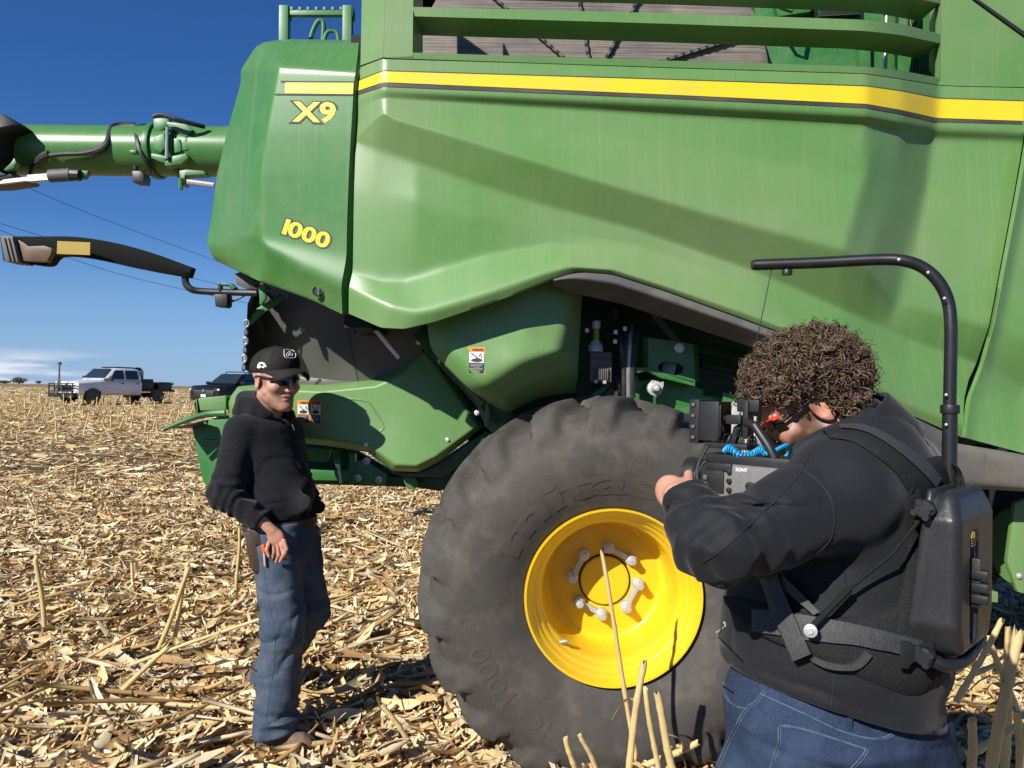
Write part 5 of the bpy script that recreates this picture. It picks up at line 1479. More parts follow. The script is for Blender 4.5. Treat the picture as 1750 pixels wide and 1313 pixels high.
# hoodie
def hood_cloth(p):
    t1, tt = sd_cap(p, J['chest'] + H([0.005, 0, 0.0]), J['waist'] + H([0.0, 0, -0.02]), 0.165, 0.178)
    Bt = basis((0.93, -0.36, 0))
    d = ell(p, P(458, 772, 3.60), (0.142, 0.205, 0.20), Bt)
    d = smin(d, ell(p, P(474, 850, 3.58), (0.160, 0.185, 0.20), Bt), 0.08)
    d = smin(d, cap(p, J['rs'] + H([0.03, 0.05, 0.0]), J['ls'] + H([0, -0.05, 0.0]), 0.075, 0.075), 0.06)
    d = smin(d, cap(p, P(440, 725, 3.60), P(452, 700, 3.60), 0.095, 0.080), 0.04)
    # hem band
    body_noise = 0.010 * ridge(p, (5, 5, 13), 2) + 0.006 * vnoise(p, (9, 9, 24), 4)
    z_h = J['waist'][2]
    d = d - body_noise * np.clip(1.2 - np.abs(p[..., 2] - z_h) / 0.35, 0.2, 1) + 0.008 * crease(p, (5, 5, 10), 71) * np.clip(1.3 - np.abs(p[..., 2] - z_h) / 0.3, 0.25, 1)
    for s, k in (('r', 1.0), ('l', 0.9)):
        a, e, w = J[s + 's'], J[s + 'e'], J[s + 'w']
        u, t = sd_cap(p, a, e, 0.078 * k, 0.063 * k)
        f = 0.016 * ridge(p, (7, 7, 20), 6 + (s == 'l')) * sst(t, 0.35, 1.0)
        u = u - f + 0.008 * crease(p, (6, 6, 12), 72) * sst(t, 0.25, 0.9)
        v, t2 = sd_cap(p, e, w, 0.060 * k, 0.044)
        dr = w - e; L = np.linalg.norm(dr)
        # creases square to the forearm
        ax = dr / L
        q = p @ ax.astype(np.float32)
        g = 0.007 * np.sin(q * 120 + 9 * vnoise(p, (9, 9, 9), 8)) * (1 - sst(t2, 0.25, 0.8)) + 0.010 * ridge(p, (12, 12, 18), 9)
        v = v - g + 0.007 * crease(p, (9, 9, 9), 73)
        v = smax(v, half(p, w - ax * 0.012, ax), 0.006)
        arm = smin(u, v, 0.03)
        d = smin(d, arm, 0.022)
    # drape of the front pocket edge
    d = smin(d, ell(p, P(508, 862, 3.46), (0.090, 0.022, 0.045), basis((0.85, -0.5, 0.25))), 0.06)
    # cut hem and neck
    d = smax(d, -half(p, P(480, 896, 3.5), (-0.08, 0, 1)), 0.008)
    nk = cap(p, P(462, 715, 3.585), P(470, 668, 3.575), 0.066, 0.078)
    d = smax(d, -nk, 0.008)
    return d
hoodie = sdf_obj("hoodie", hood_cloth, P(335, 910, 3.6) * [1, 0, 1] + [0, 3.18, 0], P(572, 660, 3.6) * [1, 0, 1] + [0, 4.05, 0], 0.0062, M['hoodie'], man, 1)
# hood lying on the shoulders
def hood_f(p):
    c0 = P(455, 697, 3.60)
    Bh = basis((0.80, -0.25, -0.42))
    d = ell(p, c0, (0.135, 0.135, 0.055), Bh)
    d = smin(d, ell(p, P(430, 698, 3.62), (0.056, 0.112, 0.050), basis((0.9, -0.28, 0.3))), 0.04)
    d = d - 0.010 * ridge(p, (12, 10, 16), 12) - 0.004 + 0.008 * crease(p, (8, 8, 8), 74)
    d = smax(d, -cap(p, P(466, 722, 3.575), P(472, 650, 3.57), 0.070, 0.095), 0.012)
    d = smax(d, half(p, P(505, 712, 3.5), (0.9, -0.3, 0.2)), 0.02)
    return d
sdf_obj("hood", hood_f, P(370, 740, 3.6) * [1, 0, 1] + [0, 3.35, 0], P(530, 660, 3.6) * [1, 0, 1] + [0, 3.95, 0], 0.0055, M['hoodie'], man, 1)
bvh_hood = bvh_of(hoodie)
mb = MB()
pts = [on_surface(bvh_hood, *q, 0.004, 3.42) for q in spline([(489, 704), (495, 716), (499, 728), (502, 736)], 4)]
mb.tube(pts, 0.0032, 6); mb.build("drawstring", M['trim'], man)

# jeans
def jeans_f(p):
    d = cap(p, P(478, 880, 3.58), P(482, 930, 3.58), 0.150, 0.152)
    d = smax(d, ell(p, P(480, 905, 3.58), (0.160, 0.185, 0.30), basis((0.93, -0.36, 0))), 0.02)
    u, t = sd_cap(p, J['rh'] + H([0, 0, 0.02]), J['rk'], 0.122, 0.094)
    u = u - 0.007 * ridge(p, (8, 8, 22), 21) * (0.3 + sst(t, 0.5, 1.0)) - 0.005 * vnoise(p, (14, 14, 5), 22) + 0.012 * crease(p, (5, 5, 11), 75) * (0.4 + sst(t, .5, 1))
    v, t2 = sd_cap(p, J['rk'], J['ra'] + H([0.0, 0, -0.045]), 0.094, 0.098)
    z = p[..., 2]
    low = np.clip((0.34 - z) / 0.3, 0, 1)
    v = v - (0.010 + 0.016 * low) * ridge(p, (6, 6, 15), 23) * (0.35 + 0.65 * np.maximum(low, sst(0.30 - t2, 0, 0.3))) - 0.005 * np.sin(z * 95 + 6 * vnoise(p, (6, 6, 6), 24)) * low
    v = v + 0.012 * crease(p, (5, 5, 11), 76)
    d = smin(d, smin(u, v, 0.03), 0.05)
    u, t = sd_cap(p, J['lh'] + H([0, 0, 0.02]), J['lk'], 0.120, 0.096)
    v, t2 = sd_cap(p, J['lk'], J['la'] + H([0.0, 0, -0.01]), 0.092, 0.085)
    l = smin(u, v, 0.03) - 0.010 * ridge(p, (7, 7, 16), 25)
    d = smin(d, l, 0.03)
    d = smax(d, half(p, P(480, 893, 3.5), (-0.08, 0, 1)), 0.005)
    ra = J['ra']
    d = smax(d, -half(p, ra + H([0, 0, -0.035]), (-0.12, 0, 1.0)), 0.006)
    d = smax(d, -cap(p, ra + H([0.0, 0, 0.02]), ra + H([0.01, 0, -0.3]), 0.070, 0.080), 0.006)
    return d
jeans = sdf_obj("jeans", jeans_f, P(385, 900, 3.6) * [1, 0, 0] + [0, 3.24, 0.03], P(590, 900, 3.6) * [1, 0, 0] + [0, 4.22, 1.09], 0.0068, M['denim'], man, 1)
bvh_j = bvh_of(jeans)
mb = MB()
for path in ([(446, 925), (452, 985), (462, 1040), (470, 1110), (462, 1180), (452, 1240)], [(446, 916), (462, 922), (478, 919)]):
    mb.tube([on_surface(bvh_j, *q, 0.0008, 3.4) for q in spline(path, 8)], 0.0014, 5)
mb.build("seam", M['seam'], jeans)
# belt
mb = MB()
ang = np.linspace(0, 2 * np.pi, 49)
bb = basis((0.93, -0.36, 0)); bc = P(479, 894, 3.58)
ring = lambda z, g: np.array([(H([math.cos(t) * (0.158 + g), math.sin(t) * (0.178 + g), 0]) @ bb) + bc + H([0, 0, z + 0.012 * math.cos(t)]) for t in ang[:-1]])
r0, r1, r2 = ring(-0.02, 0.003), ring(0.02, 0.003), ring(0.0, 0.006)
Vb = np.concatenate([r0, r2, r1]); n = 48
mb.add(Vb, [(k * n + i, k * n + (i + 1) % n, (k + 1) * n + (i + 1) % n, (k + 1) * n + i) for k in range(2) for i in range(n)], 0)
mb.build("belt", M['leather'], man)
# sheath with a folding tool, pen and orange handle in the pocket
mb = MB()
mb.plate([(418,910),(430,908),(436,925),(444,960),(443,976),(436,982),(428,972),(422,945)], 3.385, 0.035, 0)
mb.plate([(428,905),(442,908),(446,930),(434,934)], 3.375, 0.03, 0)
mb.build("knife_sheath", M['leather'], man, bevel=0.006)
mb = MB(); mb.obox(P(449, 931, 3.36), P(452, 943, 3.36), 0.016, 0.016, up=(0, 1, 0), mi=0); mb.obox(P(451, 942, 3.365), P(453, 968, 3.368), 0.010, 0.010, up=(0, 1, 0), mi=1)
M['pen_orange'] = mat('orange_handle', (0.70, 0.12, 0.02), 0.4)
mb.build("pocket_tool", [M['pen_orange'], M['bolt']], man, bevel=0.002)
# boots
def boot_f(p, a, fw, s=1.0, lift=0.0):
    Bf = basis(fw)
    q = (p - a.astype(np.float32)) @ Bf.T.astype(np.float32)
    d = cap(q, (-0.03, 0, -0.005), (-0.035, 0, 0.10), 0.047, 0.050)
    d = smin(d, ell(q, (-0.035, 0, -0.02), (0.058, 0.043, 0.050)), 0.02)
    d = smin(d, cap(q, (0.0, 0, -0.008), (0.12, 0, -0.036), 0.048, 0.040), 0.03)
    d = smin(d, ell(q, (0.135, 0, -0.035), (0.062, 0.050, 0.038)), 0.02)
    d = d - 0.003 * ridge(q, (40, 40, 30), 31)
    return smax(d, -(q[..., 2] + 0.062), 0.006), q
def sole_f(p, a, fw):
    Bf = basis(fw); q = (p - a.astype(np.float32)) @ Bf.T.astype(np.float32)
    d2 = smin(smin(ell(q * H([1, 1, 0]).astype(np.float32), (-0.03, 0, 0), (0.066, 0.047, 1)), ell(q * H([1, 1, 0]).astype(np.float32), (0.125, 0, 0), (0.082, 0.056, 1)), 0.02), ell(q * H([1, 1, 0]).astype(np.float32), (0.05, 0, 0), (0.10, 0.043, 1)), 0.02)
    return smax(d2, np.abs(q[..., 2] + 0.067) - 0.013, 0.004)
for a, fw in ((P(470, 1248, 3.50), (0.97, -0.22, -0.04)), (P(446, 1168, 4.06), (0.93, -0.2, -0.55))):
    b = sdf_obj("boot", lambda p: boot_f(p, a, fw)[0], a - [0.24, 0.24, 0.22], a + [0.26, 0.24, 0.16], 0.005, M['boot'], man, 1)
    sdf_obj("boot_sole", lambda p: sole_f(p, a, fw), a - [0.24, 0.24, 0.24], a + [0.26, 0.24, 0.16], 0.005, M['sole'], b, 1)
    Bf = basis(fw)
    for k in range(4):
        mb = MB(); x = 0.03 + k * 0.02
        mb.tube([(H([x, s * 0.030, 0.022 - k * 0.009 + 0.012 * (1 - abs(s))]) @ Bf) + a + H([0, 0, 0.008]) for s in np.linspace(-1, 1, 7)], 0.003, 5); mb.build("lace", M['sole'], b)

# cap
def cap_f(p):
    q = to_head(p)
    d = ell(q, (-0.010, 0, 0.050), (0.112, 0.092, 0.088))
    d = smin(d, ell(q, (0.045, 0, 0.085), (0.055, 0.065, 0.045)), 0.04)
    d = smax(d, -(q[..., 2] - 0.034 + 0.10 * q[..., 0] * 0 + 0.12 * (q[..., 0] + 0.02) * -0.35), 0.004)
    seam = np.minimum(np.abs(q[..., 1]), np.abs(q[..., 0] + 0.01 - 0.6 * np.abs(q[..., 1])))
    d = d + 0.0018 * np.exp(-(seam / 0.0025) ** 2) * (q[..., 2] > 0.04)
    d = smin(d, ell(q, (-0.01, 0, 0.139), (0.008, 0.008, 0.005)), 0.002)
    return d * 1.1
capo = sdf_obj("baseball_cap", cap_f, ho - [0.20, 0.20, -0.0], ho + [0.20, 0.20, 0.20], 0.0034, M['cap'], man, 1)
mb = MB()
na, nr_ = 33, 9
G = []
for i in range(nr_):
    t = i / (nr_ - 1)
    row = []
    for a in np.linspace(-72, 72, na):
        c_, s_ = math.cos(R(a)), math.sin(R(a))
        ix, iy = -0.006 + 0.112 * c_, 0.090 * s_
        ox, oy = 0.070 + 0.108 * c_ ** 0.8 if c_ > 0 else 0.07, 0.084 * s_
        x = ix + (ox - ix) * t; y = iy + (oy - iy) * t
        z = 0.050 - 0.008 * t + 0.010 * math.sin(t * 3.1) - 5.0 * y * y * (0.25 + 0.75 * t)
        row.append(from_head((x, y, z)))
    G.append(row)
G = np.array(G)
Vq = np.concatenate([G.reshape(-1, 3), G.reshape(-1, 3) - [0, 0, 0.005]]); N_ = na * nr_
Fq = [(i * na + j, i * na + j + 1, (i + 1) * na + j + 1, (i + 1) * na + j) for i in range(nr_ - 1) for j in range(na - 1)]
Fq += [(N_ + a, N_ + d, N_ + c, N_ + b) for a, b, c, d in Fq]
ed = [(nr_ - 1) * na + j for j in range(na)]
Fq += [(ed[j], ed[j + 1], ed[j + 1] + N_, ed[j] + N_) for j in range(na - 1)]
sd = [i * na for i in range(nr_)]; Fq += [(sd[j], sd[j + 1], sd[j + 1] + N_, sd[j] + N_) for j in range(nr_ - 1)]
sd = [i * na + na - 1 for i in range(nr_)]; Fq += [(sd[j], sd[j + 1], sd[j + 1] + N_, sd[j] + N_) for j in range(nr_ - 1)]
mb.add(Vq, Fq); mb.build("cap_brim", M['cap'], capo, angle=60)
bvh_cap = bvh_of(capo)
def cap_line(pts, r, closed=False): 
    pl = spline(pts, 5, closed)
    if closed: pl = np.concatenate([pl, pl[:1]])
    return [on_surface(bvh_cap, *q, 0.0012, 3.5) for q in pl]
mb = MB()
mb.tube(cap_line([(487,598),(500,599),(504,603),(505,609),(502,612),(490,611.5),(486,609),(485.5,601)], 1, True), 0.0017, 5, caps=False)
for c_ in ((491.6, 606.6), (497.6, 606.4)):
    mb.tube(cap_line([(c_[0] + 2.3 * math.cos(a), c_[1] + 2.2 * math.sin(a)) for a in np.linspace(0, 6.28, 7)[:-1]], 1, True), 0.0015, 5, caps=False)
mb.tube(cap_line([(491,603.5),(494,601.5),(497,602.5)], 1), 0.0016, 5); mb.tube(cap_line([(494,600.4),(494.6,604)], 1), 0.0014, 5)
mb.build("front_badge", M['white_print'], capo)
mb = MB()
pl = [(439.5,628.5),(441,622.5),(444,619.5),(448,619),(452,620.5),(455,625),(455.5,627.5),(452,627),(451,629.5),(447,627.5),(443,630)]
mb.add([on_surface(bvh_cap, *q, 0.0015, 3.5) for q in pl], [tuple(range(len(pl)))])
mb.build("side_badge", M['white_print'], capo)
mb = MB()
for q in ([(442,625.5),(453,625.8)], [(443,623.5),(447,622.5),(451,623.5)]): mb.tube(cap_line(q, 1), 0.0008, 4)
mb.build("side_badge_detail", M['black_print'], capo)

# sunglasses
def glasses(fr, name, parent, lensmat, framemat, zl=-0.016, zh=0.022):
    mb = MB()
    for s in (-1, 1):
        G = []
        for v in np.linspace(0, 1, 6):
            row = []
            for u in np.linspace(0.10, 1, 12):
                a = u * 66
                taper = (1 - 0.55 * max(0, (u - 0.55) / 0.45))
                z = 0.004 + (zl + (zh - zl) * v - 0.004) * taper
                row.append(fr((0.036 + 0.072 * math.cos(R(a)) - 0.004 * abs(v - .5), s * 0.079 * math.sin(R(a)), z)))
            G.append(row)
        G = np.array(G); m_, n_ = G.shape[:2]
        mb.add(G.reshape(-1, 3), [(i * n_ + j, i * n_ + j + 1, (i + 1) * n_ + j + 1, (i + 1) * n_ + j) for i in range(m_ - 1) for j in range(n_ - 1)], 0)
        mb.tube(G[-1], 0.0032, 6, 1)
        e = fr((0.066, s * 0.0745, 0.012))
        mb.tube([e, fr((0.03, s * 0.083, 0.016)), fr((-0.006, s * 0.088, 0.018)), fr((-0.028, s * 0.088, 0.004))], [0.0046, 0.0040, 0.0034, 0.003], 6, 1)
    mb.tube([fr((0.1075, -0.012, 0.014)), fr((0.110, 0, 0.012)), fr((0.1075, 0.012, 0.014))], 0.003, 6, 1)
    return mb.build(name, [lensmat, framemat], parent, angle=60)
glasses(from_head, "sunglasses", man, M['glass_dark'], M['black'])

# ================================================================== CAMERA MAN
cm_f = H([-0.7071, 0.7071, 0.0]); cm_l = H([-0.7071, -0.7071, 0.0])
op = thing("person", P(1400, 1240, 1.68) * [1, 1, 0], "curly-haired man in a black jacket and blue jeans looking down into a video camera", "person")
hb2 = basis((-0.80, 0.28, -0.60), up=(-0.12, 0.0, 1))
ho2 = P(1388, 694, 1.70); hs2 = H([1.06, 1.06, 1.08])
def to_head2(p): return ((p - ho2.astype(np.float32)) @ hb2.T.astype(np.float32)) / hs2.astype(np.float32)
def from_head2(q): return (np.asarray(q, float) * hs2) @ hb2 + ho2
h2V, h2F = nets(lambda p: head_sdf(to_head2(p)) * 1.05, ho2 - 0.23, ho2 + 0.23, 0.0032)
h2V = relax(h2V, h2F, 1, 0.4)
K = dict(neck=P(1450, 745, 1.68), up=P(1490, 800, 1.68), chest=P(1468, 900, 1.68), belly=P(1418, 1085, 1.67), pelv=P(1415, 1225, 1.69),
    ls=P(1430, 850, 1.50), le=P(1220, 932, 1.40), lw=P(1167, 850, 1.50), rs=P(1552, 815, 1.84), re=P(1460, 1000, 2.02), rw=P(1300, 880, 1.86),
    lh=P(1380, 1230, 1.62), rh=P(1470, 1235, 1.78))
K['lk'] = K['lh'] + H([-0.13, 0.05, -0.44]); K['la'] = K['lk'] + H([0.06, -0.04, -0.42]); K['rk'] = K['rh'] + H([-0.10, 0.12, -0.44]); K['ra'] = K['rk'] + H([0.08, 0.0, -0.42])
def body2_f(p):
    d = cap(p, K['neck'], K['up'], 0.06, 0.10)
    d = smin(d, cap(p, K['up'], K['chest'], 0.11, 0.14), 0.05); d = smin(d, cap(p, K['chest'], K['belly'], 0.14, 0.17), 0.05); d = smin(d, cap(p, K['belly'], K['pelv'], 0.17, 0.13), 0.05)
    for s in 'lr':
        d = smin(d, cap(p, K[s + 's'], K[s + 'e'], 0.055, 0.045), 0.03); d = smin(d, cap(p, K[s + 'e'], K[s + 'w'], 0.042, 0.028), 0.01)
        d = smin(d, cap(p, K[s + 'h'], K[s + 'k'], 0.10, 0.065), 0.03); d = smin(d, cap(p, K[s + 'k'], K[s + 'a'], 0.06, 0.04), 0.01)
    return d
b2V, b2F = nets(body2_f, H([0.15, 1.1, 0.03]), H([1.25, 2.25, 1.62]), 0.014)
# left hand: palm under the lens, thumb up on its side, fingers wrapping below and round the far side
lp = P(1153, 846, 1.54)
fing2 = [([(1166, 838, 1.51), (1176, 826, 1.53), (1177, 811, 1.56)], 0.0115),
 ([(1140, 836, 1.56), (1146, 826, 1.62), (1166, 822, 1.66)], 0.0108), ([(1137, 842, 1.56), (1144, 838, 1.63), (1166, 832, 1.68)], 0.0110),
 ([(1136, 850, 1.55), (1146, 850, 1.62), (1168, 842, 1.67)], 0.0104), ([(1139, 858, 1.54), (1150, 860, 1.60), (1170, 852, 1.64)], 0.0092)]
def hand2_f(p):
    d = cap(p, K['lw'] + H([0.01, -0.02, -0.03]), P(1158, 850, 1.51), 0.030, 0.029)
    d = smin(d, ell(p, P(1149, 843, 1.545), (0.042, 0.024, 0.036), basis((-0.55, 0.75, 0.3))), 0.014)
    for k, (pts, r) in enumerate(fing2):
        a, b, c = [P(*q) for q in pts]
        d = smin(d, smin(cap(p, a, b, r * 1.1, r), cap(p, b, c, r, r * 0.82), 0.003), 0.008 if k else 0.012)
    return d
h3V, h3F = nets(hand2_f, P(1150, 845, 1.5) - [0.06, 0.10, 0.08], P(1150, 845, 1.5) + [0.10, 0.22, 0.08], 0.0026)
rp = P(1302, 872, 1.84)
def hand3_f(p):
    d = cap(p, K['rw'] + H([0.03, 0.02, -0.02]), K['rw'], 0.03, 0.028); d = smin(d, ell(p, rp + H([-0.03, -0.02, 0.02]), (0.045, 0.024, 0.038), basis((-0.7, -0.3, 0.5))), 0.014)
    for k in range(4):
        a = rp + H([-0.05, -0.03 + 0.002 * k, 0.045 - k * 0.019]); b = a + H([-0.03, -0.03, 0.006]); c = b + H([0.005, -0.03, -0.004])
        d = smin(d, smin(cap(p, a, b, 0.0105, 0.0098), cap(p, b, c, 0.0098, 0.008), 0.003), 0.008)
    t = rp + H([-0.02, -0.04, 0.04]); d = smin(d, cap(p, t, t + H([-0.03, -0.035, 0.025]), 0.012, 0.009), 0.01)
    return d
h4V, h4F = nets(hand3_f, rp - 0.14, rp + 0.12, 0.0032)
fl = SKIN * [1.06, 0.93, 0.90]
body2 = joined("body", [(h2V, h2F), (b2V, b2F), (h3V, h3F), (h4V, h4F)], M['skin'], op,
    [skin_tint(to_head2(h2V.astype(np.float32)).astype(float), 0.97, 3, 0.050) * [1.08, 0.95, 0.92], np.tile(fl, (len(b2V), 1)), np.tile(fl, (len(h3V), 1)), np.tile(fl, (len(h4V), 1))])
mb = MB()
for s in (-1, 1):
    mb.ball(from_head2((0.079, s * 0.033, 0.005)), 0.0125, 12, 0); mb.ball(from_head2((0.0885, s * 0.033, 0.003)), 0.0055, 10, 1)
mb.build("eye", [M['white_print'], M['black_print']], op)
# jacket
Bc = np.stack([cm_f, cm_l, H([0, 0, 1.0])])
def jacket_f(p):
    d = ell(p, P(1484, 826, 1.68), (0.135, 0.235, 0.115), Bc)
    d = smin(d, ell(p, P(1468, 900, 1.68), (0.175, 0.235, 0.21), Bc), 0.07)
    d = smin(d, ell(p, P(1422, 1075, 1.68), (0.238, 0.238, 0.225), Bc), 0.10)
    d = smin(d, ell(p, P(1415, 1165, 1.69), (0.225, 0.235, 0.17), Bc), 0.06)
    d = smin(d, cap(p, P(1440, 835, 1.52), P(1490, 790, 1.60), 0.105, 0.10), 0.06)
    d = smin(d, cap(p, P(1548, 820, 1.84), P(1500, 790, 1.74), 0.10, 0.09), 0.06)
    d = smin(d, cap(p, P(1462, 768, 1.66), P(1446, 745, 1.66), 0.105, 0.098), 0.05)
    z = p[..., 2]
    fold = 0.010 * ridge(p, (3.5, 3.5, 15), 41) + 0.006 * np.sin(z * 70 + 5 * vnoise(p, (5, 5, 5), 42))
    zb = K['pelv'][2]
    d = d - fold * np.clip(1 - np.abs(z - zb - 0.03) / 0.16, 0.12, 1) + 0.008 * crease(p, (3.0, 3.0, 10), 79) * np.clip(1.2 - np.abs(z - zb - 0.05) / 0.2, 0.15, 1)
    for s, k in (('l', 1.0), ('r', 0.95)):
        a, e, w = K[s + 's'], K[s + 'e'], K[s + 'w']
        u, t = sd_cap(p, a, e, 0.096 * k, 0.076 * k)
        ax = ((e - a) / np.linalg.norm(e - a)).astype(np.float32)
        qa = p @ ax
        u = u + 0.010 * crease(p, (4.5, 4.5, 8), 77) * (0.25 + sst(t, 0.2, 0.9)) - 0.010 * ridge(p, (6, 6, 9), 43) * (0.25 + sst(t, 0.3, 1)) - 0.007 * np.sin(qa * 85 + 6 * vnoise(p, (5, 5, 5), 44)) * sst(t, 0.45, 0.9)
        v, t2 = sd_cap(p, e, w, 0.068 * k, 0.046)
        ax2 = ((w - e) / np.linalg.norm(w - e)).astype(np.float32)
        v = v - 0.006 * np.sin((p @ ax2) * 120 + 9 * vnoise(p, (8, 8, 8), 45)) * (1 - 0.6 * t2) - 0.008 * ridge(p, (11, 11, 16), 46) + 0.008 * crease(p, (7, 7, 9), 78)
        v = smax(v, half(p, w - ax2 * 0.004, ax2), 0.004)
        v = smax(v, -cap(p, w - ax2 * 0.03, w + ax2 * 0.05, 0.041, 0.041), 0.003)
        arm = smin(u, v, 0.028)
        d = smin(d, arm, 0.035)
    d = smax(d, -half(p, P(1440, 1200, 1.6), (0.26, 0.10, 1)), 0.010)
    ndir = P(1405, 690, 1.66) - P(1455, 765, 1.67)
    d = smax(d, -cap(p, P(1446, 752, 1.67), P(1400, 680, 1.66), 0.072, 0.105), 0.006)
    return d
jacket = sdf_obj("jacket", jacket_f, H([0.18, 1.16, 0.90]), H([1.20, 2.22, 1.66]), 0.0056, M['jacket'], op, 1)
bvh_jk = bvh_of(jacket)
# stand-up collar
def collar_f(p):
    a, b = P(1462, 776, 1.66), P(1427, 722, 1.66)
    ax = (b - a) / np.linalg.norm(b - a)
    fr = np.stack([np.cross(ax, [0.3, 0.9, 0.2]) / np.linalg.norm(np.cross(ax, [0.3, 0.9, 0.2])), np.zeros(3), ax]); fr[1] = np.cross(ax, fr[0])
    q = (p - a.astype(np.float32)) @ fr.T.astype(np.float32)
    L = np.linalg.norm(b - a)
    t = np.clip(q[..., 2] / L, 0, 1.05)
    rr = np.sqrt((q[..., 0] / 1.08) ** 2 + (q[..., 1] / 0.96) ** 2)
    R_ = 0.125 - 0.018 * t + 0.004 * vnoise(p, (10, 10, 10), 47)
    d = np.abs(rr - R_) - 0.0055
    return smax(smax(d, -(q[..., 2] + 0.02), 0.004), q[..., 2] - L * 1.0 - 0.006 * vnoise(p, (7, 7, 7), 48), 0.005)
cc = P(1440, 745, 1.66)
sdf_obj("jacket_collar", collar_f, cc - 0.19, cc + 0.19, 0.0042, M['jacket'], jacket, 1)
for path in ([(1385,772),(1372,800),(1356,825),(1300,880),(1240,935),(1200,962)], [(1366,800),(1395,820),(1418,850),(1425,880),(1420,920),(1385,955)], [(1418,925),(1436,960),(1447,1000)], [(1428,1150),(1424,1180),(1420,1212)], [(1228,1092),(1233,1075),(1241,1060)]):
    mb = MB(); mb.tube([on_surface(bvh_jk, *q, 0.0004, 1.5) for q in spline(path, 8)], 0.0016, 5)
    mb.build("jacket_seam", M['jacket'], jacket)
mb = MB(); a = on_surface(bvh_jk, 1240, 1063, 0.004, 1.5); mb.tube([a, a + H([0.004, -0.003, -0.008]), on_surface(bvh_jk, 1228, 1082, 0.004, 1.5)], [0.003, 0.002, 0.003], 6); mb.build("zip_pull", M['bolt'], jacket)
# jeans
def jeans2_f(p):
    d = ell(p, P(1412, 1210, 1.69), (0.215, 0.225, 0.20), Bc)
    d = smin(d, ell(p, K['rh'] + H([0.02, -0.08, -0.02]), (0.15, 0.15, 0.16)), 0.05)
    for s in 'lr':
        d = smin(d, cap(p, K[s + 'h'] + H([0.0, 0, 0.0]), K[s + 'k'], 0.155, 0.105), 0.03)
        d = smin(d, cap(p, K[s + 'k'], K[s + 'a'], 0.095, 0.080), 0.03)
    d = d + 0.008 * crease(p, (4, 4, 7), 80) - 0.009 * ridge(p, (5, 5, 9), 51) - 0.005 * vnoise(p, (11, 11, 20), 52)
    d = smax(d, half(p, P(1440, 1180, 1.6), (0.26, 0.10, 1)), 0.006)
    return smax(d, -(p[..., 2] - 0.06), 0.005)
jeans2 = sdf_obj("jeans", jeans2_f, H([0.12, 1.25, 0.04]), H([1.20, 2.2, 1.16]), 0.0072, M['denim_dark'], op, 1)
bvh_j2 = bvh_of(jeans2)
mb = MB()
for path in ([(1236,1165),(1240,1190),(1256,1206),(1272,1210)], [(1306,1180),(1290,1200),(1274,1212),(1248,1260),(1225,1310)], [(1480,1280),(1345,1240),(1330,1270),(1315,1318)], [(1480,1280),(1470,1296),(1448,1318)],
             [(1300,1186),(1370,1218),(1440,1250),(1500,1262),(1540,1244)]):
    for dx in (0, 4): mb.tube([on_surface(bvh_j2, q[0] + dx, q[1] + dx * .6, 0.0010, 1.6) for q in spline(path, 8)], 0.0010 if dx else 0.0015, 5)
mb.build("seam", M['seam'], jeans2)
for a in ((1450, 1228), (1556, 1215)):
    mb = MB(); mb.box(on_surface(bvh_j2, *a, 0.004, 1.5), (0.010, 0.01, 0.045)); mb.build("belt_loop", M['denim_dark'], jeans2, bevel=0.002)
# boots on the ground, outside the frame but standing there
for s in 'lr':
    a = K[s + 'a'] + H([0, 0, -0.03]); a[2] = 0.10
    b = sdf_obj("boot", lambda p: boot_f(p, a, tuple(cm_f))[0], a - [0.24, 0.24, 0.14], a + [0.24, 0.26, 0.16], 0.007, M['boot'], op, 1)
# hair: a dark cap of hair under many separate curls
def hair_ok(q):
    x, z, ya = q[:, 0], q[:, 2], np.abs(q[:, 1])
    line = np.where(x > 0.055, 0.058, np.where(x > 0.012, 0.034, np.where(x > -0.028, 0.034, -0.062)))
    return z > line
gh = np.random.default_rng(21)
Hc, Hr = H([-0.014, 0, 0.046]), H([0.117, 0.106, 0.098])
def hairbase_f(p):
    q = to_head2(p)
    d = ell(q, (-0.012, 0, 0.050), (0.112, 0.097, 0.094))
    d = smin(d, ell(q, (-0.06, 0, -0.02), (0.050, 0.080, 0.055)), 0.03)
    d = d - 0.006 * ridge(q, (45, 45, 45), 61)
    cut = np.where(q[..., 0] > 0.05, 0.052, np.where(q[..., 0] > -0.03, 0.034, -0.06)) - q[..., 2]
    return smax(d, cut, 0.008) * 1.05
hair = sdf_obj("hair", hairbase_f, ho2 - 0.24, ho2 + 0.24, 0.0046, M['hair'], op, 1)
NC = 3000
dirs = gh.normal(size=(NC * 3, 3)); dirs /= np.linalg.norm(dirs, axis=1)[:, None]
pts = Hc + dirs * Hr * (0.86 + 0.34 * gh.random((NC * 3, 1)) ** 1.5)
ok = hair_ok(pts) & (pts[:, 2] > -0.07)
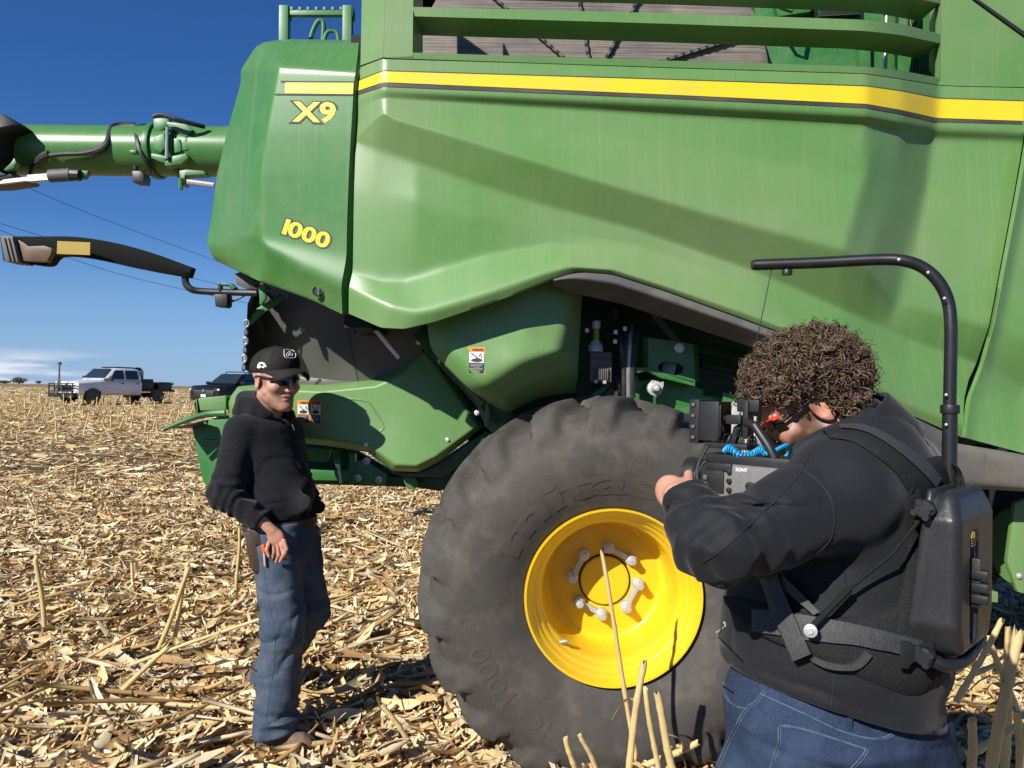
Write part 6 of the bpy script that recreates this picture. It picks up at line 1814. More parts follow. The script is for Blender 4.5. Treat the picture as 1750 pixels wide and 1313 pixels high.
# nape and side clusters
nape = H([-0.062, 0, -0.025]) + gh.normal(size=(500, 3)) * H([0.018, 0.05, 0.022])
nape = nape[(np.abs(nape[:, 1]) > 0.0)]
pts = np.concatenate([pts[ok][:NC], nape])
nrm = (pts - Hc) / Hr ** 2; nrm /= np.linalg.norm(nrm, axis=1)[:, None]
mb = MB()
for c, nn in zip(pts, nrm):
    rc = 0.0035 + 0.011 * gh.random() ** 1.6; turns = gh.uniform(0.7, 2.0)
    ax = np.cross(nn, gh.normal(size=3)); ax = ax / np.linalg.norm(ax); ax = ax + nn * gh.normal(0, 0.45); ax /= np.linalg.norm(ax)
    e1 = np.cross(ax, nn); e1 /= np.linalg.norm(e1); e2 = np.cross(ax, e1)
    t = np.linspace(0, 1, int(8 * turns) + 3); a = t * turns * 2 * np.pi + gh.uniform(0, 6.28)
    q = c + rc * (0.75 + 0.5 * t)[:, None] * (np.cos(a)[:, None] * e1 + np.sin(a)[:, None] * e2) + ax * ((t - 0.5) * gh.uniform(0.004, 0.022))[:, None] 
    mb.tube(from_head2(q), np.linspace(0.0022, 0.0010, len(t)) * gh.uniform(0.5, 1.25), 5, caps=False)
# fine stray hairs
for c, nn in zip(pts[::3], nrm[::3]):
    t = np.linspace(0, 1, 9); a = t * gh.uniform(3, 9) + gh.uniform(0, 6)
    e1 = np.cross(nn, gh.normal(size=3)); e1 /= np.linalg.norm(e1); e2 = np.cross(nn, e1)
    q = c + nn * (0.004 + 0.016 * t)[:, None] + 0.006 * (np.cos(a)[:, None] * e1 + np.sin(a)[:, None] * e2)
    mb.tube(from_head2(q), 0.0006, 3, caps=False)
mb.build("curls", M['hair'], hair, angle=180)
gl = glasses(from_head2, "glasses", op, M['glass_clear'] if 'glass_clear' in M else M['glass_dark'], M['black'], -0.020, 0.020)
mb = MB()
mb.tube([from_head2((0.036 + 0.075 * math.cos(R(a)), 0.080 * math.sin(R(a)), 0.023)) for a in np.linspace(12, 66, 9)], 0.0050, 6)
mb.tube([from_head2((0.036 + 0.075 * math.cos(R(a)), 0.080 * math.sin(R(a)), 0.023)) for a in np.linspace(-66, -12, 9)], 0.0050, 6)
mb.build("red_browline", M['red_frame'], gl)

# ================================================================== SUPPORT RIG worn by the camera man
rig = thing("support_rig", P(1600, 1000, 1.6), "black back-worn camera support with a hard shell pack, straps and a bent overhead pole", "camera support")
def strap(A, B, lift, name, m, parent=rig, n=28, k=5, th=0.006, bvh=None, edge=0.0):
    """strip lying on the jacket between two pixel polylines"""
    def samp(pl):
        pl = spline(np.array(pl, float), 6); s = np.concatenate([[0], np.cumsum(np.linalg.norm(np.diff(pl, axis=0), axis=1))])
        q = np.linspace(0, s[-1], n); return np.stack([np.interp(q, s, pl[:, 0]), np.interp(q, s, pl[:, 1])], 1)
    a, b = samp(A), samp(B); bb_ = bvh or bvh_jk
    G = np.array([[on_surface(bb_, *(a[i] + (b[i] - a[i]) * j / k), lift if 0 < j < k else lift - edge, 1.5) for i in range(n)] for j in range(k + 1)])
    for _ in range(3):
        H_ = G.copy(); H_[:, 1:-1] = 0.25 * G[:, :-2] + 0.5 * G[:, 1:-1] + 0.25 * G[:, 2:]; G = H_
    V, F = shell(G, 0.012)
    return mesh_obj(name, V, F, m, parent, angle=50)
strap([(1412,744),(1458,733),(1492,740),(1540,766),(1578,792),(1606,826)], [(1420,752),(1456,757),(1492,780),(1526,806),(1548,838),(1566,866)], 0.012, "shoulder_strap", M['mesh_pad'], edge=0.008)
strap([(1440,738),(1468,735),(1500,746),(1542,770),(1574,794),(1596,818)], [(1440,744),(1466,746),(1496,759),(1534,785),(1564,810),(1586,832)], 0.016, "webbing", M['webbing'])
strap([(1552,800),(1600,780),(1640,800),(1652,840)], [(1548,850),(1580,850),(1610,850),(1640,870)], 0.012, "upper_pad", M['mesh_pad'], edge=0.008)
strap([(1550,835),(1545,880),(1548,940),(1540,1005),(1526,1050),(1500,1110)], [(1600,835),(1612,880),(1612,940),(1610,1005),(1606,1060),(1600,1140)], 0.014, "back_panel", M['mesh_pad'], k=8, edge=0.008)
strap([(1247,1022),(1323,1034),(1400,1052),(1453,1055),(1520,1040),(1560,1030),(1600,1040)], [(1249,1036),(1297,1086),(1397,1127),(1471,1157),(1546,1186),(1579,1183),(1606,1157)], 0.013, "waist_belt", M['mesh_pad'], n=44, k=8, edge=0.010)
strap([(1300,1046),(1340,1047),(1434,1061),(1500,1076),(1564,1092)], [(1300,1080),(1340,1086),(1400,1096),(1471,1100),(1540,1120)], 0.022, "webbing", M['webbing'], n=36)
strap([(1394,1118),(1420,1128),(1455,1130),(1475,1112)], [(1390,1126),(1418,1139),(1462,1139),(1484,1118)], 0.020, "webbing", M['webbing'])
strap([(1319,990),(1330,1040),(1350,1090),(1364,1124)], [(1345,986),(1358,1034),(1376,1080),(1391,1112)], 0.032, "webbing", M['webbing'], k=3)
strap([(1336,992),(1362,1020),(1394,1052)], [(1350,986),(1376,1012),(1404,1046)], 0.026, "webbing", M['webbing'], k=3)
mb = MB(); c = on_surface(bvh_jk, 1330, 986, 0.03, 1.5); mb.obox(c + H([-0.025, 0, 0]), c + H([0.025, -0.005, 0.012]), 0.012, 0.018); mb.build("slider", M['black'], rig, bevel=0.004)
# side-release buckle on the belt
mb = MB()
def bk(px, py, l=0.034): return on_surface(bvh_jk, px, py, l, 1.5)
for pl in ([(1522,1092),(1534,1092),(1542,1098),(1552,1096),(1560,1090),(1572,1090),(1574,1130),(1562,1132),(1552,1124),(1540,1126),(1534,1136),(1520,1134)],):
    mb.prism([bk(*q) for q in pl], (0.006, 0.012, 0))
mb.build("buckle", M['black'], rig, bevel=0.003)
# spring rod
mb = MB(); a, b = bk(1390, 1075, 0.04), bk(1448, 1004, 0.035); mb.tube([a, b], 0.0065, 10, 0); c = bk(1552, 872, 0.03)
mb.tube([b, (b + c) / 2 + H([0, -0.02, 0]), c], 0.0035, 8, 0); mb.tube([c + (b - c) * 0.12, c + H([0.004, 0, 0.01])], 0.006, 8, 0)
mb.build("tension_rod", M['arm_black'], rig)
mb = MB(); mb.lathe([(0.0125, 0), (0.0125, -0.006), (0.006, -0.008), (0.005, -0.011), (0, -0.011)], a + H([0, -0.005, 0]), (0.45, 0.85, 0), 18); mb.build("rod_pivot", M['bolt'], rig)
# shell pack: rounded wedge with a lower right corner sweep, built on the back frame
Np = H([0.7071, -0.7071, 0.0])        # away from the back
Sp = H([-0.7071, -0.7071, 0.0])       # the wearer's left, towards the viewer
Pe = P(1637, 1000, 1.385)              # on the long vertical edge
z1, z0 = P(1637, 893, 1.385)[2] - Pe[2], P(1637, 1108, 1.385)[2] - Pe[2]
def pack_f(p):
    q = p - Pe.astype(np.float32)
    x = q @ Np.astype(np.float32); y = -(q @ Sp.astype(np.float32)); z = q[..., 2]
    # x: outwards (0 at the back face), y: across the back from the near side
    tz = np.clip((z - z0) / (z1 - z0), 0, 1)
    slope = 0.10 * np.clip(z - z1 + 0.01, 0, 1) / 0.06
    hx = 0.041 - 0.014 * tz
    bx = np.abs(x + hx) - (hx + 0.002 - 0.30 * np.clip(z - z1, 0, 1))
    by = np.abs(y - 0.125) - (0.123 - 0.55 * np.clip(z - z1, 0, 1) - 0.5 * np.clip(z0 + 0.03 - z, 0, 1))
    zc = (z1 + 0.055 + z0 - 0.03) / 2; zh = (z1 + 0.055 - z0 + 0.03) / 2
    bz = np.abs(z - zc) - zh
    r = 0.020
    k = np.stack([bx + r, by + r, bz + r], -1)
    d = np.linalg.norm(np.maximum(k, 0), axis=-1) + np.minimum(k.max(-1), 0) - r
    # flange against the back
    fl_ = np.stack([np.abs(x + 2 * hx + 0.002) - 0.007 + 0.006, np.abs(y - 0.125) - 0.136 + 0.02 + 0.45 * np.clip(z - z1, 0, 1), np.abs(z - zc) - zh - 0.012 + 0.02], -1)
    d = smin(d, np.linalg.norm(np.maximum(fl_, 0), axis=-1) + np.minimum(fl_.max(-1), 0) - 0.006 - 0.014 * 0, 0.012)
    # slot for the adjusting knob in the back face
    gq = np.stack([x - 0.004, y - 0.10, z + 0.02], -1)
    sl_ = np.maximum(np.sqrt(np.maximum(np.abs(gq[..., 2]) - 0.085, 0) ** 2 + gq[..., 1] ** 2) - 0.022, np.abs(gq[..., 0]) - 0.016)
    d = smax(d, -sl_, 0.008)
    return d
pk = sdf_obj("shell_pack", pack_f, Pe - [0.24, 0.20, 0.24], Pe + [0.26, 0.36, 0.26], 0.0046, M['leatherette'], rig, 1)
def PK(x, y, z): return Pe + Np * x - Sp * y + H([0, 0, z])
mb = MB()
for z in (0.012, -0.012, -0.034): mb.obox(PK(0.0, 0.10, z - 0.006), PK(0.028, 0.10, z - 0.006), 0.030, 0.017)
mb.obox(PK(0.004, 0.10, -0.058), PK(0.004, 0.10, 0.035), 0.02, 0.012, up=Sp)
mb.build("adjusting_knob", M['black'], rig, bevel=0.003)
for x, y, z in ((-0.055, -0.004, z1 + 0.018), (-0.052, -0.006, z0 - 0.025)):
    mb = MB(); c = PK(x, y, z)
    mb.lathe([(0.017, 0.01), (0.017, -0.012), (0.013, -0.016), (0, -0.016)], c, -Sp, 18)
    for q in range(4):
        aa = q * math.pi / 2 + .4; mb.cyl(c + Sp * 0.004 + Np * 0.015 * math.cos(aa) + H([0, 0, 0.015 * math.sin(aa)]), c + Sp * 0.018 + Np * 0.015 * math.cos(aa) + H([0, 0, 0.015 * math.sin(aa)]), 0.006, 8)
    mb.build("thumb_screw", M['black'], rig)
mb = MB(); mb.tube(spline([PK(-0.05, 0.0, z0 - 0.03), PK(-0.02, 0.03, z0 - 0.045), PK(-0.01, 0.12, z0 - 0.045), PK(-0.015, 0.22, z0 - 0.03)], 5), 0.012, 10); mb.build("base_bar", M['black'], rig)
M['gold'] = mat('gold_emblem', (0.30, 0.21, 0.06), 0.5)
mb = MB()
c = PK(0.0035, 0.085, 0.075)
mb.tube([c - Sp * 0.0 - Sp * 0.012 * math.cos(t) + H([0, 0, 0.012 * math.sin(t)]) for t in np.linspace(0, np.pi, 9)], 0.0012, 4)
for k in range(3): mb.obox(c - Sp * -0.012 + H([0, 0, -0.004 - 0.005 * k]), c - Sp * 0.012 + H([0, 0, -0.004 - 0.005 * k]), 0.0012, 0.0018)
mb.cyl(c, c + H([0, 0, 0.012]), 0.002, 5)
mb.build("emblem", M['gold'], rig)
# pole: two telescoping uprights and a bend over the head
Yp = 1.56
up_ = spline(PV([(1622, 905, 1.57), (1622, 760, 1.57), (1624, 640, 1.57), (1625, 560, 1.57), (1620, 515, 1.575), (1604, 482, 1.58), (1578, 458, 1.59), (1545, 446, 1.60), (1500, 444, 1.62), (1400, 449, 1.66), (1290, 453, 1.70)]), 10)
mb = MB(); mb.tube(up_, S(10.2, 1.58), 18); mb.build("pole", M['tube_black'], rig, angle=60)
mb = MB(); mb.cyl(P(1622, 845, 1.57), P(1623.5, 700, 1.57), S(11.8, 1.57), 18); mb.build("lower_tube", M['tube_black'], rig, angle=60)
mb = MB(); mb.cyl(P(1623.5, 707, 1.57), P(1623.6, 692, 1.57), S(15, 1.57), 18); mb.build("collar", M['black'], rig, bevel=0.002)
mb = MB(); mb.cyl(P(1290, 453, 1.70), P(1285, 453.3, 1.70), S(8.5, 1.7), 14); mb.build("end_cap", M['black'], rig, bevel=0.002)
for q in ((1617, 675), (1617, 726), (1536, 444), (1586, 466), (1614, 510), (1617, 836)):
    mb = MB(); c = P(*q, 1.555); mb.ball(c, 0.0034, 8); mb.build("rivet", M['bolt'], rig)
mb = MB(); c = P(1345, 464, 1.68); mb.lathe([(0, -0.008), (0.011, -0.008), (0.012, 0.0), (0.010, 0.004), (0.005, 0.005), (0.005, 0.014)], c, (0, 0, 1), 12); mb.build("pole_knob", M['black'], rig)
mb = MB(); mb.tube(PV([(1319, 458, 1.69), (1298, 560, 1.70), (1266, 700, 1.72), (1258, 760, 1.73)]), 0.0012, 5); mb.build("suspension_cord", M['tube_black'], rig)

# ================================================================== VIDEO CAMERA held by the camera man
cam_rig = thing("video_camera", P(1250, 830, 1.66), "grey and black video camera with top monitor and coiled blue cord, held at chest height", "video camera")
O = P(1234, 822, 1.66)
ex = -cm_f; ey = cm_l
def L(a, b, c): return O + ex * a + ey * b + H([0, 0, c])
RB = np.stack([ex, ey, H([0, 0, 1.0])])
def cbox(mb, a, b, c, s, mi=0, tilt=0.0):
    sx, sy, sz = H(s) / 2
    V = H([[x, y, z] for x in (-sx, sx) for y in (-sy, sy) for z in (-sz, sz)])
    return mb.add(V @ RB + L(a, b, c), [(0, 1, 3, 2), (4, 6, 7, 5), (0, 4, 5, 1), (2, 3, 7, 6), (0, 2, 6, 4), (1, 5, 7, 3)], mi)
mb = MB(); cbox(mb, 0.075, 0.0, 0.0, (0.175, 0.115, 0.085)); cbox(mb, 0.09, 0.0, -0.055, (0.15, 0.10, 0.03)); cbody = mb.build("camera_body", M['camera_grey'], cam_rig, bevel=0.010, bseg=3)
mb = MB(); cbox(mb, 0.010, 0.055, 0.008, (0.055, 0.012, 0.055), 0); cbox(mb, 0.025, 0.058, 0.036, (0.06, 0.01, 0.016), 0); mb.build("side_screen", M['black'], cam_rig, bevel=0.003)
mb = MB(); cbox(mb, 0.075, -0.005, 0.052, (0.19, 0.09, 0.018)); mb.build("top_plate", M['black'], cam_rig, bevel=0.003)
mb = MB(); cbox(mb, 0.075, -0.005, -0.075, (0.16, 0.09, 0.014)); mb.build("base_plate", M['black'], cam_rig, bevel=0.003)
ax = -ex
mb = MB()
lp_ = L(-0.012, 0.0, 0.004)
mb.lathe([(0.036, 0.0), (0.038, 0.010), (0.036, 0.012), (0.037, 0.026), (0.035, 0.028), (0.037, 0.036), (0.041, 0.040), (0.043, 0.058), (0.043, 0.068), (0.040, 0.070), (0.033, 0.060), (0.0, 0.056)], lp_, ax, 40)
mb.build("lens", M['black'], cam_rig, angle=30)
mb = MB()
for t in np.linspace(0, 2 * np.pi, 40, endpoint=False):
    w = ey * math.cos(t) + H([0, 0, math.sin(t)]); mb.obox(lp_ + ax * 0.016 + w * 0.0375, lp_ + ax * 0.025 + w * 0.0375, 0.003, 0.003, up=w)
mb.build("focus_ring", M['trim'], cam_rig)
def button(f, mi):
    mb = MB(); f(mb); mb.build("button", mi, cam_rig, bevel=0.0012)
for k in range(4): button(lambda mb: mb.cyl(L(0.050, 0.057, 0.028 - k * 0.019), L(0.050, 0.064, 0.028 - k * 0.019), 0.0055, 12), M['black'])
for k in range(2): button(lambda mb: mb.cyl(L(0.098, 0.057, 0.002 - k * 0.03), L(0.098, 0.066, 0.002 - k * 0.03), 0.0095, 14), M['black'])
for k in range(3): button(lambda mb: cbox(mb, 0.005 + k * 0.016, 0.058, -0.033, (0.009, 0.006, 0.006)), M['black'])
for k in range(4):
    button(lambda mb: cbox(mb, 0.030 + k * 0.020, 0.052, -0.053, (0.013, 0.006, 0.007)), M['black']); button(lambda mb: cbox(mb, 0.030 + k * 0.020, 0.052, -0.064, (0.011, 0.006, 0.007)), M['white_print'])
for k in range(2): button(lambda mb: cbox(mb, -0.004, 0.063, 0.012 - 0.014 * k, (0.009, 0.005, 0.010)), M['trim'])
V_, F_ = text_mesh("SONY", 0.03, 3); e_ = np.ptp(V_, axis=0)
mesh_obj("lettering", [L(0.077 + v[0] / e_[0] * 0.027, 0.0582, 0.034 + v[1] / e_[1] * 0.0078) for v in V_], F_, M['white_print'], cam_rig, fix=False)
# top handle, monitor and arms
mb = MB()
mb.tube([L(0.02, 0, 0.060), L(0.035, 0, 0.115), L(0.06, 0, 0.128)], 0.009, 10); mb.tube([L(0.13, 0.02, 0.058), L(0.115, 0.02, 0.085), L(0.085, 0.02, 0.125), L(0.06, 0.01, 0.13)], 0.010, 10)
cbox(mb, 0.060, 0.0, 0.135, (0.012, 0.03, 0.08)); cbox(mb, 0.062, 0.0, 0.165, (0.05, 0.016, 0.026)); cbox(mb, 0.035, 0.01, 0.135, (0.035, 0.02, 0.02))
cbox(mb, 0.02, 0.0, 0.078, (0.10, 0.05, 0.012))
mb.build("top_handle", M['black'], cam_rig, bevel=0.004)
mb = MB(); cbox(mb, -0.020, 0.0, 0.130, (0.050, 0.055, 0.085), 0); cbox(mb, -0.054, 0.0, 0.128, (0.024, 0.060, 0.096), 0); cbox(mb, 0.006, 0.0, 0.13, (0.004, 0.048, 0.07), 1)
for k in range(4): cbox(mb, -0.055, 0.031, 0.165 - k * 0.024, (0.012, 0.004, 0.010), 2)
cbox(mb, -0.075, 0.0, 0.135, (0.03, 0.03, 0.018), 0)
mb.build("monitor", [M['black'], M['glass_dark'], M['trim']], cam_rig, bevel=0.005)
t = np.linspace(0, 1, 260); mb = MB()
base = np.array([L(0.02 + 0.09 * u, 0.025 + 0.01 * math.sin(6 * u), 0.066 + 0.008 * math.sin(9 * u)) for u in t]) ; base[t > 0.85] += 0
mb.tube(base + 0.008 * (np.cos(t * 2 * np.pi * 15)[:, None] * ey + np.sin(t * 2 * np.pi * 15)[:, None] * H([0, 0, 1])), 0.0019, 6)
mb.tube(spline([base[-1], L(0.12, 0.02, 0.07), L(0.135, -0.02, 0.085), L(0.13, -0.05, 0.07), L(0.115, -0.05, 0.055)], 6), 0.0045, 6)
mb.build("coiled_cord", M['cyan_cord'], cam_rig)
mb = MB(); t = np.linspace(0, 1, 120)
mb.tube(np.array([L(-0.01 + 0.09 * u, 0.0, 0.09) for u in t]) + 0.012 * (np.cos(t * 2 * np.pi * 6)[:, None] * ey + np.sin(t * 2 * np.pi * 6)[:, None] * H([0, 0, 1])), 0.0022, 5)
mb.tube(spline([L(-0.02, 0.03, 0.075), L(-0.03, 0.055, 0.02), L(0.0, 0.06, -0.05), L(0.03, 0.05, -0.08)], 6), 0.004, 6)
mb.tube(spline([L(-0.02, 0.05, -0.01), L(-0.02, 0.06, -0.04), L(0.01, 0.06, -0.07)], 6), 0.005, 6)
mb.build("cable", M['hose'], cam_rig)
# ================================================================== FAR VEHICLES, BUSHES AND WIRES
M['white_car'] = mat('white_car_paint', (0.72, 0.72, 0.71), 0.3, coat=0.3, var=[(DUST, 1.5, 0.45, 0.8, 0.35)])
M['black_car'] = mat('black_car_paint', (0.006, 0.006, 0.007), 0.35, spec=0.3, coat=0.15, var=[(DUST, 1.5, 0.5, 0.85, 0.12)])
M['car_glass'] = mat('car_glass', (0.02, 0.03, 0.035), 0.06, spec=0.8)
M['chrome'] = mat('chrome', (0.6, 0.6, 0.6), 0.2, metal=1.0)
def car_frame(px, py_ground, Y, yaw):
    o = P(px, py_ground, Y); c, s = math.cos(yaw), math.sin(yaw)
    A = np.array([[c, s, 0], [-s, c, 0], [0, 0, 1.0]])       # rows: local x (forward), y (left), z
    return o, A
class CarMB(MB):
    def __init__(s, o, A): super().__init__(); s.o, s.A = o, A
    def l(s, p): return np.asarray(p, float) @ s.A + s.o
    def lbox(s, c, size, mi=0):
        sx, sy, sz = np.array(size) / 2
        V = np.array([[x, y, z] for x in (-sx, sx) for y in (-sy, sy) for z in (-sz, sz)]) + np.asarray(c)
        return s.add(s.l(V), [(0, 1, 3, 2), (4, 6, 7, 5), (0, 4, 5, 1), (2, 3, 7, 6), (0, 2, 6, 4), (1, 5, 7, 3)], mi)
    def sect(s, secs, mi=0):
        """loft of cross sections: (x, half width bottom, half width top, z bottom, z shoulder, z top)"""
        rings = []
        for x, wb, wt, zb, zm, zt in secs:
            rings.append([(x, -wb * .9, zb), (x, -wb, zb + 0.12), (x, -wb, zm), (x, -wt, zt - 0.05), (x, -wt * .9, zt), (x, wt * .9, zt), (x, wt, zt - 0.05), (x, wb, zm), (x, wb, zb + .12), (x, wb * .9, zb)])
        V = s.l(np.array(rings).reshape(-1, 3)); n = 10; m = len(secs)
        F = [(i * n + j, i * n + (j + 1) % n, (i + 1) * n + (j + 1) % n, (i + 1) * n + j) for i in range(m - 1) for j in range(n)]
        F += [tuple(range(n - 1, -1, -1)), tuple(range((m - 1) * n, m * n))]
        return s.add(V, F, mi)
    def quad(s, pts, mi=0): return s.add(s.l(pts), [(0, 1, 2, 3)], mi)
def wheels(o, A, xs, hw, r, root, dual=False):
    for x in xs:
        for s in (-1, 1):
            w = CarMB(o, A); w.lathe([(r * .55, -0.12), (r * .9, -0.13), (r, -0.09), (r, 0.09), (r * .9, 0.13), (r * .55, 0.12), (0.0, 0.09)], w.l((x, s * hw, r)), np.array([0, s, 0]) @ A, 24, 0)
            ob = w.build("wheel", M['rubber'], root)
            w = CarMB(o, A); w.lathe([(r * .56, 0.115), (r * .5, 0.125), (r * .2, 0.09), (0, 0.1)], w.l((x, s * hw, r)), np.array([0, s, 0]) @ A, 20); w.build("rim", M['trim'], ob)
# --- white crew-cab service truck
o, A = car_frame(192, 690, 44.0, R(180 + 66))
truck = thing("service_truck", o, "white crew cab truck with black flatbed and front grille guard standing in the stubble", "truck")
c = CarMB(o, A)
c.sect([(2.95, .90, .84, .55, .95, 1.10), (2.85, 1.0, .93, .5, 1.05, 1.22), (1.55, 1.0, .95, .5, 1.15, 1.34), (1.25, 1.0, .95, .5, 1.2, 1.36), (-1.15, 1.0, .95, .5, 1.2, 1.36)], 0)
c.sect([(1.30, .96, .90, 1.30, 1.34, 1.38), (0.62, .93, .76, 1.30, 1.55, 2.0), (0.1, .93, .75, 1.30, 1.6, 2.05), (-0.95, .93, .75, 1.30, 1.6, 2.03), (-1.15, .93, .78, 1.30, 1.5, 1.95)], 0)
c.build("cab", M['white_car'], truck, angle=40)
c = CarMB(o, A)
c.quad([(1.25, -.84, 1.47), (1.25, .84, 1.47), (0.70, .72, 2.0), (0.70, -.72, 2.0)])
c.build("windscreen", M['car_glass'], truck)
for s in (-1, 1):
    for x0, x1, x2, x3 in ((0.95, 0.02, 0.02, 0.55), (-0.10, -0.95, -0.90, -0.10)):
        c = CarMB(o, A); c.quad([(x0, s * .985, 1.40), (x1, s * .985, 1.40), (x2, s * .85, 1.92), (x3, s * .85, 1.92)]); c.build("side_window", M['car_glass'], truck)
    c = CarMB(o, A); c.lbox((0.95, s * 1.12, 1.45), (.14, .2, .28)); c.build("wing_mirror", M['black'], truck, bevel=0.03)
    for x in (0.15, -0.85):
        c = CarMB(o, A); c.lbox((x, s * 1.005, 1.17), (.18, .03, .05)); c.build("door_handle", M['black'], truck)
    c = CarMB(o, A); c.lbox((2.93, s * .74, .93), (.08, .26, .26)); c.build("headlight", M['aluminium'], truck, bevel=0.03)
    c = CarMB(o, A); c.lbox((2.0, s * .93, .48), (.95, .16, .5)); c.build("wheel_arch", M['black_matte'], truck)
c = CarMB(o, A); c.lbox((2.95, 0, .88), (.08, 1.1, .36)); c.build("radiator_grille", M['black'], truck, bevel=0.03)
c = CarMB(o, A)
for z in (.42, .7, .98, 1.12): c.tube([c.l((3.1, -.95, z)), c.l((3.2, -.5, z)), c.l((3.2, .5, z)), c.l((3.1, .95, z))], 0.035, 6)
for y in (-.95, -.5, .5, .95): c.tube([c.l((3.17, y, .38)), c.l((3.17, y, 1.14))], 0.035, 6)
c.lbox((3.05, 0, .5), (.25, 2.0, .24))
c.build("grille_guard", M['black'], truck)
c = CarMB(o, A); c.tube([c.l((3.3, -.15, .5)), c.l((3.3, .05, 1.25)), c.l((3.3, .05, 2.25))], 0.045, 6); c.tube([c.l((3.3, .35, .5)), c.l((3.3, .05, 1.45))], 0.03, 6); c.tube([c.l((3.3, -.35, .5)), c.l((3.3, .05, 1.45))], 0.03, 6); c.lbox((3.3, .05, 2.2), (.14, .14, .14)); c.build("front_hoist", M['trim'], truck)
c = CarMB(o, A); c.lbox((-2.35, 0, .78), (2.3, 2.1, .14)); c.lbox((-1.25, 0, 1.35), (.10, 1.9, 1.2)); c.lbox((-1.7, .55, 1.15), (.7, .7, .62)); c.lbox((-1.7, -.55, 1.15), (.7, .7, .72)); c.lbox((-2.8, .7, 1.05), (.9, .5, .5)); c.lbox((-2.8, -.8, 1.05), (.9, .4, .55)); c.lbox((-3.2, 0, 1.0), (.5, 1.7, .42)); c.lbox((-2.2, 0, .5), (2.4, .8, .3)); c.build("flatbed", M['black'], truck, bevel=0.05)
c = CarMB(o, A); c.lathe([(0.12, -.12), (.30, -.12), (.30, -.09), (.2, -.09), (.2, .09), (.30, .09), (.30, .12), (.12, .12)], c.l((-1.55, .1, 1.85)), np.array([.3, 1, 0]) @ A, 20); c.tube(spline([c.l((-1.6, 0.1, 1.5)), c.l((-1.7, -.2, 1.7)), c.l((-1.75, -.4, 1.4))], 6), .03, 6); c.build("hose_reel", M['black'], truck)
c = CarMB(o, A); c.lbox((-.3, 0, 2.09), (1.2, 1.2, .07)); c.build("light_bar", M['black'], truck, bevel=0.02)
wheels(o, A, (2.0, -2.2), .98, .44, truck)
# --- black SUV
o, A = car_frame(402, 694, 41.0, R(252))
suv = thing("parked_suv", o, "black SUV with roof rails parked in the stubble behind the standing man", "SUV")
c = CarMB(o, A)
c.sect([(2.45, .86, .78, .35, .7, .98), (2.3, .98, .90, .3, .85, 1.06), (1.0, 1.0, .93, .3, .95, 1.14), (-2.3, 1.0, .93, .3, .95, 1.14), (-2.45, .95, .9, .4, .9, 1.1)], 0)
c.sect([(1.05, .95, .88, 1.08, 1.12, 1.16), (0.25, .92, .72, 1.08, 1.35, 1.72), (-1.7, .92, .72, 1.08, 1.35, 1.76), (-2.4, .92, .78, 1.08, 1.2, 1.4)], 0)
c.build("suv_body", M['black_car'], suv, angle=40)
c = CarMB(o, A); c.quad([(1.04, -.82, 1.20), (1.04, .82, 1.20), (0.34, .68, 1.70), (0.34, -.68, 1.70)]); c.build("windscreen", M['car_glass'], suv)
for s in (-1, 1):
    c = CarMB(o, A); c.quad([(0.75, s * .955, 1.17), (-1.9, s * .955, 1.17), (-1.6, s * .82, 1.64), (0.2, s * .82, 1.64)]); c.build("side_window", M['car_glass'], suv)
    c = CarMB(o, A); c.lbox((0.85, s * 1.08, 1.22), (.12, .22, .16)); c.build("wing_mirror", M['black_car'], suv, bevel=0.03)
    c = CarMB(o, A); c.lbox((2.40, s * .78, .86), (.1, .30, .10)); c.build("headlight", M['aluminium'], suv, bevel=0.02)
    c = CarMB(o, A); c.tube([c.l((0.0, s * .66, 1.74)), c.l((-.1, s * .66, 1.83)), c.l((-1.5, s * .66, 1.86)), c.l((-1.7, s * .66, 1.77))], .028, 6); c.build("roof_rail", M['chrome'], suv)
c = CarMB(o, A); c.lbox((2.44, 0, .80), (.06, 1.3, .05), 1); c.lbox((2.45, 0, .62), (.06, 1.2, .30), 0); c.lbox((2.49, 0, .80), (.05, .16, .16), 1); c.lbox((2.49, 0, .55), (.03, .32, .16), 2); c.build("front_grille", [M['black'], M['chrome'], M['white_print']], suv, bevel=0.01)
wheels(o, A, (1.5, -1.5), .96, .38, suv)

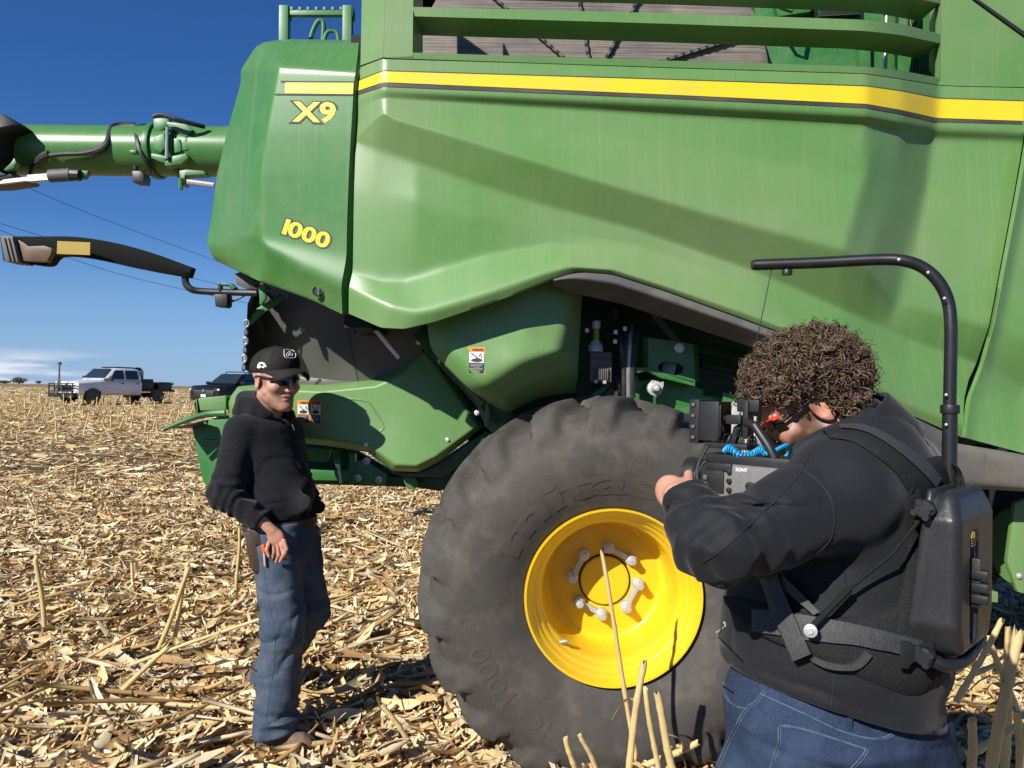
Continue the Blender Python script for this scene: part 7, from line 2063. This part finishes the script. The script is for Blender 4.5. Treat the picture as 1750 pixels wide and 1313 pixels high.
# --- low shrubs on the horizon
def leafy(n, rad, h, seed, leaf):
    g = np.random.default_rng(seed)
    d = g.normal(size=(n, 3)); d /= np.linalg.norm(d, axis=1)[:, None]
    c = d * (g.random((n, 1)) ** 0.4) * np.array([rad, rad, h / 2]) + np.array([0, 0, h / 2]) + g.normal(size=(n, 3)) * 0.08 * rad
    a = g.normal(size=(n, 3)); a /= np.linalg.norm(a, axis=1)[:, None]; b = np.cross(a, g.normal(size=(n, 3))); b /= np.linalg.norm(b, axis=1)[:, None]
    a *= leaf; b *= leaf * .6
    V = np.stack([c - a, c - b, c + a, c + b], 1).reshape(-1, 3)
    return V, np.arange(n * 4).reshape(-1, 4)
M['far_leaf'] = mat('far_leaf', (0.075, 0.075, 0.040), 0.8, var=[((0.14, 0.12, 0.07), 0.6, 0.4, 0.7, 0.6)])
M['bark'] = mat('bark', (0.10, 0.075, 0.05), 0.9)
for k, (px, Y, rad, h, lab) in enumerate([(32, 330, 3.2, 2.3, "round low tree on the horizon at the far left"), (66, 340, 1.3, 1.2, "small bush on the horizon left of the white truck"), (290, 300, 1.6, 1.1, "tiny dark bush on the horizon just right of the white truck"), (8, 350, 2.6, 0.9, "low flat bush at the left end of the horizon")]):
    base = P(px, 656, Y); base[2] = 1.5
    t = thing("tree", base, lab, "tree", "small trees on the horizon")
    V, F = leafy(500, rad, h, 70 + k, 0.35 * rad / 3); mesh_obj("crown", V + base + [0, 0, 0.4], F, M['far_leaf'], t, smooth=False, fix=False)
    mb = MB(); mb.tube([base + [0, 0, -0.2], base + [0.1, 0, 0.6], base + [0, 0, h * .6]], [.25, .2, .08], 6); mb.build("trunk", M['bark'], t)
# --- overhead wires
for pts, lab in (([(45, 320, 60), (170, 372, 66), (380, 450, 78)], "upper thin power line crossing the sky between auger and light arm"),
                 ([(-20, 376, 60), (120, 418, 66), (300, 468, 74), (430, 500, 80)], "middle thin power line crossing behind the light arm"),
                 ([(-20, 385, 62), (110, 438, 68), (240, 478, 74), (440, 522, 84)], "lowest thin power line, under the light arm")):
    mb = MB(); mb.tube(spline(PV(pts), 6), 0.022, 5)
    tag(mb.build("power_line", M['hose'], None), lab, "power line", "overhead power lines")
